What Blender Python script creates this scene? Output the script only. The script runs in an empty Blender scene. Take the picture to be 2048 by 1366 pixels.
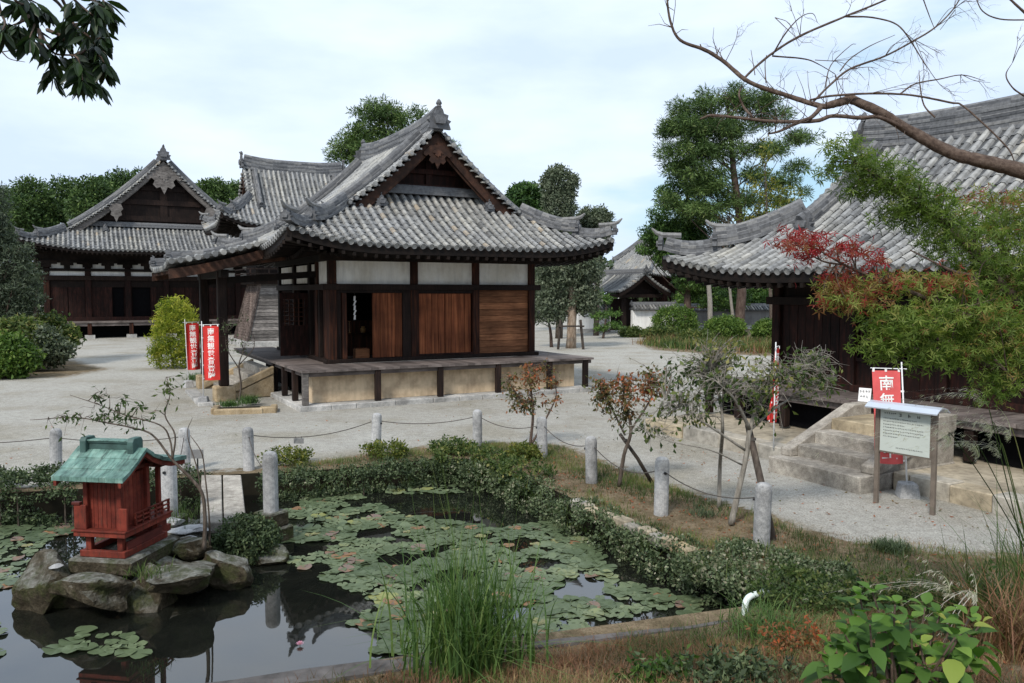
import bpy, bmesh, math, random
import numpy as np
from mathutils import Vector, Matrix, geometry
R=math.radians
SC=bpy.context.scene; COL=SC.collection
rng=np.random.default_rng(7); random.seed(7)
# ---------------------------------------------------------------- camera
FPX=1600.0; CAMH=3.5; PITCH=math.atan(97/FPX)
cd=bpy.data.cameras.new('camera'); cam=bpy.data.objects.new('camera',cd); COL.objects.link(cam)
cd.sensor_width=36; cd.lens=36*FPX/2048; cd.clip_start=.05; cd.clip_end=3000
cam.location=(0,0,CAMH); cam.rotation_euler=(R(90)-PITCH,0,0); SC.camera=cam
# ---------------------------------------------------------------- light
SUN_EL,SUN_AZ=R(45),R(206)      # azimuth clockwise from +Y
SUND=Vector((math.sin(SUN_AZ)*math.cos(SUN_EL),math.cos(SUN_AZ)*math.cos(SUN_EL),math.sin(SUN_EL)))
sl=bpy.data.lights.new('sun','SUN'); sl.energy=2.5; sl.angle=R(10); sl.color=(1,.94,.85)
so=bpy.data.objects.new('sun',sl); COL.objects.link(so); so.rotation_euler=(-SUND).to_track_quat('-Z','Y').to_euler()
so.location=(0,0,40)
SC.view_settings.view_transform='Standard'; SC.view_settings.look='None'
SC.view_settings.exposure=0.36; SC.view_settings.gamma=1
SC.cycles.max_bounces=6; SC.cycles.transparent_max_bounces=6

class NT:
    def __init__(s,tree): s.t=tree; s.n=tree.nodes; s.l=tree.links
    def node(s,typ,**kw):
        n=s.n.new(typ)
        for k,v in kw.items():
            if k.startswith('i_'):
                key=k[2:]; key=int(key) if key.isdigit() else key.replace('_',' ')
                sock=n.inputs[key]
                if hasattr(v,'is_output') or isinstance(v,bpy.types.NodeSocket): s.l.new(v,sock)
                else: sock.default_value=v
            else: setattr(n,k,v)
        return n
    def noise(s,vec,scale,detail=4,rough=.55): return s.node('ShaderNodeTexNoise',i_Vector=vec,i_Scale=scale,i_Detail=detail,i_Roughness=rough).outputs['Fac']
    def ramp(s,fac,stops,interp='LINEAR'):
        n=s.node('ShaderNodeValToRGB'); cr=n.color_ramp; cr.interpolation=interp
        while len(cr.elements)<len(stops): cr.elements.new(.5)
        for e,(p,c) in zip(cr.elements,stops):
            e.position=p; e.color=(c[0],c[1],c[2],1) if not isinstance(c,(int,float)) else (c,c,c,1)
        s.l.new(fac,n.inputs[0]); return n.outputs[0]
    def mix(s,fac,a_,b_,mode='MIX'):
        n=s.node('ShaderNodeMix',data_type='RGBA',blend_type=mode)
        for sock,v in ((n.inputs[0],fac),(n.inputs[6],a_),(n.inputs[7],b_)):
            if isinstance(v,bpy.types.NodeSocket): s.l.new(v,sock)
            elif isinstance(v,(int,float)): sock.default_value=v
            else: sock.default_value=(v[0],v[1],v[2],1)
        return n.outputs[2]
    def math(s,op,a_,b_=0,c_=None):
        n=s.node('ShaderNodeMath',operation=op)
        for i,v in enumerate((a_,b_) if c_ is None else (a_,b_,c_)):
            if isinstance(v,bpy.types.NodeSocket): s.l.new(v,n.inputs[i])
            else: n.inputs[i].default_value=v
        return n.outputs[0]
    def scale(s,vec,sc):
        n=s.node('ShaderNodeMapping',i_Vector=vec,i_Scale=sc); return n.outputs[0]
# sky
wd=bpy.data.worlds.new('World'); SC.world=wd; wd.use_nodes=True
T=NT(wd.node_tree); bg=T.n['Background']
sky=T.node('ShaderNodeTexSky',sky_type='NISHITA',sun_disc=False,sun_elevation=SUN_EL,sun_rotation=SUN_AZ,air_density=1.0,dust_density=1.2)
tc=T.node('ShaderNodeTexCoord').outputs['Generated']
mp=T.node('ShaderNodeMapping',i_Vector=tc,i_Scale=(1,1,3.2),i_Location=(.35,.1,.12)).outputs[0]
n1=T.noise(mp,2.1,6,.5); n2=T.node('ShaderNodeTexNoise',i_Vector=T.scale(tc,(1.3,1.3,4)),i_Scale=3.1,i_Detail=5.,i_Roughness=.5).outputs['Fac']
sz=T.node('ShaderNodeSeparateXYZ',i_0=tc).outputs[2]
low=T.ramp(sz,[(.0,0),(.05,.14),(.10,.15),(.16,0)])
mask=T.ramp(T.math('SUBTRACT',n1,low),[(.28,.0),(.40,1)])
cloud=T.ramp(n2,[(.32,(5.7,6.9,8.7)),(.5,(6.7,7.8,9.3)),(.68,(7.6,8.3,9.2))])
skyb=T.mix(.55,sky.outputs[0],(4.2,6.9,9.0))
bgc=T.mix(mask,skyb,cloud)
T.l.new(bgc,bg.inputs['Color']); bg.inputs['Strength'].default_value=.1
# ---------------------------------------------------------------- maths
_fw=np.array([0,math.cos(PITCH),-math.sin(PITCH)]); _up=np.array([0,math.sin(PITCH),math.cos(PITCH)])
def _ray(x,y): return np.array([(x-1024)/FPX,0,0])+(683-y)/FPX*_up+_fw
def at(x,y,d):
    r=_ray(x,y); return np.array([0,0,CAMH])+r*d/r[1]
def gnd(x,y,z=0.0):
    r=_ray(x,y); return np.array([0,0,CAMH])+r*((z-CAMH)/r[2])
YAW=R(28.7); AX=np.array([math.cos(YAW),math.sin(YAW),0]); BX=np.array([-math.sin(YAW),math.cos(YAW),0])
ORG=np.array([-6.225,23.6,0.0])
def ab(a_,b_,z=0): return ORG+a_*AX+b_*BX+np.array([0,0,z])
def lerp(a_,b_,t): return a_+(b_-a_)*t
def unit(v):
    v=np.asarray(v,float); return v/max(1e-9,np.linalg.norm(v))
# ---------------------------------------------------------------- objects
def tag(o,label=None,cat=None,group=None,kind=None):
    if label: o['label']=label
    if cat: o['category']=cat
    if group: o['group']=group
    if kind: o['kind']=kind
    return o
def thing(name,loc,label,cat,group=None,rz=0.0):
    o=bpy.data.objects.new(name,None); COL.objects.link(o); o.empty_display_size=.2
    o.location=Vector([float(c) for c in loc]); o.rotation_euler=(0,0,rz)
    return tag(o,label,cat,group)
def inv_root(p):
    while p.parent: p=p.parent
    return (Matrix.Translation(p.location)@p.rotation_euler.to_matrix().to_4x4()).inverted()
def link(name,me,mat,parent=None):
    o=bpy.data.objects.new(name,me); COL.objects.link(o)
    if mat is not None: me.materials.append(mat)
    if parent: o.parent=parent
    return o
def copy_tree(o,parent=None):
    c=o.copy(); COL.objects.link(c)
    if parent: c.parent=parent
    for ch in list(o.children): copy_tree(ch,c)
    return c
def np_mesh(name,V,Fc,mat,parent=None,tint=None,world=False,smooth=False):
    """V (n,3); Fc (m,k) one face size"""
    V=np.asarray(V,np.float64); Fc=np.asarray(Fc,np.int32)
    if world and parent is not None:
        M=np.array(inv_root(parent)); V=V@M[:3,:3].T+M[:3,3]
    me=bpy.data.meshes.new(name); m,k=Fc.shape
    me.vertices.add(len(V)); me.vertices.foreach_set('co',V.astype(np.float32).ravel())
    me.loops.add(m*k); me.loops.foreach_set('vertex_index',Fc.ravel())
    me.polygons.add(m); me.polygons.foreach_set('loop_start',np.arange(0,m*k,k,dtype=np.int32))
    me.polygons.foreach_set('loop_total',np.full(m,k,np.int32))
    if smooth: me.polygons.foreach_set('use_smooth',np.ones(m,bool))
    me.update(calc_edges=True)
    if tint is not None:
        at_=me.attributes.new('tint','FLOAT','FACE'); at_.data.foreach_set('value',np.asarray(tint,np.float32))
    return link(name,me,mat,parent)
class MB:
    def __init__(s): s.v=[]; s.f=[]; s.t=[]
    def add(s,V,Fc,t=None):
        o=len(s.v); s.v.extend([tuple(float(c) for c in p) for p in V])
        for f in Fc: s.f.append(tuple(i+o for i in f)); s.t.append(random.random() if t is None else t)
        return s
    def box(s,x0,y0,z0,x1,y1,z1,t=None,fn=None):
        if x0>x1:x0,x1=x1,x0
        if y0>y1:y0,y1=y1,y0
        if z0>z1:z0,z1=z1,z0
        V=[(x0,y0,z0),(x1,y0,z0),(x1,y1,z0),(x0,y1,z0),(x0,y0,z1),(x1,y0,z1),(x1,y1,z1),(x0,y1,z1)]
        if fn: V=[fn(*p) for p in V]
        return s.add(V,[(3,2,1,0),(4,5,6,7),(0,1,5,4),(1,2,6,5),(2,3,7,6),(3,0,4,7)],random.random() if t is None else t)
    def bar(s,p,q,w,h,up=(0,0,1),t=None):
        p=np.asarray(p,float);q=np.asarray(q,float);d=unit(q-p); sd=np.cross(d,up)
        if np.linalg.norm(sd)<1e-4: sd=np.array([1.,0,0])
        sd=unit(sd); u=np.cross(sd,d)
        V=[c+sd*a_*w/2+u*b_*h/2 for c in (p,q) for a_,b_ in ((-1,-1),(1,-1),(1,1),(-1,1))]
        return s.add(V,[(0,1,2,3),(7,6,5,4),(0,4,5,1),(1,5,6,2),(2,6,7,3),(3,7,4,0)],random.random() if t is None else t)
    def tube(s,path,rad,n=7,cap=True,t=None,jit=0):
        path=[np.asarray(p,float) for p in path]; m=len(path)
        if not hasattr(rad,'__len__'): rad=[rad]*m
        V=[];prev=None
        for i,p in enumerate(path):
            d=unit(path[min(i+1,m-1)]-path[max(i-1,0)])
            if prev is None:
                ref=np.array([0,0,1.]) if abs(d[2])<.9 else np.array([1.,0,0]); sd=unit(np.cross(d,ref))
            else: sd=unit(prev-d*np.dot(prev,d))
            prev=sd; u=np.cross(d,sd)
            for k in range(n):
                an=2*math.pi*k/n; r=rad[i]*(1+random.uniform(-jit,jit)); V.append(p+sd*math.cos(an)*r+u*math.sin(an)*r)
        Fc=[(i*n+k,i*n+(k+1)%n,(i+1)*n+(k+1)%n,(i+1)*n+k) for i in range(m-1) for k in range(n)]
        if cap: Fc+= [tuple(range(n-1,-1,-1)),tuple((m-1)*n+k for k in range(n))]
        return s.add(V,Fc,random.random() if t is None else t)
    def sweep(s,path,sec,up=(0,0,1),cap=True,t=None,side=None):
        """section points (side, up) carried along the path, kept upright"""
        path=[np.asarray(p,float) for p in path]; m=len(path); n=len(sec); V=[]; up=np.asarray(up,float)
        for i,p in enumerate(path):
            d=unit(path[min(i+1,m-1)]-path[max(i-1,0)]); sd=unit(np.cross(d,up)) if side is None else np.asarray(side,float)
            u=unit(np.cross(sd,d))
            for a_,b_ in sec: V.append(p+sd*a_+u*b_)
        Fc=[(i*n+k,i*n+(k+1)%n,(i+1)*n+(k+1)%n,(i+1)*n+k) for i in range(m-1) for k in range(n)]
        if cap: Fc+=[tuple(range(n-1,-1,-1)),tuple((m-1)*n+k for k in range(n))]
        return s.add(V,Fc,t)
    def lathe(s,prof,c=(0,0,0),n=12,t=None,sx=1,sy=1):
        V=[(c[0]+r*math.cos(2*math.pi*k/n)*sx,c[1]+r*math.sin(2*math.pi*k/n)*sy,c[2]+z) for r,z in prof for k in range(n)]
        m=len(prof); Fc=[(i*n+k,i*n+(k+1)%n,(i+1)*n+(k+1)%n,(i+1)*n+k) for i in range(m-1) for k in range(n)]
        Fc+=[tuple(range(n-1,-1,-1)),tuple((m-1)*n+k for k in range(n))]
        return s.add(V,Fc,t)
    def prism(s,pts,f0,f1,t=None):
        """polygon pts (u,v); f0/f1 map (u,v)->3D for the two faces"""
        n=len(pts); V=[f0(*p) for p in pts]+[f1(*p) for p in pts]
        Fc=[tuple(range(n-1,-1,-1)),tuple(range(n,2*n))]+[(k,(k+1)%n,n+(k+1)%n,n+k) for k in range(n)]
        return s.add(V,Fc,random.random() if t is None else t)
    def build(s,name,mat,parent=None,smooth=False,world=False,bevel=0):
        V=s.v
        if world and parent is not None:
            M=np.array(inv_root(parent)); V=(np.array(s.v)@M[:3,:3].T+M[:3,3]).tolist()
        me=bpy.data.meshes.new(name); me.from_pydata(V,[],s.f)
        a_=me.attributes.new('tint','FLOAT','FACE'); a_.data.foreach_set('value',np.array(s.t,np.float32))
        if smooth: me.polygons.foreach_set('use_smooth',np.ones(len(me.polygons),bool))
        me.update()
        bm=bmesh.new(); bm.from_mesh(me); bmesh.ops.recalc_face_normals(bm,faces=bm.faces)
        if bevel: bmesh.ops.bevel(bm,geom=bm.edges[:],offset=bevel,segments=1,affect='EDGES')
        bm.to_mesh(me); bm.free()
        return link(name,me,mat,parent)
# ---------------------------------------------------------------- materials
MATS={}
def mat(name,fn,rough=.8,spec=.3,**kw):
    m=bpy.data.materials.new(name); m.use_nodes=True; t=NT(m.node_tree); b=t.n['Principled BSDF']
    b.inputs['Roughness'].default_value=rough; b.inputs['Specular IOR Level'].default_value=spec
    obj=t.node('ShaderNodeTexCoord').outputs['Object']; geo=t.node('ShaderNodeNewGeometry').outputs['Position']
    tint=t.node('ShaderNodeAttribute',attribute_name='tint').outputs['Fac']
    r=fn(t,obj,geo,tint); c=r[0] if isinstance(r,tuple) else r
    t.l.new(c,b.inputs['Base Color'])
    if isinstance(r,tuple) and len(r)>1 and r[1] is not None:
        bp=t.node('ShaderNodeBump',i_Height=r[1],i_Distance=kw.get('bdist',.02),i_Strength=kw.get('bstr',.6)); t.l.new(bp.outputs[0],b.inputs['Normal'])
    if isinstance(r,tuple) and len(r)>2: t.l.new(r[2],b.inputs['Roughness'])
    if 'ior' in kw: b.inputs['IOR'].default_value=kw['ior']
    if 'metal' in kw: b.inputs['Metallic'].default_value=kw['metal']
    MATS[name]=m; return m
def leafmat(name,stops,trans=.3,rough=.55,hue_noise=True):
    m=bpy.data.materials.new(name); m.use_nodes=True; t=NT(m.node_tree); b=t.n['Principled BSDF']
    tint=t.node('ShaderNodeAttribute',attribute_name='tint').outputs['Fac']
    c=t.ramp(tint,stops); b.inputs['Roughness'].default_value=rough; b.inputs['Specular IOR Level'].default_value=.25
    t.l.new(c,b.inputs['Base Color'])
    tr=t.node('ShaderNodeBsdfTranslucent'); t.l.new(t.mix(1,c,(1.0,1.25,.6),'MULTIPLY'),tr.inputs[0])
    ms=t.node('ShaderNodeMixShader',i_0=trans); t.l.new(b.outputs[0],ms.inputs[1]); t.l.new(tr.outputs[0],ms.inputs[2])
    t.l.new(ms.outputs[0],t.n['Material Output'].inputs[0]); MATS[name]=m; return m
def _tile(t,o,g,ti):
    n=t.noise(o,6,5,.65); n3=t.noise(o,.55,3)
    base=t.ramp(ti,[(0,(.075,.077,.08)),(.2,(.145,.147,.15)),(.42,(.235,.236,.236)),(.8,(.325,.322,.312)),(.97,(.37,.36,.335)),(1,(.36,.31,.25))])
    n4=t.noise(o,1.6,6,.7); st=t.mix(1,t.ramp(n,[(.3,.62),(.55,1.0),(.75,1.12)]),t.ramp(n4,[(.34,.68),(.5,1.0),(.68,1.14)]),'MULTIPLY'); lich=t.ramp(n3,[(.4,(.97,.985,1)),(.64,(1.06,1.05,1.0))])
    c=t.mix(1,t.mix(1,base,st,'MULTIPLY'),lich,'MULTIPLY'); return c,n
mat('tile',_tile,.7,.35,bdist=.01)
def _ridge(t,o,g,ti):
    n=t.noise(t.scale(o,(1,1,1)),9,5,.7)
    base=t.ramp(ti,[(0,(.085,.088,.095)),(.5,(.16,.163,.17)),(.85,(.23,.225,.215)),(1,(.3,.27,.22))])
    return t.mix(1,base,t.ramp(n,[(.3,.55),(.6,1.1)]),'MULTIPLY'),n
mat('ridge_tile',_ridge,.75,.3,bdist=.01)
def wood(name,c0,c1,c2,streak=(14,14,1.2),rough=.75):
    def f(t,o,g,ti):
        n=t.noise(t.scale(o,streak),1.6,5,.6); n2=t.noise(o,1.3,3)
        c=t.ramp(n,[(.28,c0),(.5,c1),(.72,c2)]); c=t.mix(1,c,t.ramp(n2,[(.3,.6),(.65,1.15)]),'MULTIPLY')
        return t.mix(1,c,t.ramp(ti,[(0,.62),(1,1.3)]),'MULTIPLY'),n
    return mat(name,f,rough,.2,bdist=.006)
wood('dark_wood',(.008,.005,.0045),(.017,.010,.008),(.034,.019,.014))
wood('eave_shade_wood',(.006,.004,.0035),(.012,.008,.006),(.022,.013,.01),(3,3,3))  # darker copy of the dark wood, with the shade under the eaves in its colour
wood('red_post',(.009,.005,.004),(.035,.013,.008),(.11,.036,.016),(9,9,.7))
wood('red_door',(.08,.024,.012),(.2,.062,.026),(.34,.12,.05),(10,10,.45))
wood('plank_wood',(.14,.055,.026),(.26,.11,.052),(.38,.17,.08),(1.2,1.2,11))
wood('barge_wood',(.02,.012,.009),(.05,.025,.017),(.11,.05,.03),(2,2,2))
wood('grey_wood',(.08,.07,.065),(.16,.145,.135),(.25,.23,.21),(2.2,9,9))
wood('deck_wood',(.085,.068,.062),(.15,.125,.115),(.235,.2,.185),(1.2,6,6),.65)
wood('lattice_wood',(.07,.05,.042),(.15,.115,.1),(.26,.21,.185),(5,5,5))
wood('maroon_wood',(.007,.004,.0035),(.02,.0075,.0055),(.045,.014,.01),(8,8,1.5))
wood('stake_wood',(.03,.024,.02),(.07,.055,.045),(.12,.1,.08),(9,9,1.2))
def plaster(name,a_,b_,sc=1.2):
    def f(t,o,g,ti):
        n=t.noise(o,sc,6,.65); n2=t.noise(t.scale(o,(3,3,.5)),2.2,4)
        c=t.ramp(n,[(.32,b_),(.56,a_)]); return t.mix(1,c,t.ramp(n2,[(.3,.82),(.55,1)]),'MULTIPLY'),n
    return mat(name,f,.9,.15,bdist=.004)
plaster('white_plaster',(.86,.85,.81),(.7,.67,.6)); plaster('wall_white',(.8,.8,.78),(.72,.71,.68))
plaster('beige_plaster',(.6,.47,.32),(.36,.27,.18),1.8); plaster('grey_wall',(.2,.195,.19),(.15,.145,.14))
def stone(name,c0,c1,c2,sc=9,big=1.1,bd=.02):
    def f(t,o,g,ti):
        n=t.noise(g,sc,7,.7); n2=t.noise(g,big,4); sp=t.noise(g,sc*9,2)
        c=t.ramp(n,[(.3,c0),(.5,c1),(.68,c2)]); c=t.mix(1,c,t.ramp(n2,[(.33,.55),(.62,1.12)]),'MULTIPLY')
        c=t.mix(1,c,t.ramp(ti,[(0,.85),(1,1.15)]),'MULTIPLY'); return t.mix(1,c,t.ramp(sp,[(.35,.75),(.6,1.1)]),'MULTIPLY'),n
    return mat(name,f,.88,.2,bdist=bd)
stone('granite',(.27,.27,.27),(.42,.42,.42),(.57,.565,.555),14)
stone('step_stone',(.2,.18,.15),(.33,.3,.26),(.45,.42,.36),7,.8)
stone('sand_stone',(.3,.22,.13),(.44,.34,.21),(.52,.42,.29),6,.8)
def _kst(t,o,g,ti):
    n=t.noise(g,7,7,.7); n2=t.noise(g,.9,4); hue=t.ramp(ti,[(.3,(.36,.335,.29)),(.62,(.38,.33,.25)),(.9,(.42,.33,.2))])
    c=t.mix(1,hue,t.ramp(n,[(.3,.6),(.5,1),(.7,1.3)]),'MULTIPLY'); return t.mix(1,c,t.ramp(n2,[(.35,.6),(.62,1.1)]),'MULTIPLY'),n
mat('kerb_stone',_kst,.9,.15,bdist=.02)
stone('base_stone',(.3,.3,.29),(.45,.44,.42),(.55,.53,.5),8)
def _rock(t,o,g,ti):
    n=t.noise(g,9,9,.72); n2=t.noise(g,2.6,5,.6); n3=t.noise(g,26,4,.7); nz=t.node('ShaderNodeSeparateXYZ',i_0=t.node('ShaderNodeNewGeometry').outputs['Normal']).outputs[2]
    dk=t.ramp(n,[(.32,(.03,.025,.018)),(.5,(.075,.062,.042)),(.66,(.14,.12,.085))])
    lt=t.ramp(n,[(.34,(.10,.1,.075)),(.48,(.22,.22,.19)),(.6,(.36,.36,.335)),(.7,(.5,.5,.48))])
    ms=t.ramp(n3,[(.35,(.035,.045,.018)),(.65,(.09,.10,.04))])
    f=t.math('MULTIPLY',t.ramp(nz,[(.35,0),(.8,1)]),t.ramp(n2,[(.36,.1),(.55,1)]))
    c=t.mix(f,dk,lt); c=t.mix(t.ramp(n2,[(.5,0),(.62,.8)]),c,ms); h=t.math('ADD',n,t.math('MULTIPLY',n3,.35)); return c,h
mat('rock',_rock,.95,.05,bdist=.09,bstr=1.0)
def _ground(t,o,g,ti):
    fine=t.noise(g,38,4,.75); mid=t.noise(g,5,5,.65); big=t.noise(g,.42,4); z=t.node('ShaderNodeAttribute',attribute_name='zone').outputs['Fac']
    gr=t.ramp(fine,[(.28,(.17,.162,.145)),(.5,(.375,.362,.328)),(.72,(.57,.55,.505))])
    gr=t.mix(1,gr,t.ramp(mid,[(.3,.82),(.6,1.06)]),'MULTIPLY'); gr=t.mix(1,gr,t.ramp(big,[(.35,(.84,.81,.74)),(.5,(1,.99,.97)),(.64,(1.06,1.06,1.05))]),'MULTIPLY')
    mid2=t.noise(g,2.3,9,.72)
    ea=t.ramp(mid2,[(.3,(.085,.068,.04)),(.45,(.15,.115,.07)),(.58,(.24,.185,.12)),(.72,(.13,.115,.06))])
    ea=t.mix(1,ea,t.ramp(fine,[(.3,.6),(.6,1.15)]),'MULTIPLY')
    zz=t.math('ADD',z,t.math('MULTIPLY',t.math('SUBTRACT',mid,.5),1.1))
    return t.mix(t.ramp(zz,[(.38,0),(.62,1)]),gr,ea),fine
mat('gravel',_ground,.95,.1,bdist=.035,bstr=.8)
def flat(name,c,rough=.6,spec=.3,var=.25,sc=7,**kw):
    def f(t,o,g,ti):
        n=t.noise(o,sc,5,.6); cc=t.mix(1,c,t.ramp(n,[(.3,1-var),(.65,1+var*.5)]),'MULTIPLY'); return cc,n
    return mat(name,f,rough,spec,bdist=.003,**kw)
flat('near_kerb_concrete',(.11,.1,.095),.85,.2,.5,4)
flat('banner_red',(.62,.045,.04),.7,.1,.12,3); flat('banner_red_worn',(.68,.12,.12),.7,.1,.18,3); flat('banner_white',(.85,.84,.82),.7,.1,.05)
flat('pole_white',(.72,.73,.74),.4,.4,.1); flat('pale_back',(.78,.62,.58),.7,.1,.12,3)
def _shr(t,o,g,ti):
    n=t.noise(o,5,6,.7); n2=t.noise(t.scale(o,(14,14,2)),1.8,6,.75); c=t.mix(t.ramp(n2,[(.5,0),(.66,.85)]),t.ramp(n,[(.3,(.085,.017,.012)),(.5,(.165,.03,.019)),(.72,(.235,.05,.03))]),(.05,.024,.017))
    return t.mix(1,c,t.ramp(ti,[(0,.75),(1,1.15)]),'MULTIPLY'),n2
mat('shrine_red',_shr,.7,.2,bdist=.004); flat('shrine_dark_red',(.10,.02,.015),.6,.3,.4,5)
def _copper(t,o,g,ti):
    n=t.noise(t.scale(o,(1,1,1)),5,6,.65)
    c=t.ramp(n,[(.3,(.05,.1,.085)),(.5,(.125,.235,.2)),(.7,(.23,.35,.3))]); n2=t.noise(t.scale(o,(16,2.2,2.2)),1.5,6,.7); c=t.mix(1,c,t.ramp(n2,[(.34,.35),(.5,.92),(.7,1.15)]),'MULTIPLY'); return t.mix(1,c,t.ramp(ti,[(0,.8),(1,1.15)]),'MULTIPLY'),n2
mat('copper',_copper,.6,.4,bdist=.004)
flat('copper_dark',(.05,.1,.09),.55,.4,.5,6)
flat('rope',(.1,.09,.08),.8,.1); flat('black_metal',(.02,.02,.022),.45,.4); flat('tag_grey',(.2,.2,.2),.5,.4)
flat('sign_metal',(.62,.66,.72),.32,.5,.06,3,metal=.55); flat('sign_post',(.16,.13,.105),.6,.3,.25); flat('sign_panel',(.50,.54,.5),.5,.3,.08,2)
flat('sign_ink',(.09,.09,.09),.7,.1); flat('paper_white',(.85,.85,.85),.6,.2,.04); flat('pipe_white',(.7,.78,.76),.35,.5,.1)
flat('shade_black',(.006,.006,.007),.9,.05); flat('brass',(.3,.17,.06),.4,.5)  # near-black first colour stands in for shade inside and beneath the halls
flat('pond_mud',(.02,.018,.013),.95,.05)
def bark(name,c0,c1,c2,sc=(10,10,2.5)):
    def f(t,o,g,ti):
        n=t.noise(t.scale(o,sc),2.2,6,.7); return t.ramp(n,[(.3,c0),(.5,c1),(.7,c2)]),n
    return mat(name,f,.9,.1,bdist=.02)
bark('bark',(.045,.035,.028),(.1,.08,.065),(.17,.14,.115)); bark('pale_bark',(.14,.125,.105),(.25,.23,.2),(.37,.345,.305))
bark('branch_bark',(.05,.036,.03),(.105,.075,.06),(.17,.13,.105),(14,14,14)); bark('pine_bark',(.04,.028,.022),(.085,.06,.05),(.14,.11,.09),(3,3,1))
bark('old_bark',(.13,.09,.06),(.26,.2,.15),(.42,.35,.28),(3,3,1.2))
leafmat('pine_leaf',[(0,(0.030,0.061,0.019)),(.5,(0.088,0.146,0.041)),(.85,(0.162,0.230,0.068)),(1,(0.230,0.257,0.095))],.12)
leafmat('cypress_leaf',[(0,(0.021,0.052,0.017)),(.5,(0.065,0.130,0.031)),(1,(0.143,0.234,0.058))],.2)
leafmat('grey_green_leaf',[(0,(0.039,0.055,0.036)),(.5,(0.091,0.117,0.072)),(1,(0.169,0.195,0.130))],.15)
leafmat('bush_leaf',[(0,(0.024,0.054,0.012)),(.5,(0.066,0.126,0.024)),(1,(0.156,0.228,0.048))],.3)
leafmat('yellow_leaf',[(0,(.05,.08,.01)),(.3,(.14,.19,.02)),(.7,(.3,.32,.035)),(1,(.46,.42,.07))],.4)
leafmat('sparse_leaf',[(0,(.05,.075,.02)),(.5,(.12,.15,.03)),(1,(.26,.23,.05))],.35)
leafmat('hedge_leaf',[(0,(0.021,0.032,0.015)),(.45,(0.057,0.086,0.039)),(.8,(0.103,0.138,0.063)),(1,(0.161,0.196,0.092))],.15)
leafmat('ivy_leaf',[(0,(0.028,0.044,0.022)),(.5,(0.083,0.116,0.055)),(.85,(0.154,0.187,0.099)),(1,(0.286,0.275,0.198))],.15)
leafmat('grass_blade',[(0,(.03,.055,.014)),(.5,(.075,.12,.03)),(.85,(.14,.18,.05)),(1,(.25,.22,.09))],.35)
leafmat('dry_blade',[(0,(.055,.055,.018)),(.35,(.15,.07,.038)),(.7,(.24,.12,.068)),(1,(.33,.24,.12))],.3)
leafmat('tall_blade',[(0,(.03,.065,.018)),(.5,(.075,.14,.035)),(.9,(.15,.21,.06)),(1,(.25,.24,.1))],.3)
leafmat('hydrangea_leaf',[(0,(.045,.1,.02)),(.5,(.11,.21,.04)),(.85,(.2,.31,.055)),(1,(.34,.36,.08))],.4)
leafmat('maple_leaf',[(0,(.065,.1,.022)),(.3,(.14,.21,.042)),(.52,(.23,.27,.065)),(.66,(.27,.19,.07)),(.8,(.27,.075,.05)),(1,(.33,.022,.035))],.45)
leafmat('reddish_leaf',[(0,(.06,.085,.03)),(.35,(.14,.13,.05)),(.6,(.25,.12,.055)),(.85,(.33,.1,.05)),(1,(.5,.13,.05))],.35)
leafmat('shrub_leaf',[(0,(.03,.055,.018)),(.5,(.08,.12,.035)),(.8,(.16,.19,.06)),(1,(.27,.25,.09))],.35)
leafmat('broad_leaf',[(0,(.008,.016,.008)),(.5,(.018,.036,.014)),(1,(.045,.08,.025))],.22,.35)
leafmat('plume',[(0,(.5,.46,.4)),(1,(.75,.7,.62))],.4)
leafmat('lily_leaf',[(0,(.06,.085,.042)),(.5,(.115,.148,.078)),(.82,(.17,.2,.108)),(.9,(.25,.26,.09)),(.96,(.16,.12,.105)),(1,(.26,.14,.06))],.05,.38)
leafmat('flower_pink',[(0,(.6,.25,.4)),(1,(.8,.55,.65))],.3)
def _water(t,o,g,ti):
    n=t.noise(t.scale(g,(1,1,1)),2.2,3); return t.ramp(n,[(.3,(.006,.007,.006)),(.7,(.012,.013,.01))]),n
mat('water',_water,.02,.5,ior=2.05,bdist=.004,bstr=.12)
# ---------------------------------------------------------------- leaves
def rand_unit(n,r=rng):
    v=r.normal(size=(n,3)); return v/np.linalg.norm(v,axis=1,keepdims=True)
def leaf_quads(P,size,aspect=.5,up=.5,tdir=None,r=rng,fold=.15,upvec=(0,0,1)):
    """one bent rhombus per point -> V,F; size array or float"""
    n=len(P); size=np.broadcast_to(np.asarray(size,float),(n,))*(.7+.6*r.random(n))
    ax=rand_unit(n,r) if tdir is None else tdir+rand_unit(n,r)*.55
    ax/=np.linalg.norm(ax,axis=1,keepdims=True)
    nm=rand_unit(n,r)*(1-up)+np.asarray(upvec)*up; nm-=ax*(nm*ax).sum(1,keepdims=True); nm/=np.maximum(1e-6,np.linalg.norm(nm,axis=1,keepdims=True))
    sd=np.cross(nm,ax); s=size[:,None]
    V=np.stack([P,P+ax*s*.5+sd*s*aspect*.5-nm*s*fold,P+ax*s,P+ax*s*.5-sd*s*aspect*.5-nm*s*fold],1).reshape(-1,3)
    return V,np.arange(4*n).reshape(n,4)
def clump_points(C,per,spread,r=rng,flat=1.0):
    C=np.asarray(C,float); n=len(C); spread=np.broadcast_to(np.asarray(spread,float),(n,))
    v=rand_unit(n*per,r)*(r.random(n*per)**.45)[:,None]; v[:,2]*=flat
    return np.repeat(C,per,0)+v*np.repeat(spread,per)[:,None],np.repeat(np.arange(n),per),v
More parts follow.
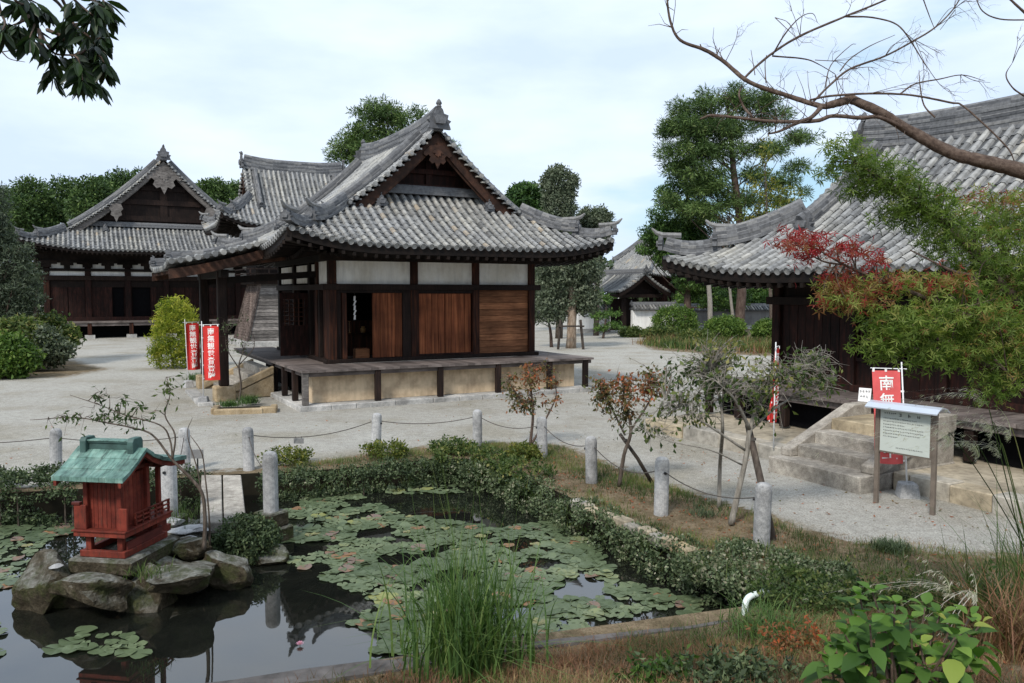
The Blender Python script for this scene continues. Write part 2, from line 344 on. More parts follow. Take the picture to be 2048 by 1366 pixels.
def shell_points(ells,n,r=rng,inner=.45,low=-1.0):
    """points spread in a union of ellipsoids, denser near their skin"""
    vol=np.array([e[1][0]*e[1][1]+e[1][0]*e[1][2] for e in ells],float); cnt=r.multinomial(n,vol/vol.sum()); out=[]
    for (c,rd),k in zip(ells,cnt):
        d=rand_unit(k*2,r); d=d[d[:,2]>low][:k]; f=inner+(1-inner)*r.random(len(d))**.6
        out.append(np.asarray(c)+d*np.asarray(rd)*f[:,None])
    return np.concatenate(out)
def foliage(name,C,per,spread,size,mt,parent,aspect=.55,up=.4,flat=.8,tr=(.15,.75),r=rng,radial=False,world=True,fold=.15):
    P,ix,v=clump_points(C,per,spread,r,flat); ct=tr[0]+(tr[1]-tr[0])*r.random(len(C))
    tint=np.clip(ct[ix]+r.normal(size=len(ix))*.14,0,1)
    V,Fc=leaf_quads(P,size,aspect,up,v if radial else None,r,fold)
    return np_mesh(name,V,Fc,MATS[mt],parent,tint,world=world)
def blades(P,h,w,lean=.35,seg=3,r=rng,az=None,droop=1.0):
    """grass blades as curved strips: V,F(quads),owner"""
    n=len(P); h=np.broadcast_to(np.asarray(h,float),(n,))*(.6+.7*r.random(n)); az=r.random(n)*2*np.pi if az is None else az
    d=np.stack([np.cos(az),np.sin(az),np.zeros(n)],1); sd=np.stack([-np.sin(az),np.cos(az),np.zeros(n)],1)
    ln=lean*(.3+1.2*r.random(n)); rows=[]
    for i in range(seg+1):
        t=i/seg; c=P+np.array([0,0,1.])*(h*(t-droop*.35*ln*t*t))[:,None]+d*(h*ln*t**1.8)[:,None]
        ww=w*(1-t)**.7 if i<seg else w*.04
        rows+= [c-sd*ww/2,c+sd*ww/2]
    V=np.stack(rows,1).reshape(-1,3); k=2*(seg+1)
    q=np.array([[2*i,2*i+1,2*i+3,2*i+2] for i in range(seg)])
    Fc=(np.arange(n)[:,None,None]*k+q[None]).reshape(-1,4); return V,Fc,np.repeat(np.arange(n),seg)
def inpoly(P,poly):
    x,y=P[:,0],P[:,1]; res=np.zeros(len(P),bool); n=len(poly)
    for i in range(n):
        x0,y0=poly[i]; x1,y1=poly[(i+1)%n]
        c=((y0>y)!=(y1>y)); xi=x0+(y-y0)*(x1-x0)/((y1-y0) if abs(y1-y0)>1e-9 else 1e-9); res^=c&(x<xi)
    return res
def polydist(P,poly,closed=True):
    d=np.full(len(P),1e9); m=len(poly)
    for i in range(m if closed else m-1):
        a_=np.array(poly[i]);b_=np.array(poly[(i+1)%m]); e=b_-a_; t=np.clip(((P-a_)@e)/(e@e),0,1); d=np.minimum(d,np.linalg.norm(P-a_-t[:,None]*e,axis=1))
    return d
def smooth_path(pts,n=6):
    pts=[np.asarray(p,float) for p in pts]; out=[]
    P=[2*pts[0]-pts[1]]+pts+[2*pts[-1]-pts[-2]]
    for i in range(1,len(P)-2):
        for k in range(n):
            t=k/n; p0,p1,p2,p3=P[i-1:i+3]
            out.append(.5*((2*p1)+(-p0+p2)*t+(2*p0-5*p1+4*p2-p3)*t*t+(-p0+3*p1-3*p2+p3)*t**3))
    out.append(pts[-1]); return out
# ================================================================ ground, pond
WZ=-.45
POND=[(-14,12.4),(-8.9,13.95),(-7.6,14.25),(-6.5,15.05),(-5.2,15.45),(-3.8,15.75),(-2.7,16.25),(-1.6,16.9),(-.67,16.85),(.34,14.9),(1.3,13.05),(2.5,10.88),(2.95,9.7),(2.75,8.95),(.03,8.15),(-1.4,7.65),(-5,6.5),(-14,4.4)]
EARTH=[(-14,12.9),(-8.8,14.4),(-6.5,15.6),(-5.2,15.95),(-3.56,17.0),(-2.04,18.2),(-.29,18.75),(1.14,18.6),(2.1,16.2),(3.3,13.9),(4.2,12.2),(4.9,11.1),(6.2,10.6),(8,11),(12,11),(30,11),(30,-10),(-30,-10),(-30,12.6)]
EARTH2=[(8,49),(11,46.5),(16,44),(24,43),(30,62),(26,80),(12,70),(9.5,57)]
EARTH3=[(-40,34),(-19.5,33),(-18.6,36.5),(-22,41),(-28,48),(-50,52)]
def near_s(x,y): return np.clip(8.6+.33*(np.clip(x,-14,2.7)-2.7)-y,0,30)
def zg(x,y):
    x=np.asarray(x,float);y=np.asarray(y,float); s=near_s(x,y)
    w=np.clip((9.6+.3*(np.clip(x,-14,2.7)-2.7)-y)/1.2,0,1)*np.clip((3.6-x)/1.2,0,1)
    b=.02*np.sin(x*2.1+y*.7)*np.cos(y*1.9-x*.4)
    return -.02+b*np.clip(1.5-np.abs(y-12)/8,0,1)-.14*w+.23*s
def build_ground():
    pts=[];edges=[]
    def grid(x0,x1,y0,y1,st):
        X,Y=np.meshgrid(np.arange(x0,x1+1e-6,st),np.arange(y0,y1+1e-6,st)); return np.stack([X.ravel(),Y.ravel()],1)
    g1=grid(-12,12,2,20,.4); g2=grid(-40,40,-8,80,2.5); g2=g2[~((np.abs(g2[:,0])<12.2)&(g2[:,1]>1.8)&(g2[:,1]<20.2))]
    g3=grid(-420,420,-40,640,60); g3=g3[~((np.abs(g3[:,0])<42)&(g3[:,1]>-9)&(g3[:,1]<82))]
    P=np.concatenate([g1,g2,g3]); P=P[polydist(P,POND)>.22]
    n=len(POND); allp=[Vector(p) for p in POND]+[Vector(p.tolist()) for p in P]
    v,e,f,_,_,_=geometry.delaunay_2d_cdt(allp,[(i,(i+1)%n) for i in range(n)],[],0,1e-5)
    V=np.array([[p.x,p.y] for p in v]); F=np.array([t for t in f if len(t)==3]); cen=V[F].mean(1)
    F=F[~inpoly(cen,POND)]
    Z=zg(V[:,0],V[:,1]); o=np_mesh('ground',np.column_stack([V,Z]),F,MATS['gravel'],smooth=True)
    zone=np.zeros(len(V))
    for poly in (EARTH,EARTH2,EARTH3):
        d=polydist(V,poly); sg=np.where(inpoly(V,poly),d,-d); zone=np.maximum(zone,np.clip(.5+sg/1.2,0,1))
    a_=o.data.attributes.new('zone','FLOAT','POINT'); a_.data.foreach_set('value',zone.astype(np.float32))
    tag(o,'pale grey gravel temple yard with bare earth round the pond','ground',kind='structure')
    m=MB(); pz=[(p[0],p[1],float(zg(*p))) for p in POND]
    for i in range(n):
        p,q=pz[i],pz[(i+1)%n]; m.add([p,q,(q[0],q[1],-1.3),(p[0],p[1],-1.3)],[(0,1,2,3)])
    tag(m.build('pond_bank',MATS['pond_mud']),'dark earth bank of the pond','bank',kind='structure')
    m=MB(); m.add([(p[0],p[1],-1.28) for p in POND],[tuple(range(n))])
    tag(m.build('pond_bed',MATS['pond_mud']),'dark mud pond bed','pond bed',kind='structure')
    m=MB(); m.add([(p[0],p[1],WZ) for p in POND],[tuple(range(n))])
    tag(m.build('pond_water',MATS['water']),'dark still pond water mirroring the sky','water',kind='structure')
build_ground()
# ================================================================ roofs
def prof_fn(W,ze,zr,c): return lambda s:(ze+(zr-ze)*((1-c)*(1-np.clip(s/W,0,1.2))+c*np.clip(1-s/W,0,1.2)**2))
ONI=[(-.5,0),(-.42,.28),(-.52,.42),(-.36,.5),(-.4,.72),(-.2,.78),(-.14,1.0),(0,1.15),(.14,1.0),(.2,.78),(.4,.72),(.36,.5),(.52,.42),(.42,.28),(.5,0)]
def oni(m,c,d,s,th=.12):
    """ridge-end tile: lobed plate facing horizontal direction d, with a boss and a horn"""
    d=unit((d[0],d[1],0)); sd=np.array([-d[1],d[0],0]); c=np.asarray(c,float)
    f=lambda o:(lambda u,v:c+d*o+sd*u*s+np.array([0,0,v*s*.8]))
    m.prism(ONI,f(0),f(th),.15)
    m.prism([(-.2,.25),(.2,.25),(.26,.5),(.12,.68),(-.12,.68),(-.26,.5)],f(th),f(th+.08*s+.02),.35)
    m.tube([c+np.array([0,0,s*.86]),c+d*.08*s+np.array([0,0,s*.97]),c+d*.2*s+np.array([0,0,s*1.08])],[.1*s,.08*s,.035*s],6,t=.3)
def ridge_sec(w,h,n):
    sec=[];st=h/n
    for k in range(n):
        o=(.018 if k%2 else 0)+.03*(k/n); sec+=[(-w/2+o,k*st),(-w/2+o,(k+.78)*st)]
    top=[(-w*.36,h),(-w*.3,h+.07),(-w*.12,h+.13),(w*.12,h+.13),(w*.3,h+.07),(w*.36,h)]
    return sec+top+[(-a_,b_) for a_,b_ in reversed(sec)]
def ridge_mesh(m,path,w,h,n,seg=.5):
    sec=ridge_sec(w,h,n); ns=len(sec); path=[np.asarray(p,float) for p in path]
    o=len(m.f); m.sweep(path,sec,t=0.5)
    base=len(m.t)
    for k in range(o,base): m.t[k]=random.random()*.75
def irimoya(parent,cx,cy,axis,W,L,G,Gw,ze,zr,lift,pitch=.29,tl=.33,c=.42,wall=(1,1),rid=(.34,.5,6),rafters=True,detail=1.0,gable='barge_wood',gwall='maroon_wood',sides=(1,-1),faces=(1,-1),pend=1.0,oversail=.0):
    """hip-and-gable tiled roof, ridge along local axis; p across the ridge, q along it"""
    if axis=='y': M=lambda p,q,z:np.array([cx+p,cy+q,z])
    else: M=lambda p,q,z:np.array([cx+q,cy-p,z])
    DR=lambda p,q:M(p,q,0)-M(0,0,0)
    pf=prof_fn(W,ze,zr,c); K=L-W
    def ramp(t): return np.clip((t-.42)/.58,0,1)**2.2
    def zs(p,q): return float(pf(abs(p))+lift*ramp(abs(p)/W)*ramp(abs(q)/L))
    def zh(p,q): return float(pf(W-L+abs(q))+lift*ramp(abs(p)/W)*ramp(abs(q)/L))
    xs=G-K                                     # rake meets hip line here
    r=pitch*.3
    def row(m,pts,acr):
        """barrel-tile row along pts; acr = unit direction across the row"""
        pts=[np.asarray(p,float) for p in pts]; acr=np.asarray(acr,float)
        rt=random.uniform(.42,.8)
        for i in range(len(pts)-1):
            a_,b_=pts[i],pts[i+1]; d=unit(b_-a_); u=unit(np.cross(acr,d)); u=u if u[2]>0 else -u; V=[]
            jz=random.uniform(-.006,.006)
            for pt,rr in ((a_,r*.86),(b_+d*.015,r*1.02)):
                for an in (0,42,90,138,180): V.append(pt+acr*math.cos(R(an))*rr+u*(math.sin(R(an))*rr*1.08+jz+.012))
            m.add(V,[(k,k+1,6+k,5+k) for k in range(4)],min(1,max(0,rt+random.gauss(0,.13)+(.35 if random.random()<.03 else 0))))
        d=unit(pts[-1]-pts[-2]); u=unit(np.cross(acr,d)); u=u if u[2]>0 else -u; e=pts[-1]+d*.03+u*.01
        V=[e+acr*math.cos(2*math.pi*k/10)*r*1.02+u*math.sin(2*math.pi*k/10)*r*1.02 for k in range(10)]
        V2=[v-d*.09 for v in V]; V3=[e+(v-e)*.72-d*.02 for v in V]
        m.add(V+V2+V3,[(k,(k+1)%10,10+(k+1)%10,10+k) for k in range(10)]+[(k,(k+1)%10,20+(k+1)%10,20+k) for k in range(10)],.3)
        m.add(V3,[tuple(range(10))],.62)
    def pans(m,pts,acr,half):
        pts=[np.asarray(p,float) for p in pts]; acr=np.asarray(acr,float)
        for i in range(len(pts)-1):
            a_,b_=pts[i],pts[i+1]; d=unit(b_-a_); u=unit(np.cross(acr,d)); u=u if u[2]>0 else -u
            V=[a_-acr*half,a_-u*.015,a_+acr*half,b_-acr*half+u*.035,b_+u*.02,b_+acr*half+u*.035,b_-acr*half-u*.03,b_-u*.035,b_+acr*half-u*.03]
            m.add(V,[(0,1,4,3),(1,2,5,4),(3,4,7,6),(4,5,8,7)],random.random()**2*.34)
    def steps(a_,b_,n=None):
        k=max(2,int(round(abs(b_-a_)/tl*1.08))); return np.linspace(a_,b_,k+1)
    F=MB()
    qn=int(2*L/pitch); qs=[(i-(qn-1)/2)*pitch for i in range(qn)]
    for sgn in sides:
        for q in qs:
            p0=.12 if abs(q)<=G else abs(q)-K
            if p0<W-.15: row(F,[M(sgn*p,q,zs(p,q)) for p in steps(p0,W)],DR(0,1))
            qm=q+pitch/2; p0=.05 if abs(qm)<=G else abs(qm)-K
            if abs(qm)<L and p0<W-.1: pans(F,[M(sgn*p,qm,zs(p,qm)) for p in steps(p0,W-.03)],DR(0,1),pitch*.5)
    pn=int(2*W/pitch); ps=[(i-(pn-1)/2)*pitch for i in range(pn)]
    for sgn in faces:
        for p in ps:
            q0=max(Gw,abs(p)+K)
            if q0<L-.15: row(F,[M(p,sgn*q,zh(p,q)) for q in steps(q0,L)],DR(1,0))
            pm=p+pitch/2; q0=max(Gw,abs(pm)+K)
            if abs(pm)<W and q0<L-.1: pans(F,[M(pm,sgn*q,zh(pm,q)) for q in steps(q0,L-.03)],DR(1,0),pitch*.5)
        # verge: short tiles lying across the rake
        for sp in (1,-1):
            n=int(math.hypot(xs,float(pf(0)-pf(xs)))/(pitch*.98))
            for k in range(n):
                p=.25+(xs+.1-.25)*(k+.5)/n; z=zs(p,G)
                ax=DR(0,sgn); a_=M(sp*p,sgn*(G-.36),z+.06); b_=M(sp*p,sgn*(G+.1),z+.03)
                F.tube([a_,b_],[r*.95,r*1.05],8)
                F.tube([b_+ax*.0,b_+ax*.02],[r*.7,r*.7],8,t=.6)
                F.bar(M(sp*(p+pitch*.5),sgn*(G-.3),zs(p+pitch*.5,G)-.03),M(sp*(p+pitch*.5),sgn*(G+.04),zs(p+pitch*.5,G)-.05),pitch*.8,.05)
    roof=F.build('roof',MATS['tile'],parent)
    # ridges
    w,h,n=rid
    m=MB(); pth=[M(0,q,float(pf(0))-.32+.22*(abs(q)/G)**3) for q in np.linspace(-G-.05,G+.05,15)]; ridge_mesh(m,pth,w,h+.2,n+2)
    m.build('main_ridge',MATS['ridge_tile'],roof)
    for sgn in faces:
        m=MB(); oni(m,M(0,sgn*(G+.05),float(pf(0))-.05),DR(0,sgn),h*1.2+.2)
        cb=M(0,sgn*(G+.1),float(pf(0))+.3+h*.9); m.lathe([(.02,0),(.1,.04),(.07,.1),(.11,.16),(.07,.24),(.04,.28),(.02,.3)],cb-np.array([0,0,.12]),8,t=.2)
        m.build('ridge_end_tile',MATS['ridge_tile'],roof)
    for sp in sides:
        for sgn in faces:
            gq=G-.42-w*.6; m=MB(); xe=min(W*.66,xs+.55)
            pth=[M(sp*p,sgn*(gq+.12*max(0,(p/xe-.6))),zs(p,gq)-.02) for p in np.linspace(.25,xe,11)]
            ridge_mesh(m,pth,w*.8,h*.55,4); oni(m,pth[-1],DR(sp,0),h*.75+.12); m.build('descending_ridge',MATS['ridge_tile'],roof)
            # two-tier corner ridge
            m=MB(); t0=xs-.15; dg=DR(sp,sgn)
            def cp(t,o=0): return M(sp*t,sgn*(t+K),zs(t,t+K)+o)
            tb=t0+(W-t0)*.60
            pth=[cp(t,.0+(.16*max(0,(t-t0)/(tb-t0))**3)) for t in np.linspace(t0,tb,9)]
            ridge_mesh(m,pth,w*.85,h*.62,4); oni(m,pth[-1],dg,h*.7+.1)
            e=pth[-1]; u=unit(dg); m.tube([e-u*.5+np.array([0,0,h*.62+.12]),e+np.array([0,0,h*.62+.14]),e+u*.18+np.array([0,0,h*.62+.2]),e+u*.32+np.array([0,0,h*.62+.32])],[.09,.09,.07,.03],6,t=.7)
            pth=[cp(t,.0+.2*max(0,(t-tb)/(W-tb))**2.2) for t in np.linspace(tb-.1,W-.08,8)]
            ridge_mesh(m,pth,w*.7,h*.42,3); oni(m,pth[-1],dg,h*.6+.08)
            e=pth[-1]; m.tube([e-u*.5+np.array([0,0,h*.42+.12]),e+np.array([0,0,h*.42+.14]),e+u*.18+np.array([0,0,h*.42+.21]),e+u*.32+np.array([0,0,h*.42+.34])],[.085,.085,.065,.025],6,t=.7)
            m.build('corner_ridge',MATS['ridge_tile'],roof)
    # gables
    for sgn in faces:
        m=MB(); zb=zh(0,Gw)
        m.sweep([M(p,sgn*(Gw+.12),zb+.02) for p in (-(Gw-K)+.15,0,Gw-K-.15)],ridge_sec(w*.8,h*.35,3),t=.4)
        for sp in (1,-1):
            ea=M(sp*xs*.6,sgn*(Gw+.12),zb+.05); eb=M(sp*xs*.6,sgn*(Gw+.75),zh(xs*.6,Gw+.75)+.04); m.sweep([ea,eb],ridge_sec(w*.7,h*.3,2),t=.3); oni(m,eb,DR(0,sgn),h*.5+.14)
        m.build('gable_foot_ridge',MATS['ridge_tile'],roof)
        m=MB(); N=14; x1=xs+.55
        for sp in (1,-1):
            for off,q0,th,dp,t in ((.13,G-.1,.07,.36,.35),(.43,G-.2,.06,.16,.9)):
                ring=[]
                for k in range(N+1):
                    p=x1*k/N; z=zs(p,G)-off; dd=dp*(1+.45*(k/N))*(1.0 if k else 1.0)
                    ring.append([M(sp*p,sgn*q0,z),M(sp*p,sgn*q0,z-dd),M(sp*p,sgn*(q0-th),z-dd),M(sp*p,sgn*(q0-th),z)])
                V=[v for g_ in ring for v in g_]; Fc=[(4*k+i,4*k+(i+1)%4,4*k+4+(i+1)%4,4*k+4+i) for k in range(N) for i in range(4)]+[(0,1,2,3),(4*N+3,4*N+2,4*N+1,4*N)]
                m.add(V,Fc,t)
            V=[];  # verge soffit
            for k in range(N+1):
                p=x1*k/N; z=zs(p,G)-.12; V+=[M(sp*p,sgn*(G+.02),z),M(sp*p,sgn*(Gw-.2),z)]
            m.add(V,[(2*k,2*k+1,2*k+3,2*k+2) for k in range(N)],.1)
        m.build('bargeboard',MATS[gable],roof)
        m=MB(); prf=[(p,zs(p,G)-.13) for p in np.linspace(-(Gw-K),Gw-K,21)]
        pts=[(-(Gw-K),zb-.1)]+[(a_,max(b_,zb)) for a_,b_ in prf]+[(Gw-K,zb-.1)]
        m.prism(pts,lambda u,v:M(u,sgn*(Gw-.1),v),lambda u,v:M(u,sgn*Gw,v),.3)
        hh=float(pf(0))-zb
        for zf,wd,t in ((.1,.95,.5),(.34,.66,.9),(.55,.42,.4)):
            x=min(xs*wd,max(.1,np.interp(-(zb+hh*zf+hh*.1+.2),-np.array([zs(p_,G) for p_ in np.linspace(0,W,40)]),np.linspace(0,W,40)))); m.add(*_boxM(M,-x,sgn*Gw,zb+hh*zf,x,sgn*(Gw+.14),zb+hh*zf+hh*.075),t)
        m.add(*_boxM(M,-hh*.05,sgn*Gw,zb+hh*.1,hh*.05,sgn*(Gw+.1),zb+hh*.8),.6)
        for sp in (1,-1): m.add(*_boxM(M,sp*xs*.42-hh*.03,sgn*Gw,zb+hh*.1,sp*xs*.42+hh*.03,sgn*(Gw+.1),zb+hh*.36),.6)
        m.build('gable_wall',MATS[gwall],roof)
        if pend:
            m=MB(); s=pend
            half=[(0,0),(.28,-.05),(.55,-.28),(.62,-.42),(.5,-.5),(.4,-.42),(.3,-.52),(.36,-.66),(.24,-.78),(.12,-.72),(0,-.98)]
            pts=[(x*s,y*s) for x,y in half]+[(-x*s,y*s) for x,y in reversed(half[1:-1])]
            z0=float(pf(0))-.55; m.prism(pts,lambda u,v:M(u,sgn*(G-.08),z0+v),lambda u,v:M(u,sgn*(G-.02),z0+v),.5)
            m.prism([(x*.35,y*.35-.2*s) for x,y in pts],lambda u,v:M(u,sgn*(G-.02),z0+v),lambda u,v:M(u,sgn*(G+.02),z0+v),.9)
            m.build('gable_pendant',MATS['grey_wood' if pend>1 else 'barge_wood'],roof)
    # eaves: fascia, sloping soffit and rafters
    m=MB(); wx,wy=wall; iz=ze+.12
    def strip(E,I,n=28):
        V=[]
        for k in range(n+1):
            t=-1+2*k/n; e=E(t); i_=I(t); V+=[e-np.array([0,0,.015]),e-np.array([0,0,.26]),i_]
        m.add(V,[(3*k,3*k+1,3*k+4,3*k+3) for k in range(n)]+[(3*k+1,3*k+2,3*k+5,3*k+4) for k in range(n)],.2)
    for sgn in (1,-1):
        strip(lambda t:M(sgn*(W-.06),t*(L-.06),zs(W,t*L)),lambda t:M(sgn*wx,t*wy,iz))
        strip(lambda t:M(t*(W-.06),sgn*(L-.06),zh(t*W,L)),lambda t:M(t*wx,sgn*wy,iz))
    if rafters:
        def raft(E,I,cnt,t0=.97):
            for k in range(cnt):
                t=-t0+2*t0*(k+.5)/cnt; e=E(t); i_=I(t); e2=lerp(i_,e,.985)-np.array([0,0,.33]); m.bar(i_-np.array([0,0,.07]),e2,.085,.1,t=.6)
                e3=lerp(i_,e,.62)-np.array([0,0,.37]); m.bar(i_-np.array([0,0,.16]),e3,.09,.11,t=.5)
        if True:
            for sgn in sides: raft(lambda t:M(sgn*W,t*L,zs(W,t*L)),lambda t:M(sgn*wx,np.clip(t*L,-wy,wy),iz),int(2*L/.34*detail))
            for sgn in faces: raft(lambda t:M(t*W,sgn*L,zh(t*W,L)),lambda t:M(np.clip(t*W,-wx,wx),sgn*wy,iz),int(2*W/.34*detail))
    for a_ in (1,-1):
        for b_ in (1,-1): m.bar(M(a_*wx,b_*wy,iz-.12),M(a_*(W-.1),b_*(L-.1),zs(W,L)-.3),.2,.22,t=.4)
    m.build('eaves',MATS['eave_shade_wood'],parent)
    return roof
def _boxM(M,p0,q0,z0,p1,q1,z1):
    V=[M(a_,b_,c_) for c_ in (z0,z1) for a_,b_ in ((p0,q0),(p1,q0),(p1,q1),(p0,q1))]
    return V,[(3,2,1,0),(4,5,6,7),(0,1,5,4),(1,2,6,5),(2,3,7,6),(3,0,4,7)]
class WL:
    """wall line in local coords: u along, o outward"""
    def __init__(s,p,q):
        s.p=np.array([p[0],p[1],0.]); d=np.array([q[0]-p[0],q[1]-p[1],0.]); s.len=np.linalg.norm(d); s.d=d/s.len; s.o=np.array([s.d[1],-s.d[0],0.])
    def box(s,m,u0,u1,z0,z1,o0,o1,t=None): return m.box(u0,o0,z0,u1,o1,z1,t,lambda u,o,z:s.p+s.d*u+s.o*o+np.array([0,0,z]))
    def pt(s,u,o,z): return s.p+s.d*u+s.o*o+np.array([0,0,z])
def wbox(wl,root,name,mt,u0,u1,z0,z1,o0,o1,bevel=.008):
    m=MB(); wl.box(m,u0,u1,z0,z1,o0,o1); return m.build(name,MATS[mt],root,bevel=bevel)
def planks(wl,root,name,mt,u0,u1,z0,z1,o0,o1,n,vert=True,gap=.014):
    m=MB()
    for k in range(n):
        j=random.uniform(0,.008)
        if vert: a_=u0+(u1-u0)*k/n; wl.box(m,a_+gap/2,u0+(u1-u0)*(k+1)/n-gap/2,z0,z1,o0,o1-j)
        else: a_=z0+(z1-z0)*k/n; wl.box(m,u0,u1,a_+gap/2,z0+(z1-z0)*(k+1)/n-gap/2,o0,o1-j)
    wl.box(m,u0,u1,z0,z1,o0-.02,o0+.01,0)
    return m.build(name,MATS[mt],root)
def lattice(wl,root,name,mt,u0,u1,z0,z1,o,nu,nz,w=.03,back='shade_black'):
    m=MB()
    for k in range(nu+1): a_=u0+(u1-u0)*k/nu; wl.box(m,a_-w/2,a_+w/2,z0,z1,o,o+.04)
    for k in range(nz+1): a_=z0+(z1-z0)*k/nz; wl.box(m,u0,u1,a_-w/2,a_+w/2,o+.008,o+.034)
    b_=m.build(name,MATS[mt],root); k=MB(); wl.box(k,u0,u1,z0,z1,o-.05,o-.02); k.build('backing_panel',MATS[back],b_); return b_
# ================================================================ central hall
def central_hall():
    t=thing('temple_hall',ORG,'nearest tiled temple hall with white plaster panels, red plank doors and raised veranda','temple hall',rz=YAW)
    cx,cy=5.2,5.75; DW,DL=10.45,11.5; DZ=1.19
    irimoya(t,cx,cy,'y',5.75,6.35,3.95,3.05,4.93,9.12,.47,pitch=.285,tl=.31,c=.42,wall=(3.68,3.62),rid=(.36,.52,6),faces=(-1,1),pend=.85)
    # veranda
    m=MB(); n=44
    for k in range(n):
        x0=DW*k/n; m.box(x0+.004,0,DZ-.07,x0+DW/n-.004,1.9,DZ)
    for k in range(30):
        y0=1.9+(DL-1.9)*k/30; m.box(0,y0+.004,DZ-.07,1.6,y0+(DL-1.9)/30-.004,DZ-.002)
    for k in range(30):
        y0=1.9+(DL-1.9)*k/30; m.box(8.8,y0+.004,DZ-.07,DW,y0+(DL-1.9)/30-.004,DZ-.002)
    m.box(.05,.1,DZ-.2,DW-.05,.2,DZ-.075,.2); m.box(.1,.25,DZ-.2,.2,DL,DZ-.075,.2); m.box(DW-.2,.25,DZ-.2,DW-.1,DL,DZ-.075,.2)
    m.build('veranda_deck',MATS['deck_wood'],t)
    for x in (.12,2.38,4.5,6.62,8.65,10.15): wp=MB().box(x-.09,.03,.14,x+.09,.19,DZ-.07); wp.build('veranda_post',MATS['grey_wood'] if x<1 else MATS['dark_wood'],t,bevel=.012)
    for y in (1.35,2.75,4.2): MB().box(.03,y-.09,.14,.2,y+.09,DZ-.07).build('veranda_post',MATS['dark_wood'],t,bevel=.012)
    # plaster base wall under the veranda and stone footing
    m=MB(); m.box(.5,.45,.15,9.9,.58,DZ-.09); m.box(.42,.45,.15,.5,1.2,DZ-.09); m.build('base_wall',MATS['beige_plaster'],t)
    m=MB(); m.box(.7,1.6,.1,9.8,2.0,DZ-.08); m.box(.9,2.0,.1,1.3,9.5,DZ-.08); m.build('underfloor_shade',MATS['shade_black'],t)  # near-black blocks painted as the shade under the veranda
    m=MB(); x=-.1
    while x<10.2:
        l=random.uniform(.7,1.3); m.box(x+.006,-.1,-.1,min(x+l,10.3)-.006,1.02,.14+random.uniform(-.006,.006)); x+=l
    y=1.03
    while y<5:
        l=random.uniform(.7,1.2); m.box(-.1,y+.006,-.1,.6,y+l-.006,.14+random.uniform(-.006,.006)); y+=l
    m.build('stone_footing',MATS['base_stone'],t,bevel=.02)
    # walls
    WY,X0,X1=2.15,1.55,9.05
    f=WL((X0,WY),(X1,WY)); posts=(0,2.85,5.2,7.5)
    for u in posts: wbox(f,t,'post','red_post',u-.13,u+.13,DZ,4.72,-.13,.14,.02)
    wbox(f,t,'sill_beam','dark_wood',-.28,7.75,DZ,DZ+.13,-.14,.22); wbox(f,t,'tie_beam','dark_wood',-.35,7.85,3.6,3.80,-.1,.19); wbox(f,t,'head_beam','eave_shade_wood',-.4,7.9,4.56,5.05,-.12,.18)
    for u0,u1 in zip(posts[:-1],posts[1:]):
        wbox(f,t,'plaster_panel','white_plaster',u0+.13,u1-.13,3.80,4.56,-.05,.03,.004)
    # bay one: jamb, open doorway, sliding door
    wbox(f,t,'door_jamb','red_post',.32,.47,DZ+.13,3.6,-.06,.1); wbox(f,t,'door_jamb','dark_wood',2.42,2.72,DZ+.13,3.6,-.06,.1)
    d=planks(f,t,'sliding_door','red_door',1.38,2.42,DZ+.14,3.5,-.03,.04,4); wbox(f,t,'door_lintel','dark_wood',.13,2.72,3.5,3.62,-.08,.11)
    wbox(f,t,'door_jamb','dark_wood',.13,.3,DZ+.13,3.6,-.05,.03)
    for a_,b_ in ((3.02,4.0),(4.02,5.02)): planks(f,t,'plank_door','red_door',a_,b_,DZ+.2,3.48,-.02,.05,4)
    wbox(f,t,'door_jamb','red_post',2.98,3.03,DZ+.13,3.6,-.05,.09); wbox(f,t,'door_lintel','dark_wood',2.98,5.07,3.48,3.62,-.08,.1); wbox(f,t,'door_sill','maroon_wood',2.98,5.07,DZ+.13,DZ+.2,-.06,.12)
    planks(f,t,'plank_wall','plank_wood',5.33,7.37,DZ+.13,3.6,-.04,.03,10,False)
    # side wall toward the stairs
    s=WL((X0,9.4),(X0,WY)); L=s.len
    for u in (0,2.5,4.75,5.7): wbox(s,t,'post','red_post' if u>5 else 'dark_wood',u-.12,u+.12,DZ,4.72,-.12,.12,.02)
    wbox(s,t,'sill_beam','dark_wood',-.2,L-.14,DZ,DZ+.12,-.12,.18); wbox(s,t,'tie_beam','dark_wood',-.2,L-.15,3.6,3.8,-.1,.16); wbox(s,t,'head_beam','eave_shade_wood',-.3,L-.2,4.56,5.05,-.1,.16)
    wbox(s,t,'plaster_panel','white_plaster',5.82,L-.14,3.8,4.56,-.05,.03,.004); wbox(s,t,'plaster_panel','white_plaster',4.87,5.58,4.15,4.5,-.05,.03,.004); wbox(s,t,'plaster_panel','white_plaster',2.7,4.2,3.85,4.5,-.05,.03,.004); wbox(s,t,'plaster_panel','white_plaster',.2,1.9,3.85,4.5,-.05,.03,.004)
    planks(s,t,'side_door','red_post',6.35,L-.14,DZ+.12,3.6,-.03,.05,4); wbox(s,t,'door_jamb','dark_wood',5.82,6.0,DZ+.12,3.6,-.05,.08)
    for u0,u1 in ((.15,1.2),(1.25,2.35)): lattice(s,t,'lattice_door','maroon_wood',u0,u1,DZ+.15,3.55,-.02,6,14)
    wbox(s,t,'door_board','maroon_wood',4.9,5.55,DZ+.12,3.55,-.06,-.02)
    # lattice door leaf swung out over the veranda
    lf=WL((X0-1.1,WY+2.62),(X0-.12,WY+2.62)); dm=MB()
    lf.box(dm,0,.98,DZ+.1,2.35,-.02,.025); lf.box(dm,0,.98,3.3,3.5,-.02,.025)
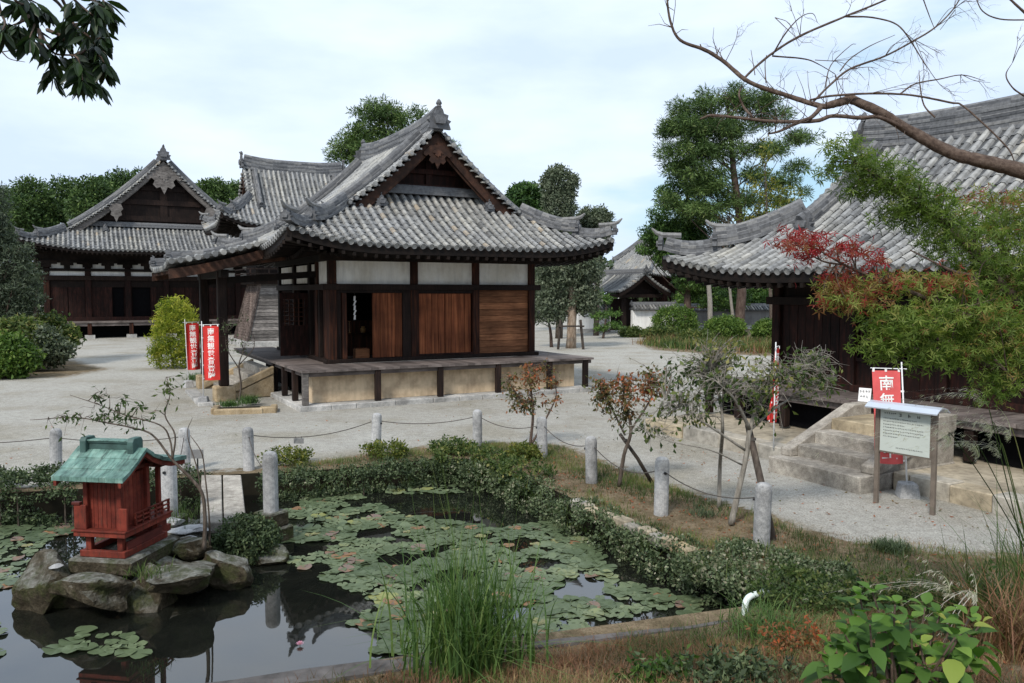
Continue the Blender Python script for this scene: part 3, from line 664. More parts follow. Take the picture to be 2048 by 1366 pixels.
    for k in range(2): lf.box(dm,.0+.86*k,.12+.86*k,2.35,3.3,-.02,.025)
    leaf=dm.build('door_leaf',MATS['maroon_wood'],t); gm=MB()
    for k in range(5): a_=.16+.66*k/4; lf.box(gm,a_-.018,a_+.018,2.35,3.3,-.01,.02,.9)
    for k in range(7): a_=2.35+.95*k/6; lf.box(gm,.12,.86,a_-.018,a_+.018,-.006,.016,.9)
    gm.build('door_grid',MATS['red_post'],leaf)
    bs=WL((X0,WY+.2),(X0,9.3)); m=MB(); m.box(X0+.25,WY+.3,DZ+.02,X1-.1,9.2,DZ+.06,.2); m.build('floor_boards',MATS['deck_wood'],t)
    m=MB(); m.box(X0+.1,9.3,DZ,X1,9.4,4.6); m.box(X1-.1,WY+.2,DZ,X1,9.3,4.6); m.box(X0+.1,WY+.2,4.5,X1-.1,9.3,4.6); m.box(X0+.35,5.4,DZ,X1-.3,5.5,4.5); m.build('inner_wall',MATS['shade_black'],t)
    m=MB(); m.box(2.6,4.2,DZ+.06,4.2,4.9,2.0); m.box(2.5,4.1,2.0,4.3,5.0,2.06); m.box(2.9,4.5,2.06,3.9,4.9,2.5); m.build('altar_table',MATS['red_post'],t,bevel=.01)
    m=MB(); m.lathe([(.02,0),(.09,.02),(.11,.14),(.06,.2),(.07,.24)],(3.3,4.3,2.06),10); m.lathe([(.05,0),(.012,.05),(.012,.4),(.06,.44)],(2.8,4.3,2.06),8); m.lathe([(.05,0),(.012,.05),(.012,.4),(.06,.44)],(3.8,4.3,2.06),8); m.build('altar_vessels',MATS['brass'],t)
    # porch roof over the stairs
    m=MB(); px0,px1,py0,py1=-3.35,-.35,2.75,8.75; zt=lambda x:4.28+.22*max(0,(x-px0)/(px1-px0))+.50*max(0,(x-px0)/(px1-px0))**1.5
    lf_=lambda y:.18*max(0,(abs(y-cy)/3.0-.4)/.6)**2
    nrow=int((py1-py0)/.285)
    xs_=np.linspace(px1,px0,11)
    for k in range(nrow+1):
        y=py0+(py1-py0)*k/nrow
        for i in range(10):
            a_,b_=np.array([xs_[i],y,zt(xs_[i])+lf_(y)]),np.array([xs_[i+1],y,zt(xs_[i+1])+lf_(y)]); m.tube([a_,b_],[.075,.088],7,cap=(i==9))
        if k<nrow:
            ym=y+.1425; V=[]
            for i in range(10):
                for x,o in ((xs_[i],-.02),(xs_[i+1],.03)): V+=[(x,ym-.1425,zt(x)+lf_(ym)+o),(x,ym+.1425,zt(x)+lf_(ym)+o)]
            m.add(V,[(4*i,4*i+1,4*i+3,4*i+2) for i in range(10)]+[(4*i+2,4*i+3,4*i+5,4*i+4) for i in range(9)])
    for y,sg in ((py0,-1),(py1,1)):
        for k in range(11):
            x=px0+.1+(px1-px0-.5)*k/10; m.tube([(x,y+.02*sg,zt(x)+.21),(x,y+.36*sg,zt(x)+.17)],[.085,.09],8)
    for k in range(int((px1-px0)/.1)): pass
    pr=m.build('porch_roof',MATS['tile'],t)
    for y in (py0+.28,py1-.28):
        m=MB(); pth=[(x,y,zt(x)+.1+.1*max(0,(px0+1.0-x))) for x in np.linspace(px1-.2,px0+.12,9)]; ridge_mesh(m,pth,.24,.16,2); oni(m,pth[-1],(-1,0,0),.36); m.build('porch_ridge',MATS['ridge_tile'],pr)
    m=MB()
    for y in (py0+.02,py1-.02):
        V=[]
        for k in range(9):
            x=px0+.05+(px1-px0+.4)*k/8; z=zt(min(x,px1))-.05; V+=[(x,y-.04,z),(x,y-.04,z-.3),(x,y+.04,z-.3),(x,y+.04,z)]
        m.add(V,[(4*k+i,4*k+(i+1)%4,4*k+4+(i+1)%4,4*k+4+i) for k in range(8) for i in range(4)]+[(0,1,2,3),(35,34,33,32)],.9)
    for k in range(18):
        y=py0+.2+(py1-py0-.4)*k/17; m.bar((px0+.08,y,zt(px0)-.13),(px1+.8,y,zt(px1)-.35),.08,.1,t=.3)
    m.add([(px0+.05,py0,zt(px0)-.06),(px0+.05,py1,zt(px0)-.06),(px1+.6,py1,zt(px1)-.1),(px1+.6,py0,zt(px1)-.1)],[(0,1,2,3)],.1)
    m.build('porch_eaves',MATS['barge_wood'],t)
    for y in (3.72,7.8):
        MB().box(-1.78,y-.15,.46,-1.48,y+.15,4.2).build('porch_post',MATS['dark_wood'],t,bevel=.03)
        MB().box(-1.95,y-.32,-.05,-1.3,y+.32,.46).build('post_stone',MATS['sand_stone'],t,bevel=.04)
        m=MB(); m.bar((-1.6,y,3.9),(1.5,y,4.15),.16,.22); m.build('porch_beam',MATS['eave_shade_wood'],t)
    m=MB(); m.box(-1.75,3.0,4.0,-1.52,8.5,4.24); m.build('porch_beam',MATS['eave_shade_wood'],t)
    # stairs with masonry side
    m=MB(); y0,y1=4.15,7.35
    for k in range(4): m.box(-.36*(k+1),y0,0,-.36*k-.02,y1,DZ-.24*(k+1)-.0)
    m.build('stair_steps',MATS['step_stone'],t,bevel=.015)
    for y in (y0-.28,y1+.02):
        m=MB(); V=[(.02,y,1.02),(.02,y,.78),(-1.75,y,.0),(-1.75,y,.24)]; V+= [(a_,b_+.26,c_) for a_,b_,c_ in V]
        m.add(V,[(0,1,2,3),(7,6,5,4),(0,4,5,1),(1,5,6,2),(2,6,7,3),(3,7,4,0)],.6)
        m.prism([(.02,.0),(-1.6,.0),(.02,.77)],lambda u,v:(u,y+.03,v),lambda u,v:(u,y+.24,v),.3)
        m.build('stair_stringer',MATS['sand_stone'],t,bevel=.015)
    return t
HALL=central_hall()
t_=thing('offering_box',ab(2.72,2.75,1.25),'small wooden offering box standing just inside the open doorway','box',rz=YAW); MB().box(-.25,-.15,0,.25,.15,.34).build('box_body',MATS['plank_wood'],t_,bevel=.01); m=MB()
for k in range(6): m.box(-.22+.08*k,-.14,.345,-.18+.08*k,.14,.37)
m.build('slatted_lid',MATS['plank_wood'],t_)
t_=thing('paper_tassel',ab(2.45,2.6,3.5),'white paper tassel hanging in the dark open doorway','hanging tassel',rz=YAW); m=MB(); z=0
for k in range(5): m.add([(-.02+.03*(k%2),0,-.16*k-.1),(.05+.03*(k%2),0,-.16*k-.1),(.04-.03*(k%2),.01,-.16*(k+1)-.1),(-.03-.02*(k%2),.01,-.16*(k+1)-.1)],[(0,1,2,3)])
m.build('paper_strip',MATS['paper_white'],t_); m=MB(); m.tube([(0,0,0),(.01,0,-.1)],.006,5); m.build('string',MATS['rope'],t_)
t_=thing('white_jar',ab(3.35,2.75,1.25),'white jar beside the sliding door of the open doorway','jar'); m=MB(); m.lathe([(.07,0),(.11,.06),(.12,.2),(.07,.27),(.08,.3)],n=14); m.build('jar_body',MATS['paper_white'],t_,smooth=True); m=MB(); m.lathe([(.06,.3),(.06,.32),(.02,.345)],n=12); m.build('lid',MATS['paper_white'],t_)
# ================================================================ right hall
def right_hall():
    t=thing('temple_hall',ab(10.4,-13.2),'nearby tiled hall on the right with dark slatted walls, veranda and maple sprays before it','temple hall',rz=YAW)
    # local x = a-10.4, y = b+13.2
    irimoya(t,3.4,0,'y',5.2,7.35,4.7,4.0,4.0,7.5,.55,pitch=.30,tl=.34,c=.40,wall=(3.4,4.6),rid=(.42,.66,8),sides=(-1,),faces=(1,-1),pend=.8)
    DZ=1.17; m=MB()
    for k in range(54):
        y0=-5.9+11.8*k/54; m.box(-1.6,y0+.004,DZ-.08,.1,y0+11.8/54-.004,DZ-random.uniform(0,.004))
    m.box(-1.5,-5.8,DZ-.24,-1.36,5.8,DZ-.085,.2); m.build('veranda_deck',MATS['deck_wood'],t)
    for y in (-5.6,-4.2,-2.8,-1.45,1.6,3.1,4.6,5.7): MB().box(-1.46,y-.09,.3,-1.28,y+.09,DZ-.24).build('veranda_post',MATS['dark_wood'],t,bevel=.012)
    m=MB(); m.box(.3,-4.5,.2,.45,4.5,DZ); m.box(-1.0,-5.6,.28,-.9,-1.5,DZ-.3); m.box(-1.0,1.5,.28,-.9,5.6,DZ-.3); m.build('underfloor_shade',MATS['shade_black'],t)  # near-black sheets behind the posts stand in for shade below the deck
    f=WL((0,4.6),(0,-4.6)); posts=(0,2.3,4.6,6.9,9.2)
    for u in posts: wbox(f,t,'post','maroon_wood',u-.13,u+.13,DZ,3.9,-.13,.14,.02)
    wbox(f,t,'sill_beam','maroon_wood',-.2,9.4,DZ,DZ+.16,-.1,.2); wbox(f,t,'tie_beam','dark_wood',-.3,9.5,3.2,3.4,-.1,.18); wbox(f,t,'head_beam','eave_shade_wood',-.3,9.5,3.75,4.1,-.12,.18)
    planks(f,t,'plank_wall','maroon_wood',.13,2.17,DZ+.16,3.2,-.05,.02,8,True)
    for i,(u0,u1) in enumerate(((2.43,4.47),(4.73,6.77),(7.03,9.07))):
        z1=DZ+.75
        b_=planks(f,t,'lower_panel','maroon_wood',u0,u1,DZ+.16,z1-.02,-.04,.03,5,True)
        m=MB()
        n=15
        for k in range(n+1): a_=u0+(u1-u0)*k/n; f.box(m,a_-.028,a_+.028,z1+.02,3.2,-.02,.05)
        f.box(m,u0,u1,z1-.03,z1+.05,-.03,.08); f.box(m,u0,u1,2.6,2.66,-.03,.06)
        g=m.build('slat_window',MATS['maroon_wood'],t); k_=MB(); f.box(k_,u0,u1,z1,3.2,-.12,-.08); k_.build('backing_panel',MATS['shade_black'],g)
    m=MB()
    for a_,b_ in zip(posts[:-1],posts[1:]): f.box(m,a_+.13,b_-.13,3.4,3.75,-.08,-.02)
    m.build('upper_boards',MATS['dark_wood'],t)
    m=MB(); m.box(.05,4.5,DZ,6.8,4.6,4.11); m.box(.05,-4.6,DZ,6.8,-4.5,4.11); m.box(6.7,-4.5,DZ,6.8,4.5,4.11); m.build('side_wall',MATS['maroon_wood'],t)
    # platform and kerb stones
    m=MB(); m.box(-3.05,-6.4,-.1,7,5.9,.25); m.build('platform',MATS['kerb_stone'],t)
    for y0,y1 in ((-6.4,-1.32),(1.0,5.9)):
        m=MB(); y=y0
        while y<y1-.1:
            l=min(random.uniform(.7,1.5),y1-y); m.box(-3.45+random.uniform(-.02,.02),y+.008,-.1,-3.0,y+l-.008,.29+random.uniform(-.015,.015)); y+=l
        m.build('kerb_stones',MATS['kerb_stone'],t,bevel=.02)
right_hall()
def right_stairs():
    t=thing('stone_stairs',ab(6.1,-13.4),'weathered stone stairs with sloping side slabs leading up to the dark hall','stairs',rz=YAW)
    st=[(0,.28,-1.1,1.02),(.52,.51,-.82,.76),(1.0,.74,-.82,.76),(1.48,.96,-.82,.76)]
    for i,(x,z,y0,y1) in enumerate(st): MB().box(x,y0,-.05,2.72,y1,z).build('stair_step',MATS['step_stone' if i!=3 else 'kerb_stone'],t,bevel=.018)
    for y in (-1.1,.76):
        m=MB(); m.prism([(.36,.281),(.68,.281),(2.35,1.18),(2.72,1.18),(2.72,1.0),(2.72,.281)] if False else [(.34,.281),(.62,.281),(2.72,.9),(2.72,1.19),(2.2,1.19),(.34,.42)],lambda u,v:(u,y,v),lambda u,v:(u,y+.27,v),.6)
        m.build('side_slab',MATS['step_stone'],t,bevel=.015)
    for y in (-1.06,.8):
        m=MB(); m.prism([(.62,.282),(2.71,.282),(2.71,.89)],lambda u,v:(u,y,v),lambda u,v:(u,y+.2,v),.2); m.build('side_wall',MATS['step_stone'],t)
right_stairs()
# ================================================================ far left main hall
def left_hall():
    o=np.array([-32.7,61.5,0])+5.87*AX
    t=thing('temple_hall',o,'largest, most distant temple hall with broad tiled gable and grey carved pendants','temple hall',rz=YAW)
    roof=irimoya(t,0,7.9,'y',10.2,9.5,6.55,5.65,6.75,14.3,.75,pitch=.33,tl=.5,c=.46,wall=(8.4,5.95),rid=(.5,.75,6),faces=(-1,),rafters=True,pend=2.3,gable='grey_wood',gwall='dark_wood')
    for sp in (-1,1):   # side pendants on the bargeboards
        m=MB(); s=1.5; pts=[(0,0),(.3,-.05),(.42,-.3),(.28,-.42),(.34,-.62),(.14,-.72),(0,-1.0),(-.14,-.72),(-.34,-.62),(-.28,-.42),(-.42,-.3),(-.3,-.05)]
        m.prism([(sp*3.55+x*s*.8,10.6+y*s) for x,y in pts],lambda u,v:(u,1.32,v),lambda u,v:(u,1.4,v),.5); m.build('side_pendant',MATS['grey_wood'],roof)
    DZ=1.3; m=MB(); m.box(-9.8,0,DZ-.12,9.8,1.9,DZ); m.box(-9.8,.1,DZ-.35,9.8,.3,DZ-.125); m.build('veranda_deck',MATS['deck_wood'],t)
    for x in np.arange(-8.6,9,2.92): MB().box(x-.15,.05,.25,x+.15,.4,DZ-.13).build('veranda_post',MATS['red_post'],t,bevel=.03); 
    for x in np.arange(-8.6,9,2.92): MB().box(x-.35,-.15,-.05,x+.35,.6,.25).build('base_stone',MATS['base_stone'],t)
    m=MB(); m.box(-9.6,1.5,0,9.6,1.7,DZ-.12); m.build('underfloor_shade',MATS['shade_black'],t)  # near-black sheet painted as the shade beneath the floor
    f=WL((-8.5,1.9),(8.5,1.9)); n=6; bw=17/n
    for k in range(n+1): wbox(f,t,'post','red_post' if k==0 else 'maroon_wood',k*bw-.22,k*bw+.22,DZ,5.9,-.2,.22,.05)
    wbox(f,t,'sill_beam','maroon_wood',0,17,DZ,DZ+.3,-.1,.26); wbox(f,t,'tie_beam','dark_wood',-.4,17.4,4.5,4.86,-.1,.28); wbox(f,t,'head_beam','eave_shade_wood',-.6,17.6,5.2,5.42,-.1,.32); wbox(f,t,'eave_beam','eave_shade_wood',-.6,17.6,6.0,6.9,-.1,.3)
    wbox(f,t,'transom_boards','dark_wood',.2,16.8,3.95,4.5,-.08,.02)
    for k in range(n):
        u0,u1=k*bw+.22,(k+1)*bw-.22
        wbox(f,t,'plaster_panel','wall_white',u0,u1,4.86,5.2,-.05,.05,.004); wbox(f,t,'plaster_panel','white_plaster',u0,u1,5.42,6.0,-.05,.03,.004)
        m=MB(); mid=(u0+u1)/2; f.box(m,mid-.22,mid+.22,5.42,5.65,0,.3); f.box(m,mid-.75,mid+.75,5.85,6.02,0,.35); f.box(m,mid-.45,mid+.45,5.65,5.85,0,.32)
        for e in (u0-.22,u1+.22): f.box(m,e-.35,e+.35,5.5,5.75,0,.45); f.box(m,e-.75,e+.75,5.75,6.02,0,.5)
        m.build('bracket_set',MATS['eave_shade_wood'],t)
        if k in (1,2):
            s=-1 if k==1 else 1
            planks(f,t,'door','maroon_wood',*( (u0,mid+.25) if k==1 else (mid+.25,u1)),DZ+.3,3.95,-.05,.05,5)
            wbox(f,t,'door_shade_panel','shade_black',*((mid+.3,u1-.1) if k==1 else (u0+.1,mid+.2)),DZ+.3,3.95,-.3,-.25)  # solid near-black panel, shade of the open doorway put into its colour
        else:
            for j in range(2): planks(f,t,'door','maroon_wood',u0+j*(u1-u0)/2+.02,u0+(j+1)*(u1-u0)/2-.02,DZ+.3,3.95,-.05,.04,4)
    m=MB()
    m.box(-8.5,2.2,DZ,-8.3,13.7,6.86); m.box(8.3,2.2,DZ,8.5,13.7,6.86); m.box(-8.3,13.5,DZ,8.3,13.7,6.86); m.box(-8.3,2.2,DZ,8.3,2.35,4.8); m.build('side_wall',MATS['maroon_wood'],t)
left_hall()
# ================================================================ bell tower
def bell_tower():
    c=np.array([-15.15,56.2,0.])
    t=thing('bell_tower',c,'two storey bell tower with lattice covered sloping skirt behind the nearest hall','bell tower',rz=YAW)
    irimoya(t,0,0,'x',4.05,5.58,3.4,2.6,7.8,12.0,.75,pitch=.32,tl=.5,c=.42,wall=(1.7,3.2),rid=(.42,.62,5),pend=1.0,detail=.8)
    m=MB(); m.box(-4.2,-2.9,-.1,4.2,2.9,.32); m.build('stone_base',MATS['base_stone'],t,bevel=.03)
    bx,by,tx,ty,z0,z1=3.74,2.3,2.75,1.9,.32,4.35
    V=[(-bx,-by,z0),(bx,-by,z0),(bx,by,z0),(-bx,by,z0),(-tx,-ty,z1),(tx,-ty,z1),(tx,ty,z1),(-tx,ty,z1)]
    MB().add(V,[(0,1,5,4),(1,2,6,5),(2,3,7,6),(3,0,4,7),(4,5,6,7)],.3).build('skirt',MATS['dark_wood'],t)
    m=MB(); n=17
    for k in range(n):
        a_,b_=k/n,(k+.93)/n
        for y in (-1,1):
            P=lambda s,u,o:(s*lerp(bx,tx,u),y*(lerp(by,ty,u)+o),lerp(z0,z1,u))
            m.add([P(-1,a_,.05),P(1,a_,.05),P(1,b_,.02),P(-1,b_,.02),P(-1,a_,.0),P(1,a_,.0)],[(0,1,2,3),(0,4,5,1)])
    m.build('skirt_planks',MATS['grey_wood'],t)
    m=MB(); n=11
    Q=lambda v,u,o=.05:np.array([-(lerp(bx,tx,u)+o),lerp(-lerp(by,ty,u),lerp(by,ty,u),v),lerp(z0,z1,u)])
    for k in range(-12,n+1):
        for sg in (1,-1):
            pts=[]
            for j in range(13):
                u=j/12; v=(k+.5)/n+u*12/n*1.0
                if sg<0: v=1-v
                if -0.001<=v<=1.001: pts.append(Q(v,u,.05 if sg>0 else .03))
            if len(pts)>1: m.bar(pts[0],pts[-1],.1,.03,up=(-1,0,.25))
    b_=m.build('skirt_lattice',MATS['lattice_wood'],t)
    m=MB(); m.add([Q(0,0,.01),Q(1,0,.01),Q(1,1,.01),Q(0,1,.01)],[(0,1,2,3)],.2); m.build('lattice_backing',MATS['dark_wood'],b_)
    for x in (-1,1):
        for y in (-1,1): m=MB(); m.bar((x*(bx+.04),y*(by+.05),z0),(x*(tx+.04),y*(ty+.05),z1),.16,.16); m.build('skirt_corner_board',MATS['lattice_wood'],t)
    m=MB(); m.box(-3.7,-2.7,4.36,3.7,2.7,4.5); m.box(-3.3,-2.3,4.1,3.3,2.3,4.36); m.build('balcony',MATS['dark_wood'],t)
    m=MB()
    for y in (-2.62,2.55):
        m.box(-3.65,y,5.05,3.65,y+.08,5.13); m.box(-3.65,y,4.75,3.65,y+.06,4.8)
        for x in np.linspace(-3.6,3.5,7): m.box(x,y,4.5,x+.09,y+.08,5.05)
    for x in (-3.65,3.58): m.box(x,-2.6,5.05,x+.08,2.6,5.13); m.box(x,-2.6,4.75,x+.06,2.6,4.8)
    m.build('balcony_rail',MATS['dark_wood'],t)
    m=MB(); m.box(-3.0,-1.6,4.5,3.0,1.6,8.0); m.build('upper_wall',MATS['dark_wood'],t)
    m=MB()
    for k in range(4):
        u=-2.9+k*1.93
        for y in (-1.6,1.6): m.box(u-.12,y-.13,4.5,u+.12,y+.13,7.9)
        m.box(u-.5,-2.2,7.2,u+.5,2.2,7.4); m.box(u-.7,-2.5,7.4,u+.7,2.5,7.7)
    m.build('bracket_set',MATS['eave_shade_wood'],t)
bell_tower()
# ================================================================ gate, walls and great roof on the far right
def gate():
    o=np.array([11.3,70.,0]); t=thing('temple_gate',o,'small dark wooden gate under a tiled gable roof','gate',rz=YAW)
    m=MB(); W=2.75; L=5.6; pf=prof_fn(W,3.55,5.15,.35); r=.1
    for q in np.arange(-.5,L,.3):
        for s in (-1,1):
            ps=np.linspace(.05,W,7)
            m.tube([(s*p,q,float(pf(p))+.05) for p in ps],[r*.95]*7,6); V=[]
            for p in ps: V+=[(s*p,q-.0,float(pf(p))),(s*p,q+.3,float(pf(p)))]
            m.add(V,[(2*i,2*i+1,2*i+3,2*i+2) for i in range(6)],.1)
    for s in (-1,1):
        for p in np.arange(.2,W,.3): m.tube([(s*p,-.2,float(pf(p))+.14),(s*p,-.62,float(pf(p))+.1)],.1,7)
    rf=m.build('roof',MATS['tile'],t); m=MB(); ridge_mesh(m,[(0,q,5.12) for q in (-.6,L*.5,L+.1)],.34,.4,4); oni(m,(0,-.6,5.2),(0,-1,0),.7); m.build('main_ridge',MATS['ridge_tile'],rf)
    m=MB()
    for s in (-1,1):
        V=[]
        for k in range(9):
            p=W*k/8; z=float(pf(p))-.06; V+=[(s*p,-.55,z),(s*p,-.55,z-.32),(s*p,-.45,z-.32),(s*p,-.45,z)]
        m.add(V,[(4*k+i,4*k+(i+1)%4,4*k+4+(i+1)%4,4*k+4+i) for k in range(8) for i in range(4)],.3)
    m.build('bargeboard',MATS['dark_wood'],rf)
    m=MB(); m.prism([(-W+.5,3.4),(-W+.5,3.6),(0,5.0),(W-.5,3.6),(W-.5,3.4)],lambda u,v:(u,.4,v),lambda u,v:(u,.55,v),.3); m.box(-W+.3,0,3.1,W-.3,L,3.4); m.build('gable_wall',MATS['dark_wood'],t)
    for x in (-1.5,1.5):
        for y in (.5,4.6): MB().box(x-.15,y-.15,0,x+.15,y+.15,3.2).build('gate_post',MATS['dark_wood'],t)
    for x in (-.72,.72): MB().box(x-.7,2.5,.15,x+.7,2.6,3.0).build('gate_door',MATS['dark_wood'],t)
gate()
def tiled_wall(name,p,q,h,label,mt,group=None,thick=.45,cap=.7,base=True):
    p=np.array([p[0],p[1],0.]);q=np.array([q[0],q[1],0.]); d=unit(q-p); L=float(np.linalg.norm(q-p)); ang=math.atan2(d[1],d[0])
    t=thing(name,p,label,'wall',group,rz=ang)
    m=MB(); m.box(0,-thick/2,.3 if base else 0,L,thick/2,h); m.build('wall_face',MATS[mt],t)
    if base: m=MB(); m.box(-.03,-thick/2-.05,-.05,L+.03,thick/2+.05,.3); m.build('stone_footing',MATS['base_stone'],t)
    m=MB(); hc=.5
    for s in (-1,1):
        for x in np.arange(.14,L,.3):
            m.tube([(x,s*.08,h+hc-.06),(x,s*(cap),h+.12)],[.085,.09],6)
        m.add([(0,0,h+hc-.1),(L,0,h+hc-.1),(L,s*cap,h+.06),(0,s*cap,h+.06)],[(0,1,2,3)],.1); m.add([(0,s*cap,h+.06),(L,s*cap,h+.06),(L,s*thick/2,h-.02),(0,s*thick/2,h-.02)],[(0,1,2,3)],.05)
    m.add([(0,-cap,h+.06),(0,cap,h+.06),(0,0,h+hc-.1)],[(0,1,2)],.1); m.add([(L,-cap,h+.06),(L,cap,h+.06),(L,0,h+hc-.1)],[(0,1,2)],.1)
    rf=m.build('tile_coping',MATS['tile'],t); m=MB(); ridge_mesh(m,[(0,0,h+hc-.1),(L/2,0,h+hc-.1),(L,0,h+hc-.1)],.28,.2,2); oni(m,(0,0,h+hc-.08),(-1,0,0),.45); oni(m,(L,0,h+hc-.08),(1,0,0),.45); m.build('coping_ridge',MATS['ridge_tile'],rf)
    return t
tiled_wall('precinct_wall',(10.4,69.5),(14.3,70.4),2.0,'bright white wall with tiled coping right beside the gate','wall_white')
tiled_wall('precinct_wall',(5.8,71.5),(8.8,72.8),2.0,'pale wall with tiled coping left of the gate','wall_white')
tiled_wall('precinct_wall',(15.5,77.5),(38,82),1.75,'long grey wall with dark coping running behind the clipped bushes','grey_wall')
def great_roof():
    o=at(1300,548,112); o[2]=0; c=o+11*AX+8*BX
    t=thing('great_hall',c,'distant great hall, only its grey tiled roof slope rising above the gate','temple hall',rz=YAW)
    irimoya(t,0,0,'x',8,11,3.3,3.1,5.8,13.5,.5,pitch=.42,tl=.8,c=.35,wall=(6,9),rid=(.6,.9,4),rafters=False,pend=0,faces=(-1,),sides=(1,-1))
    m=MB(); m.box(-6,-5,0,9,6,6); m.build('wall',MATS['maroon_wood'],t)
great_roof()
# ================================================================ bollards and ropes
def bollard_proto():
    m=MB(); m.lathe([(.112,-.15),(.112,.78),(.108,.82),(.095,.86),(.065,.885),(.02,.895)],n=18,t=.5)
    t=thing('bollard',(0,0,0),'x','bollard','granite bollards round the pond'); b=m.build('shaft',MATS['granite'],t,smooth=False)
    k=MB(); k.lathe([(.03,0),(.03,.05)],n=8); 
    k=MB(); k.tube([(.1,0,.66),(.135,0,.66)],.022,8); k.build('rope_eye',MATS['black_metal'],t)
    return t
BP=bollard_proto()
BOL=[((112,945),'granite bollard left of the small red shrine, in front of the gravel yard'),((370,942),'granite bollard directly behind the red shrine, right of its green roof'),((498,940),'granite bollard behind the left side of the two-slab bridge top'),
 ((752,903),'granite bollard on the far pond bank, in front of the veranda corner posts'),((955,893),'granite bollard on the far pond bank, farthest along the sagging rope'),((1085,915),'granite bollard at the trunk of the small reddish tree'),
 ((1183,965),'granite bollard on the right bank beside the crossed stakes of the red-leaved tree'),((1322,1028),'granite bollard on the right bank between the crossed stakes and the pale trunks'),((1522,1095),'nearest granite bollard, beside the thick leaning stake')]
BPOS=[]
for i,((x,y),lab) in enumerate(BOL):
    o=BP if i==0 else copy_tree(BP); p=gnd(x,y,-.02); o.location=Vector(p); o.rotation_euler=(random.uniform(-.03,.03),random.uniform(-.03,.03),random.uniform(0,6)); o['label']=lab; BPOS.append(p)
    s=1.0+random.uniform(-.04,.03); o.scale=(s,s,s)
ISL=[]
for (x,y),lab in (((340,1032),'granite post on a block at the left foot of the slab bridge, behind the shrine'),((542,1022),'granite post on a mossy block standing in the pond beside the slab bridge')):
    p=gnd(x,y,.02); o=copy_tree(BP); o.location=Vector(p)+Vector((0,0,.0)); o.rotation_euler=(0,0,random.uniform(0,6)); o['label']=lab; o.scale=(1.05,1.05,1.08); ISL.append(p)
    b=MB(); b.box(-.19,-.19,-.22,.19,.19,.0); b.box(-.24,-.24,-1.2,.24,.24,-.22); q=b.build('pedestal',MATS['rock'],o,bevel=.02)
def rope(p,q,sag,lab,z=.68,zz=None):
    p=np.array(p)+np.array([0,0,z]); q=np.array(q)+np.array([0,0,zz or z]); d=unit(q-p); p=p+d*.11;q=q-d*.11
    pts=[lerp(p,q,t)-np.array([0,0,sag*4*t*(1-t)]) for t in np.linspace(0,1,15)]
    o=MB().tube(pts,.009,6).build('rope',MATS['rope'],None,smooth=True)
    tag(o,lab,'rope','ropes strung between the bollards'); return pts
left_end=BPOS[0]+np.array([-3.2,-.2,0])
rope(left_end,BPOS[0],.09,'rope running out of view from the leftmost bollard')
rope(BPOS[0],BPOS[1],.08,'rope passing behind the red shrine roof'); 
r2=rope(BPOS[2],BPOS[3],.16,'sagging rope with a small grey tag in front of the veranda')
rope(BPOS[3],BPOS[4],.1,'rope between the two bollards on the far bank')
rope(BPOS[4],BPOS[5],.14,'rope running to the bollard at the small reddish tree'); rope(BPOS[5],BPOS[6],.15,'rope beside the crossed stakes on the right bank'); rope(BPOS[6],BPOS[7],.2,'rope sagging behind the crossed stakes toward the pale trunks'); rope(BPOS[7],BPOS[8],.14,'nearest rope, between the pale trunks and the thick stake')
rope(BPOS[1],ISL[0],.22,'slack rope from the bridge post behind the shrine'); rope(BPOS[2],ISL[1],.2,'slack rope descending beside the slab bridge')
c=r2[5]; t_=thing('rope_tag',c,'small grey plate hanging on the sagging rope before the veranda','tag'); MB().box(-.1,-.012,-.13,.1,.012,-.02).build('plate',MATS['tag_grey'],t_)
m=MB(); m.tube([(-.06,0,-.02),(-.06,0,.02)],.006,5); m.tube([(.06,0,-.02),(.06,0,.02)],.006,5); m.build('hanger',MATS['black_metal'],t_)
p=gnd(395,945,.0); t_=thing('plaque',p,'small dark plaque on a stake behind the red shrine','plaque'); MB().box(-.12,-.015,.28,.12,.015,.45).build('plate',MATS['tag_grey'],t_); MB().tube([(0,.02,-.1),(0,.02,.45)],.015,6).build('stake',MATS['black_metal'],t_)
# ================================================================ island: rocks, bridge, shrine
def rock(name,c,s,lab,seed,mt='rock',flat=1.0,rz=0,cat='rock',group=None,sub=4):
    r=np.random.default_rng(seed); bm=bmesh.new(); bmesh.ops.create_icosphere(bm,subdivisions=sub,radius=1.0)
    pl=rand_unit(20,r); of=.42+.38*r.random(20); ph=r.random((5,3))*6; fr=1+r.random((5,3))*2.6
    V=np.array([v.co[:] for v in bm.verts])
    for n,o in zip(pl,of):
        d=V@n; V-=np.outer(np.clip(d-o,0,None)*.97,n)
    nn=V/np.linalg.norm(V,axis=1,keepdims=True); k=np.zeros(len(V))
    for i in range(5): k+=np.sin(V@(fr[i]*2.2)+ph[i,0])*.02
    k2=sum(np.sin(V@(rand_unit(1,r)[0]*f)+r.random()*6)*a_ for f,a_ in ((7,.02),(9,.018),(13,.012),(17,.01),(23,.008),(31,.006)))
    V=V+nn*(k+k2)[:,None]+r.normal(size=V.shape)*.004
    V[:,2]=np.where(V[:,2]>0,V[:,2]*flat,V[:,2]); V*=np.asarray(s)
    for v,co in zip(bm.verts,V): v.co=co
    for f in bm.faces: f.smooth=False
    me=bpy.data.meshes.new(name); bm.to_mesh(me); bm.free()
    o=link(name,me,MATS[mt]); o.location=Vector([float(x) for x in c]); o.rotation_euler=(r.uniform(-.1,.1),r.uniform(-.1,.1),rz); tag(o,lab,cat,group); return o
def rk(px,py,z,s,lab,seed,**k):
    c=gnd(px,py,z); return rock('rock',c+np.array([0,0,.03]),tuple(q*1.27 for q in s),lab,seed,group='rocks of the little island',**k)
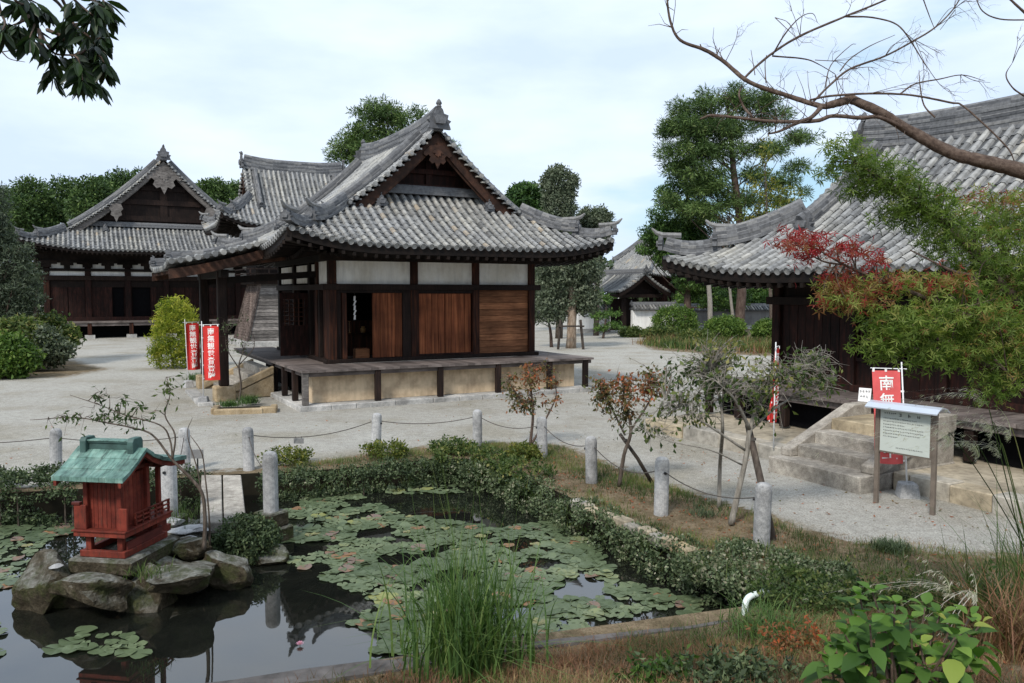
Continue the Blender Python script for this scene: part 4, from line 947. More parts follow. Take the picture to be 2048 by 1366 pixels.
rk(180,1178,-.12,(.62,.34,.26),'long flat-topped grey rock at the front left of the island, below the shrine',3,rz=-.25,flat=.75)
rk(368,1160,-.12,(.54,.42,.27),'pale speckled flat rock at the right front of the island',4,rz=.5,flat=.7)
rk(82,1185,-.3,(.36,.4,.4),'dark upright rock at the left tip of the island',5)
rk(292,1200,-.4,(.36,.32,.48),'mossy upright boulder wedged between the two flat front rocks',6)
rk(170,1210,-.5,(.4,.3,.24),'dark rock at the waterline under the long flat rock',7)
rk(450,1150,-.3,(.42,.34,.36),'dark wet rock beneath the round clipped shrub',8)
rk(535,1120,-.42,(.26,.2,.2),'small low brown rock at the right end of the island',9)
rk(380,1105,-.05,(.3,.26,.2),'grey rock at the foot of the slender tree',10)
rk(265,1150,-.25,(.9,.6,.36),'broad earthy rock carrying the shrine base',11)
rk(300,1060,-.3,(.9,.7,.32),'low mossy rock mound behind the shrine',12)
rk(410,1080,-.25,(.8,.6,.26),'low rock mound under the stepping stones',13)
c=gnd(112,1132,.1); o=rock('rock',c,(.12,.1,.04),'small pale round stone lying on the left rock',14,mt='granite',group='rocks of the little island',sub=2)
for (x,y,s,sd,lab) in ((385,1058,(.42,.3,.09),21,'flat stepping stone nearest the foot of the slab bridge'),(372,1082,(.3,.2,.08),22,'lower flat stepping stone beside the slender tree'),(345,1045,(.26,.2,.12),23,'rough stepping stone right behind the shrine corner')):
    rock('stepping_stone',gnd(x,y,.02),s,lab,sd,mt='granite',cat='stepping stone',group='stepping stones behind the shrine',rz=.3)
def slab(x0,x1,lab):
    a_=gnd(x0[0],950,.06);b_=gnd(x0[1],950,.06);c_=gnd(x1[1],1045,.12);d_=gnd(x1[0],1045,.12); V=[a_,b_,c_,d_]; V=V+[v-np.array([0,0,.17]) for v in V]
    o=thing('stone_slab',a_,lab,'stone slab','granite slabs of the bridge'); MB().add(V,[(0,1,2,3),(7,6,5,4),(0,4,5,1),(1,5,6,2),(2,6,7,3),(3,7,4,0)],.9).build('slab',MATS['step_stone'],o,world=True,bevel=.012)
slab((403,443),(400,445),'left granite slab of the short bridge to the island'); slab((446,482),(448,493),'right granite slab of the short bridge to the island')
def shrine():
    o=gnd(250,1118,.16); yaw=R(-9); t=thing('wooden_shrine',o,'small red wooden shrine with a green copper roof on a rocky island','shrine',rz=yaw)
    # local: x to the right along the ridge, y away; origin at the front right corner of the sill frame
    W,D=.66,.98
    def bx(n,mt,*b,par=t,bev=.006): return MB().box(*b).build(n,MATS[mt],par,bevel=bev)
    m=MB(); m.box(-W-.12,-.1,-.22,.14,D+.1,-.005); m.build('stone_base',MATS['rock'],t,bevel=.03)
    m=MB(); m.box(-W,0,0,0,.07,.09); m.box(-W,D-.07,0,0,D,.09); m.box(-W,.07,0,-W+.07,D-.07,.088); m.box(-.07,.07,0,0,D-.07,.088); m.build('sill_frame',MATS['shrine_red'],t,bevel=.006)
    for x in (-W+.1,-.1):
        for y in (.08,D-.12): bx('leg','shrine_red',x-.04,y-.04,.09,x+.04,y+.04,.30)
    m=MB(); m.box(-.05,.1,.09,-.02,D-.1,.2); m.build('skirt_board',MATS['shrine_dark_red'],t)
    m=MB(); m.box(-W-.04,-.06,.30,.05,D+.02,.37); m.box(-W-.06,-.08,.37,.07,D+.03,.395); m.build('floor_frame',MATS['shrine_red'],t,bevel=.005)
    bx0,bx1,by0,by1=-W+.12,-.1,.06,.62
    m=MB(); n=7
    for k in range(n): a_=bx0+(bx1-bx0)*k/n; m.box(a_+.003,by0,.395,a_+(bx1-bx0)/n-.003,by0+.03,1.1)
    for k in range(6): a_=by0+.03+(by1-by0-.03)*k/6; m.box(bx1-.03,a_+.003,.395,bx1,a_+(by1-by0-.03)/6-.003,1.1); m.box(bx0,a_+.003,.395,bx0+.03,a_+(by1-by0-.03)/6-.003,1.1)
    m.box(bx0,by1-.03,.395,bx1,by1,1.18); m.build('body_boards',MATS['shrine_red'],t)
    for x in (bx0-.025,bx1+.025):
        for y in (by0-.02,by1): bx('corner_post','shrine_red',x-.032,y-.032,.395,x+.032,y+.032,1.2)
    m=MB(); m.box(bx0-.1,by0-.06,1.15,bx1+.1,by0+.03,1.2); m.box(bx0-.1,by1-.03,1.15,bx1+.1,by1+.05,1.2); m.box(bx1-.03,by0,1.15,bx1+.04,D,1.2); m.box(bx0-.04,by0,1.15,bx0+.03,D,1.2); m.build('head_beam',MATS['shrine_dark_red'],t)
    for x in (bx0,bx1): bx('porch_post','shrine_red',x-.03,D-.08,.395,x+.03,D-.02,1.17)
    m=MB(); m.box(bx0-.06,D-.1,1.12,bx1+.1,D,1.18); m.box(bx1-.07,D-.14,1.08,bx1+.1,D+.02,1.12); m.build('porch_beam',MATS['shrine_dark_red'],t)
    # railing on the right side, screen boards at the rear corners
    m=MB(); 
    for z in (.44,.5,.56): m.box(.01,.2,z,.035,D+.02,z+.018)
    for y in np.linspace(.22,D,6): m.box(.005,y-.012,.395,.035,y+.012,.575)
    m.build('side_rail',MATS['shrine_red'],t)
    m=MB()
    for z in (.44,.5,.56): m.box(-W-.05,.2,z,-W-.03,D+.02,z+.018)
    for y in np.linspace(.22,D,6): m.box(-W-.055,y-.012,.395,-W-.025,y+.012,.575)
    m.build('side_rail',MATS['shrine_red'],t)
    bx('wing_board','shrine_red',-W-.05,-.03,.395,-W+.13,.005,.73); bx('wing_board','shrine_red',-.08,-.03,.395,.06,.005,.7); bx('wing_cap','shrine_dark_red',-W-.07,-.045,.73,-W+.05,.02,.77)
    m=MB(); 
    for k in range(3): m.box(-.5,D+.03+.1*k,0,-.16,D+.13+.1*k,.3-.1*k)
    m.build('front_steps',MATS['shrine_red'],t)
    # roof: long front slope (away), short rear slope (toward the pond)
    rx0,rx1=-W-.17,.19; prof=[(-.27,1.17),(-.1,1.25),(.08,1.36),(.26,1.49),(.42,1.38),(.62,1.29),(.86,1.22),(1.2,1.18)]
    m=MB()
    for i in range(len(prof)-1):
        (y0,z0),(y1,z1)=prof[i],prof[i+1]; n=4 if i<3 else 3; st=.012
        for k in range(n):
            a_=rx0+(rx1-rx0)*k/n;b_=rx0+(rx1-rx0)*(k+1)/n; o0=st*(1 if i<3 else 0); o1=st*(0 if i<3 else 1)
            m.add([(a_+.002,y0,z0+o0),(b_-.002,y0,z0+o0),(b_-.002,y1,z1+o1),(a_+.002,y1,z1+o1),(a_+.002,y0,z0-.05),(b_-.002,y0,z0-.05),(b_-.002,y1,z1-.05),(a_+.002,y1,z1-.05)],[(0,1,2,3),(7,6,5,4),(0,4,5,1),(1,5,6,2),(2,6,7,3),(3,7,4,0)])
    rf=m.build('copper_roof',MATS['copper'],t)
    m=MB(); m.box(rx0+.12,.21,1.46,rx1-.2,.31,1.55); m.box(rx0+.08,.19,1.55,rx1-.16,.33,1.575); m.build('ridge_box',MATS['copper_dark'],rf,bevel=.006)
    m=MB(); m.box(rx0+.07,.18,1.576,rx1-.15,.34,1.593); m.build('ridge_cap',MATS['copper'],rf,bevel=.005)
    for x in (rx0+.1,rx1-.22): m=MB(); m.prism([(.15,1.38),(.15,1.58),(.18,1.63),(.34,1.63),(.37,1.58),(.37,1.38)],lambda u,v:(x,u,v),lambda u,v:(x+.09,u,v),.5); m.build('ridge_end_plate',MATS['copper_dark'],rf,bevel=.006)
    for x in (rx0+.03,rx1-.07):
        m=MB(); V=[]
        for y,z in prof: V+=[(x,y,z-.05),(x,y,z-.12),(x+.04,y,z-.12),(x+.04,y,z-.05)]
        k=len(prof)-1; m.add(V,[(4*j+i,4*j+(i+1)%4,4*j+4+(i+1)%4,4*j+4+i) for j in range(k) for i in range(4)]+[(0,1,2,3),(4*k+3,4*k+2,4*k+1,4*k)],.4); m.build('bargeboard',MATS['shrine_red'],rf)
    m=MB(); m.prism([(-.1,1.16),(.26,1.42),(.6,1.24),(.9,1.16)],lambda u,v:(bx1-.02,u,v),lambda u,v:(bx1+.02,u,v),.3); m.prism([(-.1,1.16),(.26,1.42),(.6,1.24),(.9,1.16)],lambda u,v:(bx0-.02,u,v),lambda u,v:(bx0+.02,u,v),.3); m.build('gable_board',MATS['shrine_dark_red'],rf)
    for ya,za,yb,zb_ in ((-.24,1.125,.1,1.31),(1.15,1.12,.6,1.23)):
        m=MB()
        for x in np.linspace(rx0+.1,rx1-.12,9): m.bar((x,ya,za),(x,yb,zb_),.025,.03,t=.5)
        m.build('rafter_row',MATS['shrine_red'],rf)
    t.scale=(.95,.95,.92)
shrine()
# ================================================================ text, banners, boards
def text_mesh(body,size,name,mt,parent,M4,vertical=False,ls=1.0):
    cu=bpy.data.curves.new(name,'FONT'); cu.body=body; cu.size=size; cu.align_x='CENTER'; cu.align_y='CENTER'; cu.extrude=.001; cu.resolution_u=2; cu.offset=size*.012
    if vertical: cu.body='\n'.join(body); cu.space_line=ls
    to=bpy.data.objects.new(name+'_tmp',cu); COL.objects.link(to); bpy.context.view_layer.update()
    dg=bpy.context.evaluated_depsgraph_get(); me=bpy.data.meshes.new_from_object(to.evaluated_get(dg)); me.name=name
    bpy.data.objects.remove(to); bpy.data.curves.remove(cu); me.materials.clear(); me.transform(M4); return link(name,me,MATS[mt],parent)
def banner(base,h,w,body,lab,yaw,lean=(0,0),poleh=.75,side=1,mt='banner_red',wave=.05,ts=None,stone=True,curl=0,z0=.0,txt='banner_white'):
    """base at ground; cloth hangs beside the pole from a cross bar"""
    t=thing('banner',base,lab,'banner','red votive banners',rz=yaw); top=z0+poleh+h+.06
    lx,ly=lean
    P=lambda x,y,z:np.array([x+lx*z,y+ly*z,z])
    m=MB(); m.tube([P(0,0,0),P(0,0,top*.5),P(0,0,top+.12)],[.016,.015,.012],8); m.build('pole',MATS['pole_white'],t,smooth=True)
    m=MB(); m.tube([P(.08*-side,0,top),P((w+.05)*side,0,top+.012)],.009,7); m.build('cross_bar',MATS['pole_white'],t)
    if stone:
        m=MB(); m.add([(-.17,-.17,-.03),(.17,-.17,-.03),(.17,.17,-.03),(-.17,.17,-.03),(-.13,-.13,.24),(.13,-.13,.24),(.13,.13,.24),(-.13,.13,.24)],[(3,2,1,0),(4,5,6,7),(0,1,5,4),(1,2,6,5),(2,3,7,6),(3,0,4,7)],.5); m.build('stone_weight',MATS['granite'],t,bevel=.02)
    def cl(u,v):   # u 0..1 across, v 0 top..1 bottom
        x=side*(.03+w*u*(1-.25*curl*v)); y=wave*math.sin(u*5.2+v*2.2)*(.25+.75*v)+.03*math.sin(v*7+u*2)*v+curl*.35*u*v*w; return P(x,y,top-.03-h*v)
    nu,nv=14,26; V=[cl(i/nu,j/nv) for j in range(nv+1) for i in range(nu+1)]; V2=[v+np.array([0,.003,0]) for v in V]; k=len(V)
    q=[(j*(nu+1)+i,j*(nu+1)+i+1,(j+1)*(nu+1)+i+1,(j+1)*(nu+1)+i) for j in range(nv) for i in range(nu)]
    m=MB(); m.add(V+V2,q+[tuple(k+i for i in reversed(f)) for f in q],.5); c=m.build('cloth',MATS[mt],t,smooth=True)
    for u in (.04,.5,.95): a_=cl(u,0); MB().box(a_[0]-.018,a_[1]-.006,a_[2]-.02,a_[0]+.018,a_[1]+.006,a_[2]+.045).build('hanging_tab',MATS['banner_white'],c)
    for v in (.22,.47,.72,.97): a_=cl(0,v); MB().box(min(a_[0],a_[0]-.05*side),a_[1]-.008,a_[2]-.015,max(a_[0],a_[0]-.05*side)+.004,a_[1]+.008,a_[2]+.015).build('hanging_tab',MATS['banner_white'],c)
    # characters, each laid on the cloth
    n=len(body); ch=h*.93/n; ts=ts or min(w*.62,ch*1.0)
    lm=text_mesh(body,ts,'lettering',txt,c,Matrix.Identity(4),True,ch/ts)
    xs=np.array([v.co[:] for v in lm.data.vertices]); cy=(xs[:,1].max()+xs[:,1].min())/2; xs[:,1]-=cy
    for v,(x,y,z) in zip(lm.data.vertices,xs):
        u=.5+side*x/w; vv=.5-y/h; p=cl(u,vv); v.co=Vector(p+np.array([0,-.007 if z<=0.0005 else -.006,0]))
    return t
banner(gnd(407,808,0),1.72,.48,'南無観世音菩薩','front red banner with white lettering beside the dark porch post',R(8),(-.0,0),.72,1)
banner(gnd(377,774,0),1.75,.46,'南無観世音菩薩','rear red banner with white lettering in front of the yellow bush',R(38),(-.03,0),.6,1,wave=.08)
banner(gnd(1815,992,0),1.62,.46,'南無子安王','slanting red banner behind the notice board, slack toward the stairs',R(-8),(-.07,0),.52,-1,mt='banner_red_worn',curl=.0,ts=.27)
banner(gnd(1547,897,.25)-np.array([0,0,.0]),1.55,.42,'南無子安王','twisted red banner partly hidden behind the bare shrub at the veranda end',R(65),(.02,0),.5,1,stone=False,curl=.6,wave=.1)
def notice_board():
    p0=gnd(1752,1003,0);p1=gnd(1865,1028,0); d=unit(p1-p0); L=float(np.linalg.norm(p1-p0)); t=thing('notice_board',p0,'metal notice board with two posts and a pale sloping top near the stairs','notice board',rz=math.atan2(d[1],d[0]))
    for x in (0,L): MB().box(x-.035,-.035,-.15,x+.035,.035,1.66).build('post',MATS['sign_post'],t,bevel=.006)
    MB().box(.037,-.03,.86,L-.037,.03,1.60).build('panel',MATS['sign_post'],t,bevel=.004); pn=MB().box(.06,-.038,.89,L-.06,-.031,1.575).build('panel_face',MATS['sign_panel'],t)
    m=MB(); 
    prof=[(-.2,1.62),(-.1,1.685),(0,1.71),(.12,1.68),(.22,1.62)]; V=[]
    for y,z in prof: V+=[(-.13,y,z),(L+.12,y,z),(L+.12,y,z-.02),(-.13,y,z-.02)]
    m.add(V,[(4*j+i,4*j+(i+1)%4,4*j+4+(i+1)%4,4*j+4+i) for j in range(4) for i in range(4)]+[(0,1,2,3),(19,18,17,16)],.6); m.build('top_cover',MATS['sign_metal'],t)
    m=MB()
    def glyph(x,z,s):
        for k in range(4):
            a_=random.choice((0,0,1,1,2)); u=x+random.uniform(-.3,.3)*s; v=z+random.uniform(-.35,.35)*s; l=s*random.uniform(.3,.5); w=s*.07
            if a_==0: m.box(x-l,-.0402,v-w,x+l,-.0382,v+w)
            elif a_==1: m.box(u-w,-.0402,z-l,u+w,-.0382,z+l)
            else: m.bar((u-l*.6,-.0392,v+l*.6),(u+l*.6,-.0392,v-l*.6),.002,w*2,up=(0,1,0))
    for k in range(6): glyph(.14+.034*k,1.525,.03)
    for k in range(3): glyph(L*.42+.15*k,1.515,.06)
    for r_ in range(9):
        n=(20,24,13,24,24,22,9,0,16)[r_]
        for k in range(n): glyph((.12 if r_<8 else .34)+.028*k,1.44-.05*r_-(.07 if r_==8 else 0),.022)
    m.build('lettering',MATS['sign_ink'],pn)
notice_board()
def small_board():
    p=ab(8.95,-12.35,1.17); t=thing('sign_board',p,'small white board with brushed lettering leaning at the veranda edge above the stairs','sign board',rz=YAW-R(72)); t.scale=(.68,.68,.8)
    MB().box(-.19,0,0,.19,.02,.36,fn=lambda x,y,z:(x,y+z*.25,z)).build('board',MATS['paper_white'],t,bevel=.003)
    a_=math.atan(.25); M=Matrix.Translation((0,.0425,.19))@Matrix.Rotation(R(90)-a_,4,'X')
    m=MB(); random.seed(3)
    for r_ in range(2):
        for c_ in range(4-r_):
            x=-.13+.087*c_+.03*r_; z=.27-.13*r_
            for k in range(5):
                a_=random.uniform(0,3.14); l=.034; dx,dz=math.cos(a_)*l,math.sin(a_)*l; x2=x+random.uniform(-.012,.012);z2=z+random.uniform(-.02,.02)
                m.bar((x2-dx,(z2-dz)*.25-.004,z2-dz),(x2+dx,(z2+dz)*.25-.004,z2+dz),.002,.009,up=(0,1,0))
    m.build('lettering',MATS['sign_ink'],t)
    for x in (-.13,.13): m=MB(); m.bar((x,.11,.36),(x,.25,.0),.025,.025); m.build('prop_leg',MATS['sign_post'],t)
small_board()
# white pipe by the near bank, planter bed, kerb
p=gnd(1490,1232,-.1); t_=thing('water_pipe',p,'bent white water pipe poking out of the near bank','pipe'); MB().tube(smooth_path([(0,0,-.4),(0,.01,.05),(.03,.04,.17),(.12,.1,.2),(.3,.2,.2)],5),.036,12).build('pipe',MATS['pipe_white'],t_,smooth=True); MB().tube([(.24,.166,.2),(.3,.2,.2)],.045,12).build('pipe_collar',MATS['pipe_white'],t_)
def kerb():
    pts=[(2.75,8.95),(.03,8.15),(-1.4,7.65),(-5,6.5)]; t=thing('pond_kerb',(2.75,8.95,0),'dark weathered concrete kerb along the near edge of the pond','kerb')
    m=MB(); P=[]
    for i in range(len(pts)-1):
        for k in range(6): P.append(lerp(np.array(pts[i]),np.array(pts[i+1]),k/6))
    P.append(np.array(pts[-1])); V=[]
    for i,q in enumerate(P):
        d=P[min(i+1,len(P)-1)]-P[max(i-1,0)]; n=unit((d[1],-d[0],0)); n=n if n[1]>0 else -n; j=random.uniform(-.012,.012)
        for o,z in ((.06+j,-1.0),(.06+j,-.15),(.03+j,-.11+j*.5),(-.26+j,-.10+j*.5),(-.29,-.4)): V.append((q[0]+n[0]*o,q[1]+n[1]*o,z))
    m.add(V,[(5*i+k,5*i+k+1,5*i+6+k,5*i+5+k) for i in range(len(P)-1) for k in range(4)],.5); m.build('kerb_top',MATS['near_kerb_concrete'],t,world=True)
    pts=[gnd(x,y,-.02) for x,y in ((1150,1003),(1180,1017),(1260,1048),(1330,1078),(1392,1104))]; t=thing('edging_stone',pts[0],'pale stone edging on top of the ivy-covered right bank','edging')
    m=MB()
    for i in range(4):
        a_,b_=pts[i],pts[i+1]
        for k in range(3): o_=np.array([random.uniform(-.03,.03),random.uniform(-.03,.03),random.uniform(-.05,-.01)]); m.bar(lerp(a_,b_,k/3+.01)+o_,lerp(a_,b_,(k+1)/3-.012)+o_,.2,.15)
    m.build('edging_blocks',MATS['kerb_stone'],t,world=True,bevel=.02)
kerb()
def planter():
    o=gnd(485,826,0); t=thing('planter_bed',o,'low planting bed edged with brown stones in front of the stair side','planter',rz=R(14))
    for i,(x,y,sx,sy) in enumerate(((-.45,0,.34,.1),(.2,-.02,.38,.1),(.72,.05,.24,.13),(-.78,.4,.1,.36),(.86,.45,.1,.3))):
        m=MB(); m.box(x-sx,y-sy,-.05,x+sx,y+sy,.14+random.uniform(-.02,.03)); m.build('edge_stone',MATS['sand_stone'],t,bevel=.03)
    m=MB(); m.box(-.72,.08,-.05,.8,.8,.08); m.build('bed_soil',MATS['pond_mud'],t)
    o=gnd(400,808,0); t=thing('paving_strip',o,'pale stone paving strip at the foot of the banners','paving',rz=YAW)
    for k in range(4): MB().box(-.1+.02*k,-.4+1.0*k,-.05,.34,.56+1.0*k,.08).build('paving_stone',MATS['base_stone'],t,bevel=.012)
planter()
# ================================================================ trees
def ell(px,py,rx,ry,d,rd=None):
    k=d/FPX; return (at(px,py,d),(rx*k,(rd if rd else rx*.8)*k,ry*k))
def limb_mesh(name,trunk,rad,limbs,mt,parent,r=rng,n=8):
    m=MB(); m.tube(smooth_path(trunk,4),np.interp(np.linspace(0,1,(len(trunk)-1)*4+1),np.linspace(0,1,len(rad)),rad),n,jit=.06)
    tp=np.array(smooth_path(trunk,8))
    for tgt,f,rr in limbs:
        i=int(f*(len(tp)-1)); s=tp[i]; tgt=np.asarray(tgt,float); mid=lerp(s,tgt,.5)+np.array([0,0,-.06*np.linalg.norm(tgt-s)])+r.normal(size=3)*.04*np.linalg.norm(tgt-s)
        p=smooth_path([s,mid,tgt],4); m.tube(p,np.linspace(rr,rr*.25,len(p)),5,jit=.08)
    return m.build(name,MATS[mt],parent,world=True,smooth=True)
def tree(name,label,cat,base,trunk_pts,rad,ells,ncl,per,spread,size,mt,tmt='bark',group=None,aspect=.45,up=.35,flat=.8,tr=(.15,.75),seed=1,nl=14,radial=False,inner=.4,low=-.75,lr=.25,extra=None,fold=.15):
    r=np.random.default_rng(seed); t=thing(name,base,label,cat,group)
    C=shell_points(ells,ncl,r,inner,low); sel=C[r.choice(len(C),min(nl,len(C)),replace=False)]
    tp=[np.asarray(base,float)]+[np.asarray(p,float) for p in trunk_pts]; z0,z1=tp[0][2],tp[-1][2]; limbs=[]
    for c in sel:
        f=np.clip((c[2]-z0)/(z1-z0+.01)-.12-.1*r.random(),.2,.97); limbs.append((c,f,rad[0]*lr*(1.1-f*.6)))
    limb_mesh('trunk',tp,rad,limbs,tmt,t,r)
    o=foliage('crown',C,per,spread,size,mt,t,aspect,up,flat,tr,r,radial,fold=fold); return t
def g0(x,y): return np.array([x,y,float(zg(x,y))-.05])
# pines beyond the left hall
FAR=[(22,425,52,80,112,'dark round pine at the far left edge, behind the grey conifer'),(62,400,42,68,104,'tall dark pine with a rounded top above the left roof end'),(128,398,48,66,110,'pine with a small gap of sky at its right, behind the left gable'),(185,392,42,62,100,'bushy pine halfway along the left gable slope'),(238,375,44,52,108,'flat topped pine just left of the far gable peak'),(285,380,34,60,118,'narrow pine directly behind the far gable slope'),(425,388,36,44,105,'round pine between the far gable and the bell tower'),(468,392,34,44,112,'pine crown touching the bell tower ridge end')]
for i,(px,py,rx,ry,d,lab) in enumerate(FAR):
    c=at(px,py,d); b=g0(c[0],c[1]); E=[ell(px,py,rx*.75,ry*.6,d),ell(px-rx*.45,py+ry*.35,rx*.6,ry*.4,d-2),ell(px+rx*.45,py+ry*.3,rx*.6,ry*.42,d+1),ell(px,py+ry*.75,rx*.9,ry*.4,d)]
    tree('pine_tree',lab,'pine tree',b,[lerp(b,c,.6)+np.array([.4,0,0]),c],[.4,.3,.12],E,330,34,.85,.44,'pine_leaf','pine_bark','pines beyond the halls on the left',seed=20+i,aspect=.42,up=.25,tr=(0,.55),inner=.5,radial=True)
def woods():
    r=np.random.default_rng(39); n=5200; an=np.radians(r.uniform(-52,52,n)); dd=r.uniform(118,150,n); x=np.sin(an)*dd; y=np.cos(an)*dd; hgt=6.5+1.8*np.sin(an*23)+1.2*np.sin(an*57+1); z=hgt*r.random(n)**.7
    C=np.column_stack([x,y,z]); P,ix,v=clump_points(C,9,1.3,r,.8); V,Fc=leaf_quads(P,1.1,.6,.3,None,r); tag(np_mesh('distant_woods',V,Fc,MATS['hedge_leaf'],None,np.clip(.1+.45*r.random(n)[ix]+r.normal(size=len(ix))*.12,0,1)),'dark distant woods closing the view behind the halls','woods',None,'stuff')
woods()
# pine behind the nearest hall
d=74; c=at(765,235,d); b=g0(c[0]-1,d)
tree('pine_tree','lone pine rising behind the nearest hall, left of its gable peak','pine tree',b,[at(752,420,d),at(770,320,d),at(765,220,d)],[.35,.3,.22,.08],[ell(763,226,52,24,d),ell(745,262,46,22,d),ell(800,246,42,24,d),ell(715,285,46,22,d),ell(690,308,34,16,d),ell(810,285,52,24,d),ell(752,300,60,26,d),ell(885,300,34,20,d+2),ell(838,232,14,22,d),ell(845,330,60,30,d),ell(725,222,20,18,d)],480,56,.52,.38,'pine_leaf','pine_bark',seed=41,flat=.7,aspect=.22,up=.3,tr=(.1,.8),nl=22,inner=.2,low=-1,radial=True)
# trees right of the hall
d=62
def simple(name,lab,cat,px,base_y,top,E,d,mt,seed,ncl,per,spread,size,rad=.2,tmt='bark',**k):
    c=at(px,base_y,d); b=g0(c[0],d); return tree(name,lab,cat,b,[lerp(b,at(top[0],top[1],d),.5)+np.array([.1,0,0]),at(top[0],top[1],d)],[rad,rad*.75,rad*.3],E,ncl,per,spread,size,mt,tmt,seed=seed,**k)
simple('round_tree','tall grey-green tree clipped to a rounded column beyond the hall eave','tree',1118,690,(1118,360),[ell(1118,370,34,34,62),ell(1116,420,32,44,62),ell(1112,470,34,40,62),ell(1110,520,36,40,62)],62,'grey_green_leaf',51,700,32,.42,.24,.3,tr=(.3,.9),inner=.7)
simple('evergreen_tree','dark evergreen peeping over the hall roof, left of the column tree','tree',1050,690,(1052,390),[ell(1052,392,32,26,72),ell(1035,410,30,30,72),ell(1070,420,30,36,72),ell(1050,470,44,50,72)],72,'cypress_leaf',52,480,32,.5,.34,.3,tr=(.05,.5))
simple('round_tree','lower grey-green dome tree behind the upturned hall corner','tree',1192,690,(1192,440),[ell(1188,440,34,26,66),ell(1182,478,36,36,66),ell(1165,525,36,40,66)],66,'grey_green_leaf',53,520,32,.42,.25,.25,tr=(.3,.9),inner=.7)
simple('old_tree','old tree with a pale stripped trunk and timber props right of the hall','tree',1142,695,(1140,520),[ell(1115,555,44,50,51),ell(1172,545,34,44,51),ell(1150,520,42,40,51),ell(1180,595,22,30,51),ell(1105,610,30,38,51),ell(1165,600,26,30,51)],51,'grey_green_leaf',54,560,28,.38,.22,.34,'old_bark',tr=(.3,.95),lr=.35,inner=.2,low=-1)
m=MB(); b=g0(*gnd(1140,697)[:2])
t_=thing('tree_prop',b,'dark timber frame propping the old stripped trunk','prop')
for s in (-1,1): m=MB(); m.bar((s*.8,-.6,-.1),(s*.62,-.35,1.9),.12,.12); m.build('prop_post',MATS['stake_wood'],t_)
m=MB(); m.bar((-.85,-.5,1.5),(.85,-.5,1.5),.1,.1); m.build('cross_bar',MATS['stake_wood'],t_)
simple('small_tree','small leaning tree with a dark trunk right of the hall, before the old tree','tree',1103,692,(1092,625),[ell(1088,612,30,26,52),ell(1110,628,24,22,52),ell(1075,640,18,16,52)],52,'grey_green_leaf',55,150,14,.3,.2,.12,'pine_bark',tr=(.2,.7))
simple('niwaki_pine','small trained pine with layered pads in front of the gate wall','pine tree',1206,678,(1212,600),[ell(1210,600,20,8,62),ell(1222,628,26,9,62),ell(1192,630,18,8,62),ell(1228,650,18,7,62),ell(1200,655,16,7,62),ell(1205,588,12,7,62)],62,'cypress_leaf',56,110,16,.28,.2,.1,'pine_bark',tr=(.4,.95),inner=.2,low=-1)
# great pine group on the right
d=66; b=g0(*at(1478,655,d)[:2])
tree('pine_tree','great pine with a tall dark trunk, its top behind the bare branch','pine tree',b,[at(1484,560,d),at(1480,450,d),at(1466,330,d),at(1455,200,d)],[.42,.38,.33,.24,.08],[(c_,(a_[0]*.95,a_[1]*.95,a_[2]*.84)) for c_,a_ in [ell(1450,195,30,28,d),ell(1395,215,58,24,d),ell(1500,205,62,26,d),ell(1375,255,62,24,d),ell(1450,250,70,26,d),ell(1540,235,46,24,d),ell(1370,300,60,22,d),ell(1440,305,66,24,d),ell(1540,300,44,18,d),ell(1600,275,40,16,d),ell(1380,340,56,22,d),ell(1590,335,30,14,d),ell(1500,350,40,16,d),ell(1610,385,26,9,d),ell(1560,400,40,14,d),ell(1420,375,50,22,d),ell(1340,260,34,20,d),ell(1520,440,36,16,d),ell(1480,400,50,24,d),ell(1400,420,60,24,d),ell(1560,365,40,16,d),ell(1425,270,56,40,d),ell(1410,360,56,36,d),ell(1410,190,12,28,d),ell(1475,182,12,26,d),ell(1530,205,14,26,d),ell(1345,330,26,16,d),ell(1335,400,24,14,d)]],1050,56,.47,.4,'pine_leaf','pine_bark',seed=61,aspect=.15,up=.3,flat=.7,tr=(0,.72),nl=46,lr=.2,inner=.25,low=-1,radial=True)
d=70; b=g0(*at(1375,660,d)[:2])
tree('cypress_tree','dense bright green conifer standing left of the great pine','conifer',b,[at(1375,520,d),at(1374,330,d)],[.35,.28,.06],[ell(1372,340,22,30,d),ell(1362,385,46,34,d),ell(1358,430,62,34,d),ell(1345,470,66,30,d),ell(1380,500,74,36,d),ell(1362,515,64,26,d),ell(1320,470,34,12,d),ell(1300,500,26,10,d),ell(1395,440,50,40,d),ell(1405,555,66,34,d),ell(1440,590,56,30,d)],900,40,.6,.32,'cypress_leaf','pine_bark',seed=62,aspect=.3,up=.55,flat=.45,tr=(.05,.85),nl=20,inner=.45,low=-1)
d=62; b=g0(*at(1545,662,d)[:2])
tree('autumn_tree','thin yellow-green deciduous tree right of the great pine trunk','tree',b,[at(1540,560,d),at(1535,450,d),at(1530,320,d)],[.16,.13,.09,.03],[ell(1528,320,22,40,d),ell(1525,380,36,40,d),ell(1580,390,36,24,d),ell(1560,430,44,26,d),ell(1590,445,30,18,d),ell(1500,440,30,26,d)],150,10,.42,.3,'sparse_leaf','bark',seed=63,tr=(.3,.95),nl=34,lr=.2,inner=.1,low=-1)
d=66; b=g0(*at(1470,668,d)[:2])
tree('bare_tree','grey leafless twiggy tree tangled before the great pine trunk','tree',b,[at(1455,520,d),at(1460,400,d)],[.15,.1,.03],[ell(1440,430,40,36,d),ell(1480,420,36,40,d),ell(1500,470,34,30,d)],70,2,.4,.2,'sparse_leaf','pale_bark',seed=64,nl=60,lr=.3,inner=.1,low=-1)
BK=[(1392,598,30,34,86),(1400,595,46,40,86),(1455,590,44,44,80),(1500,600,40,36,86),(1540,595,40,40,84)]
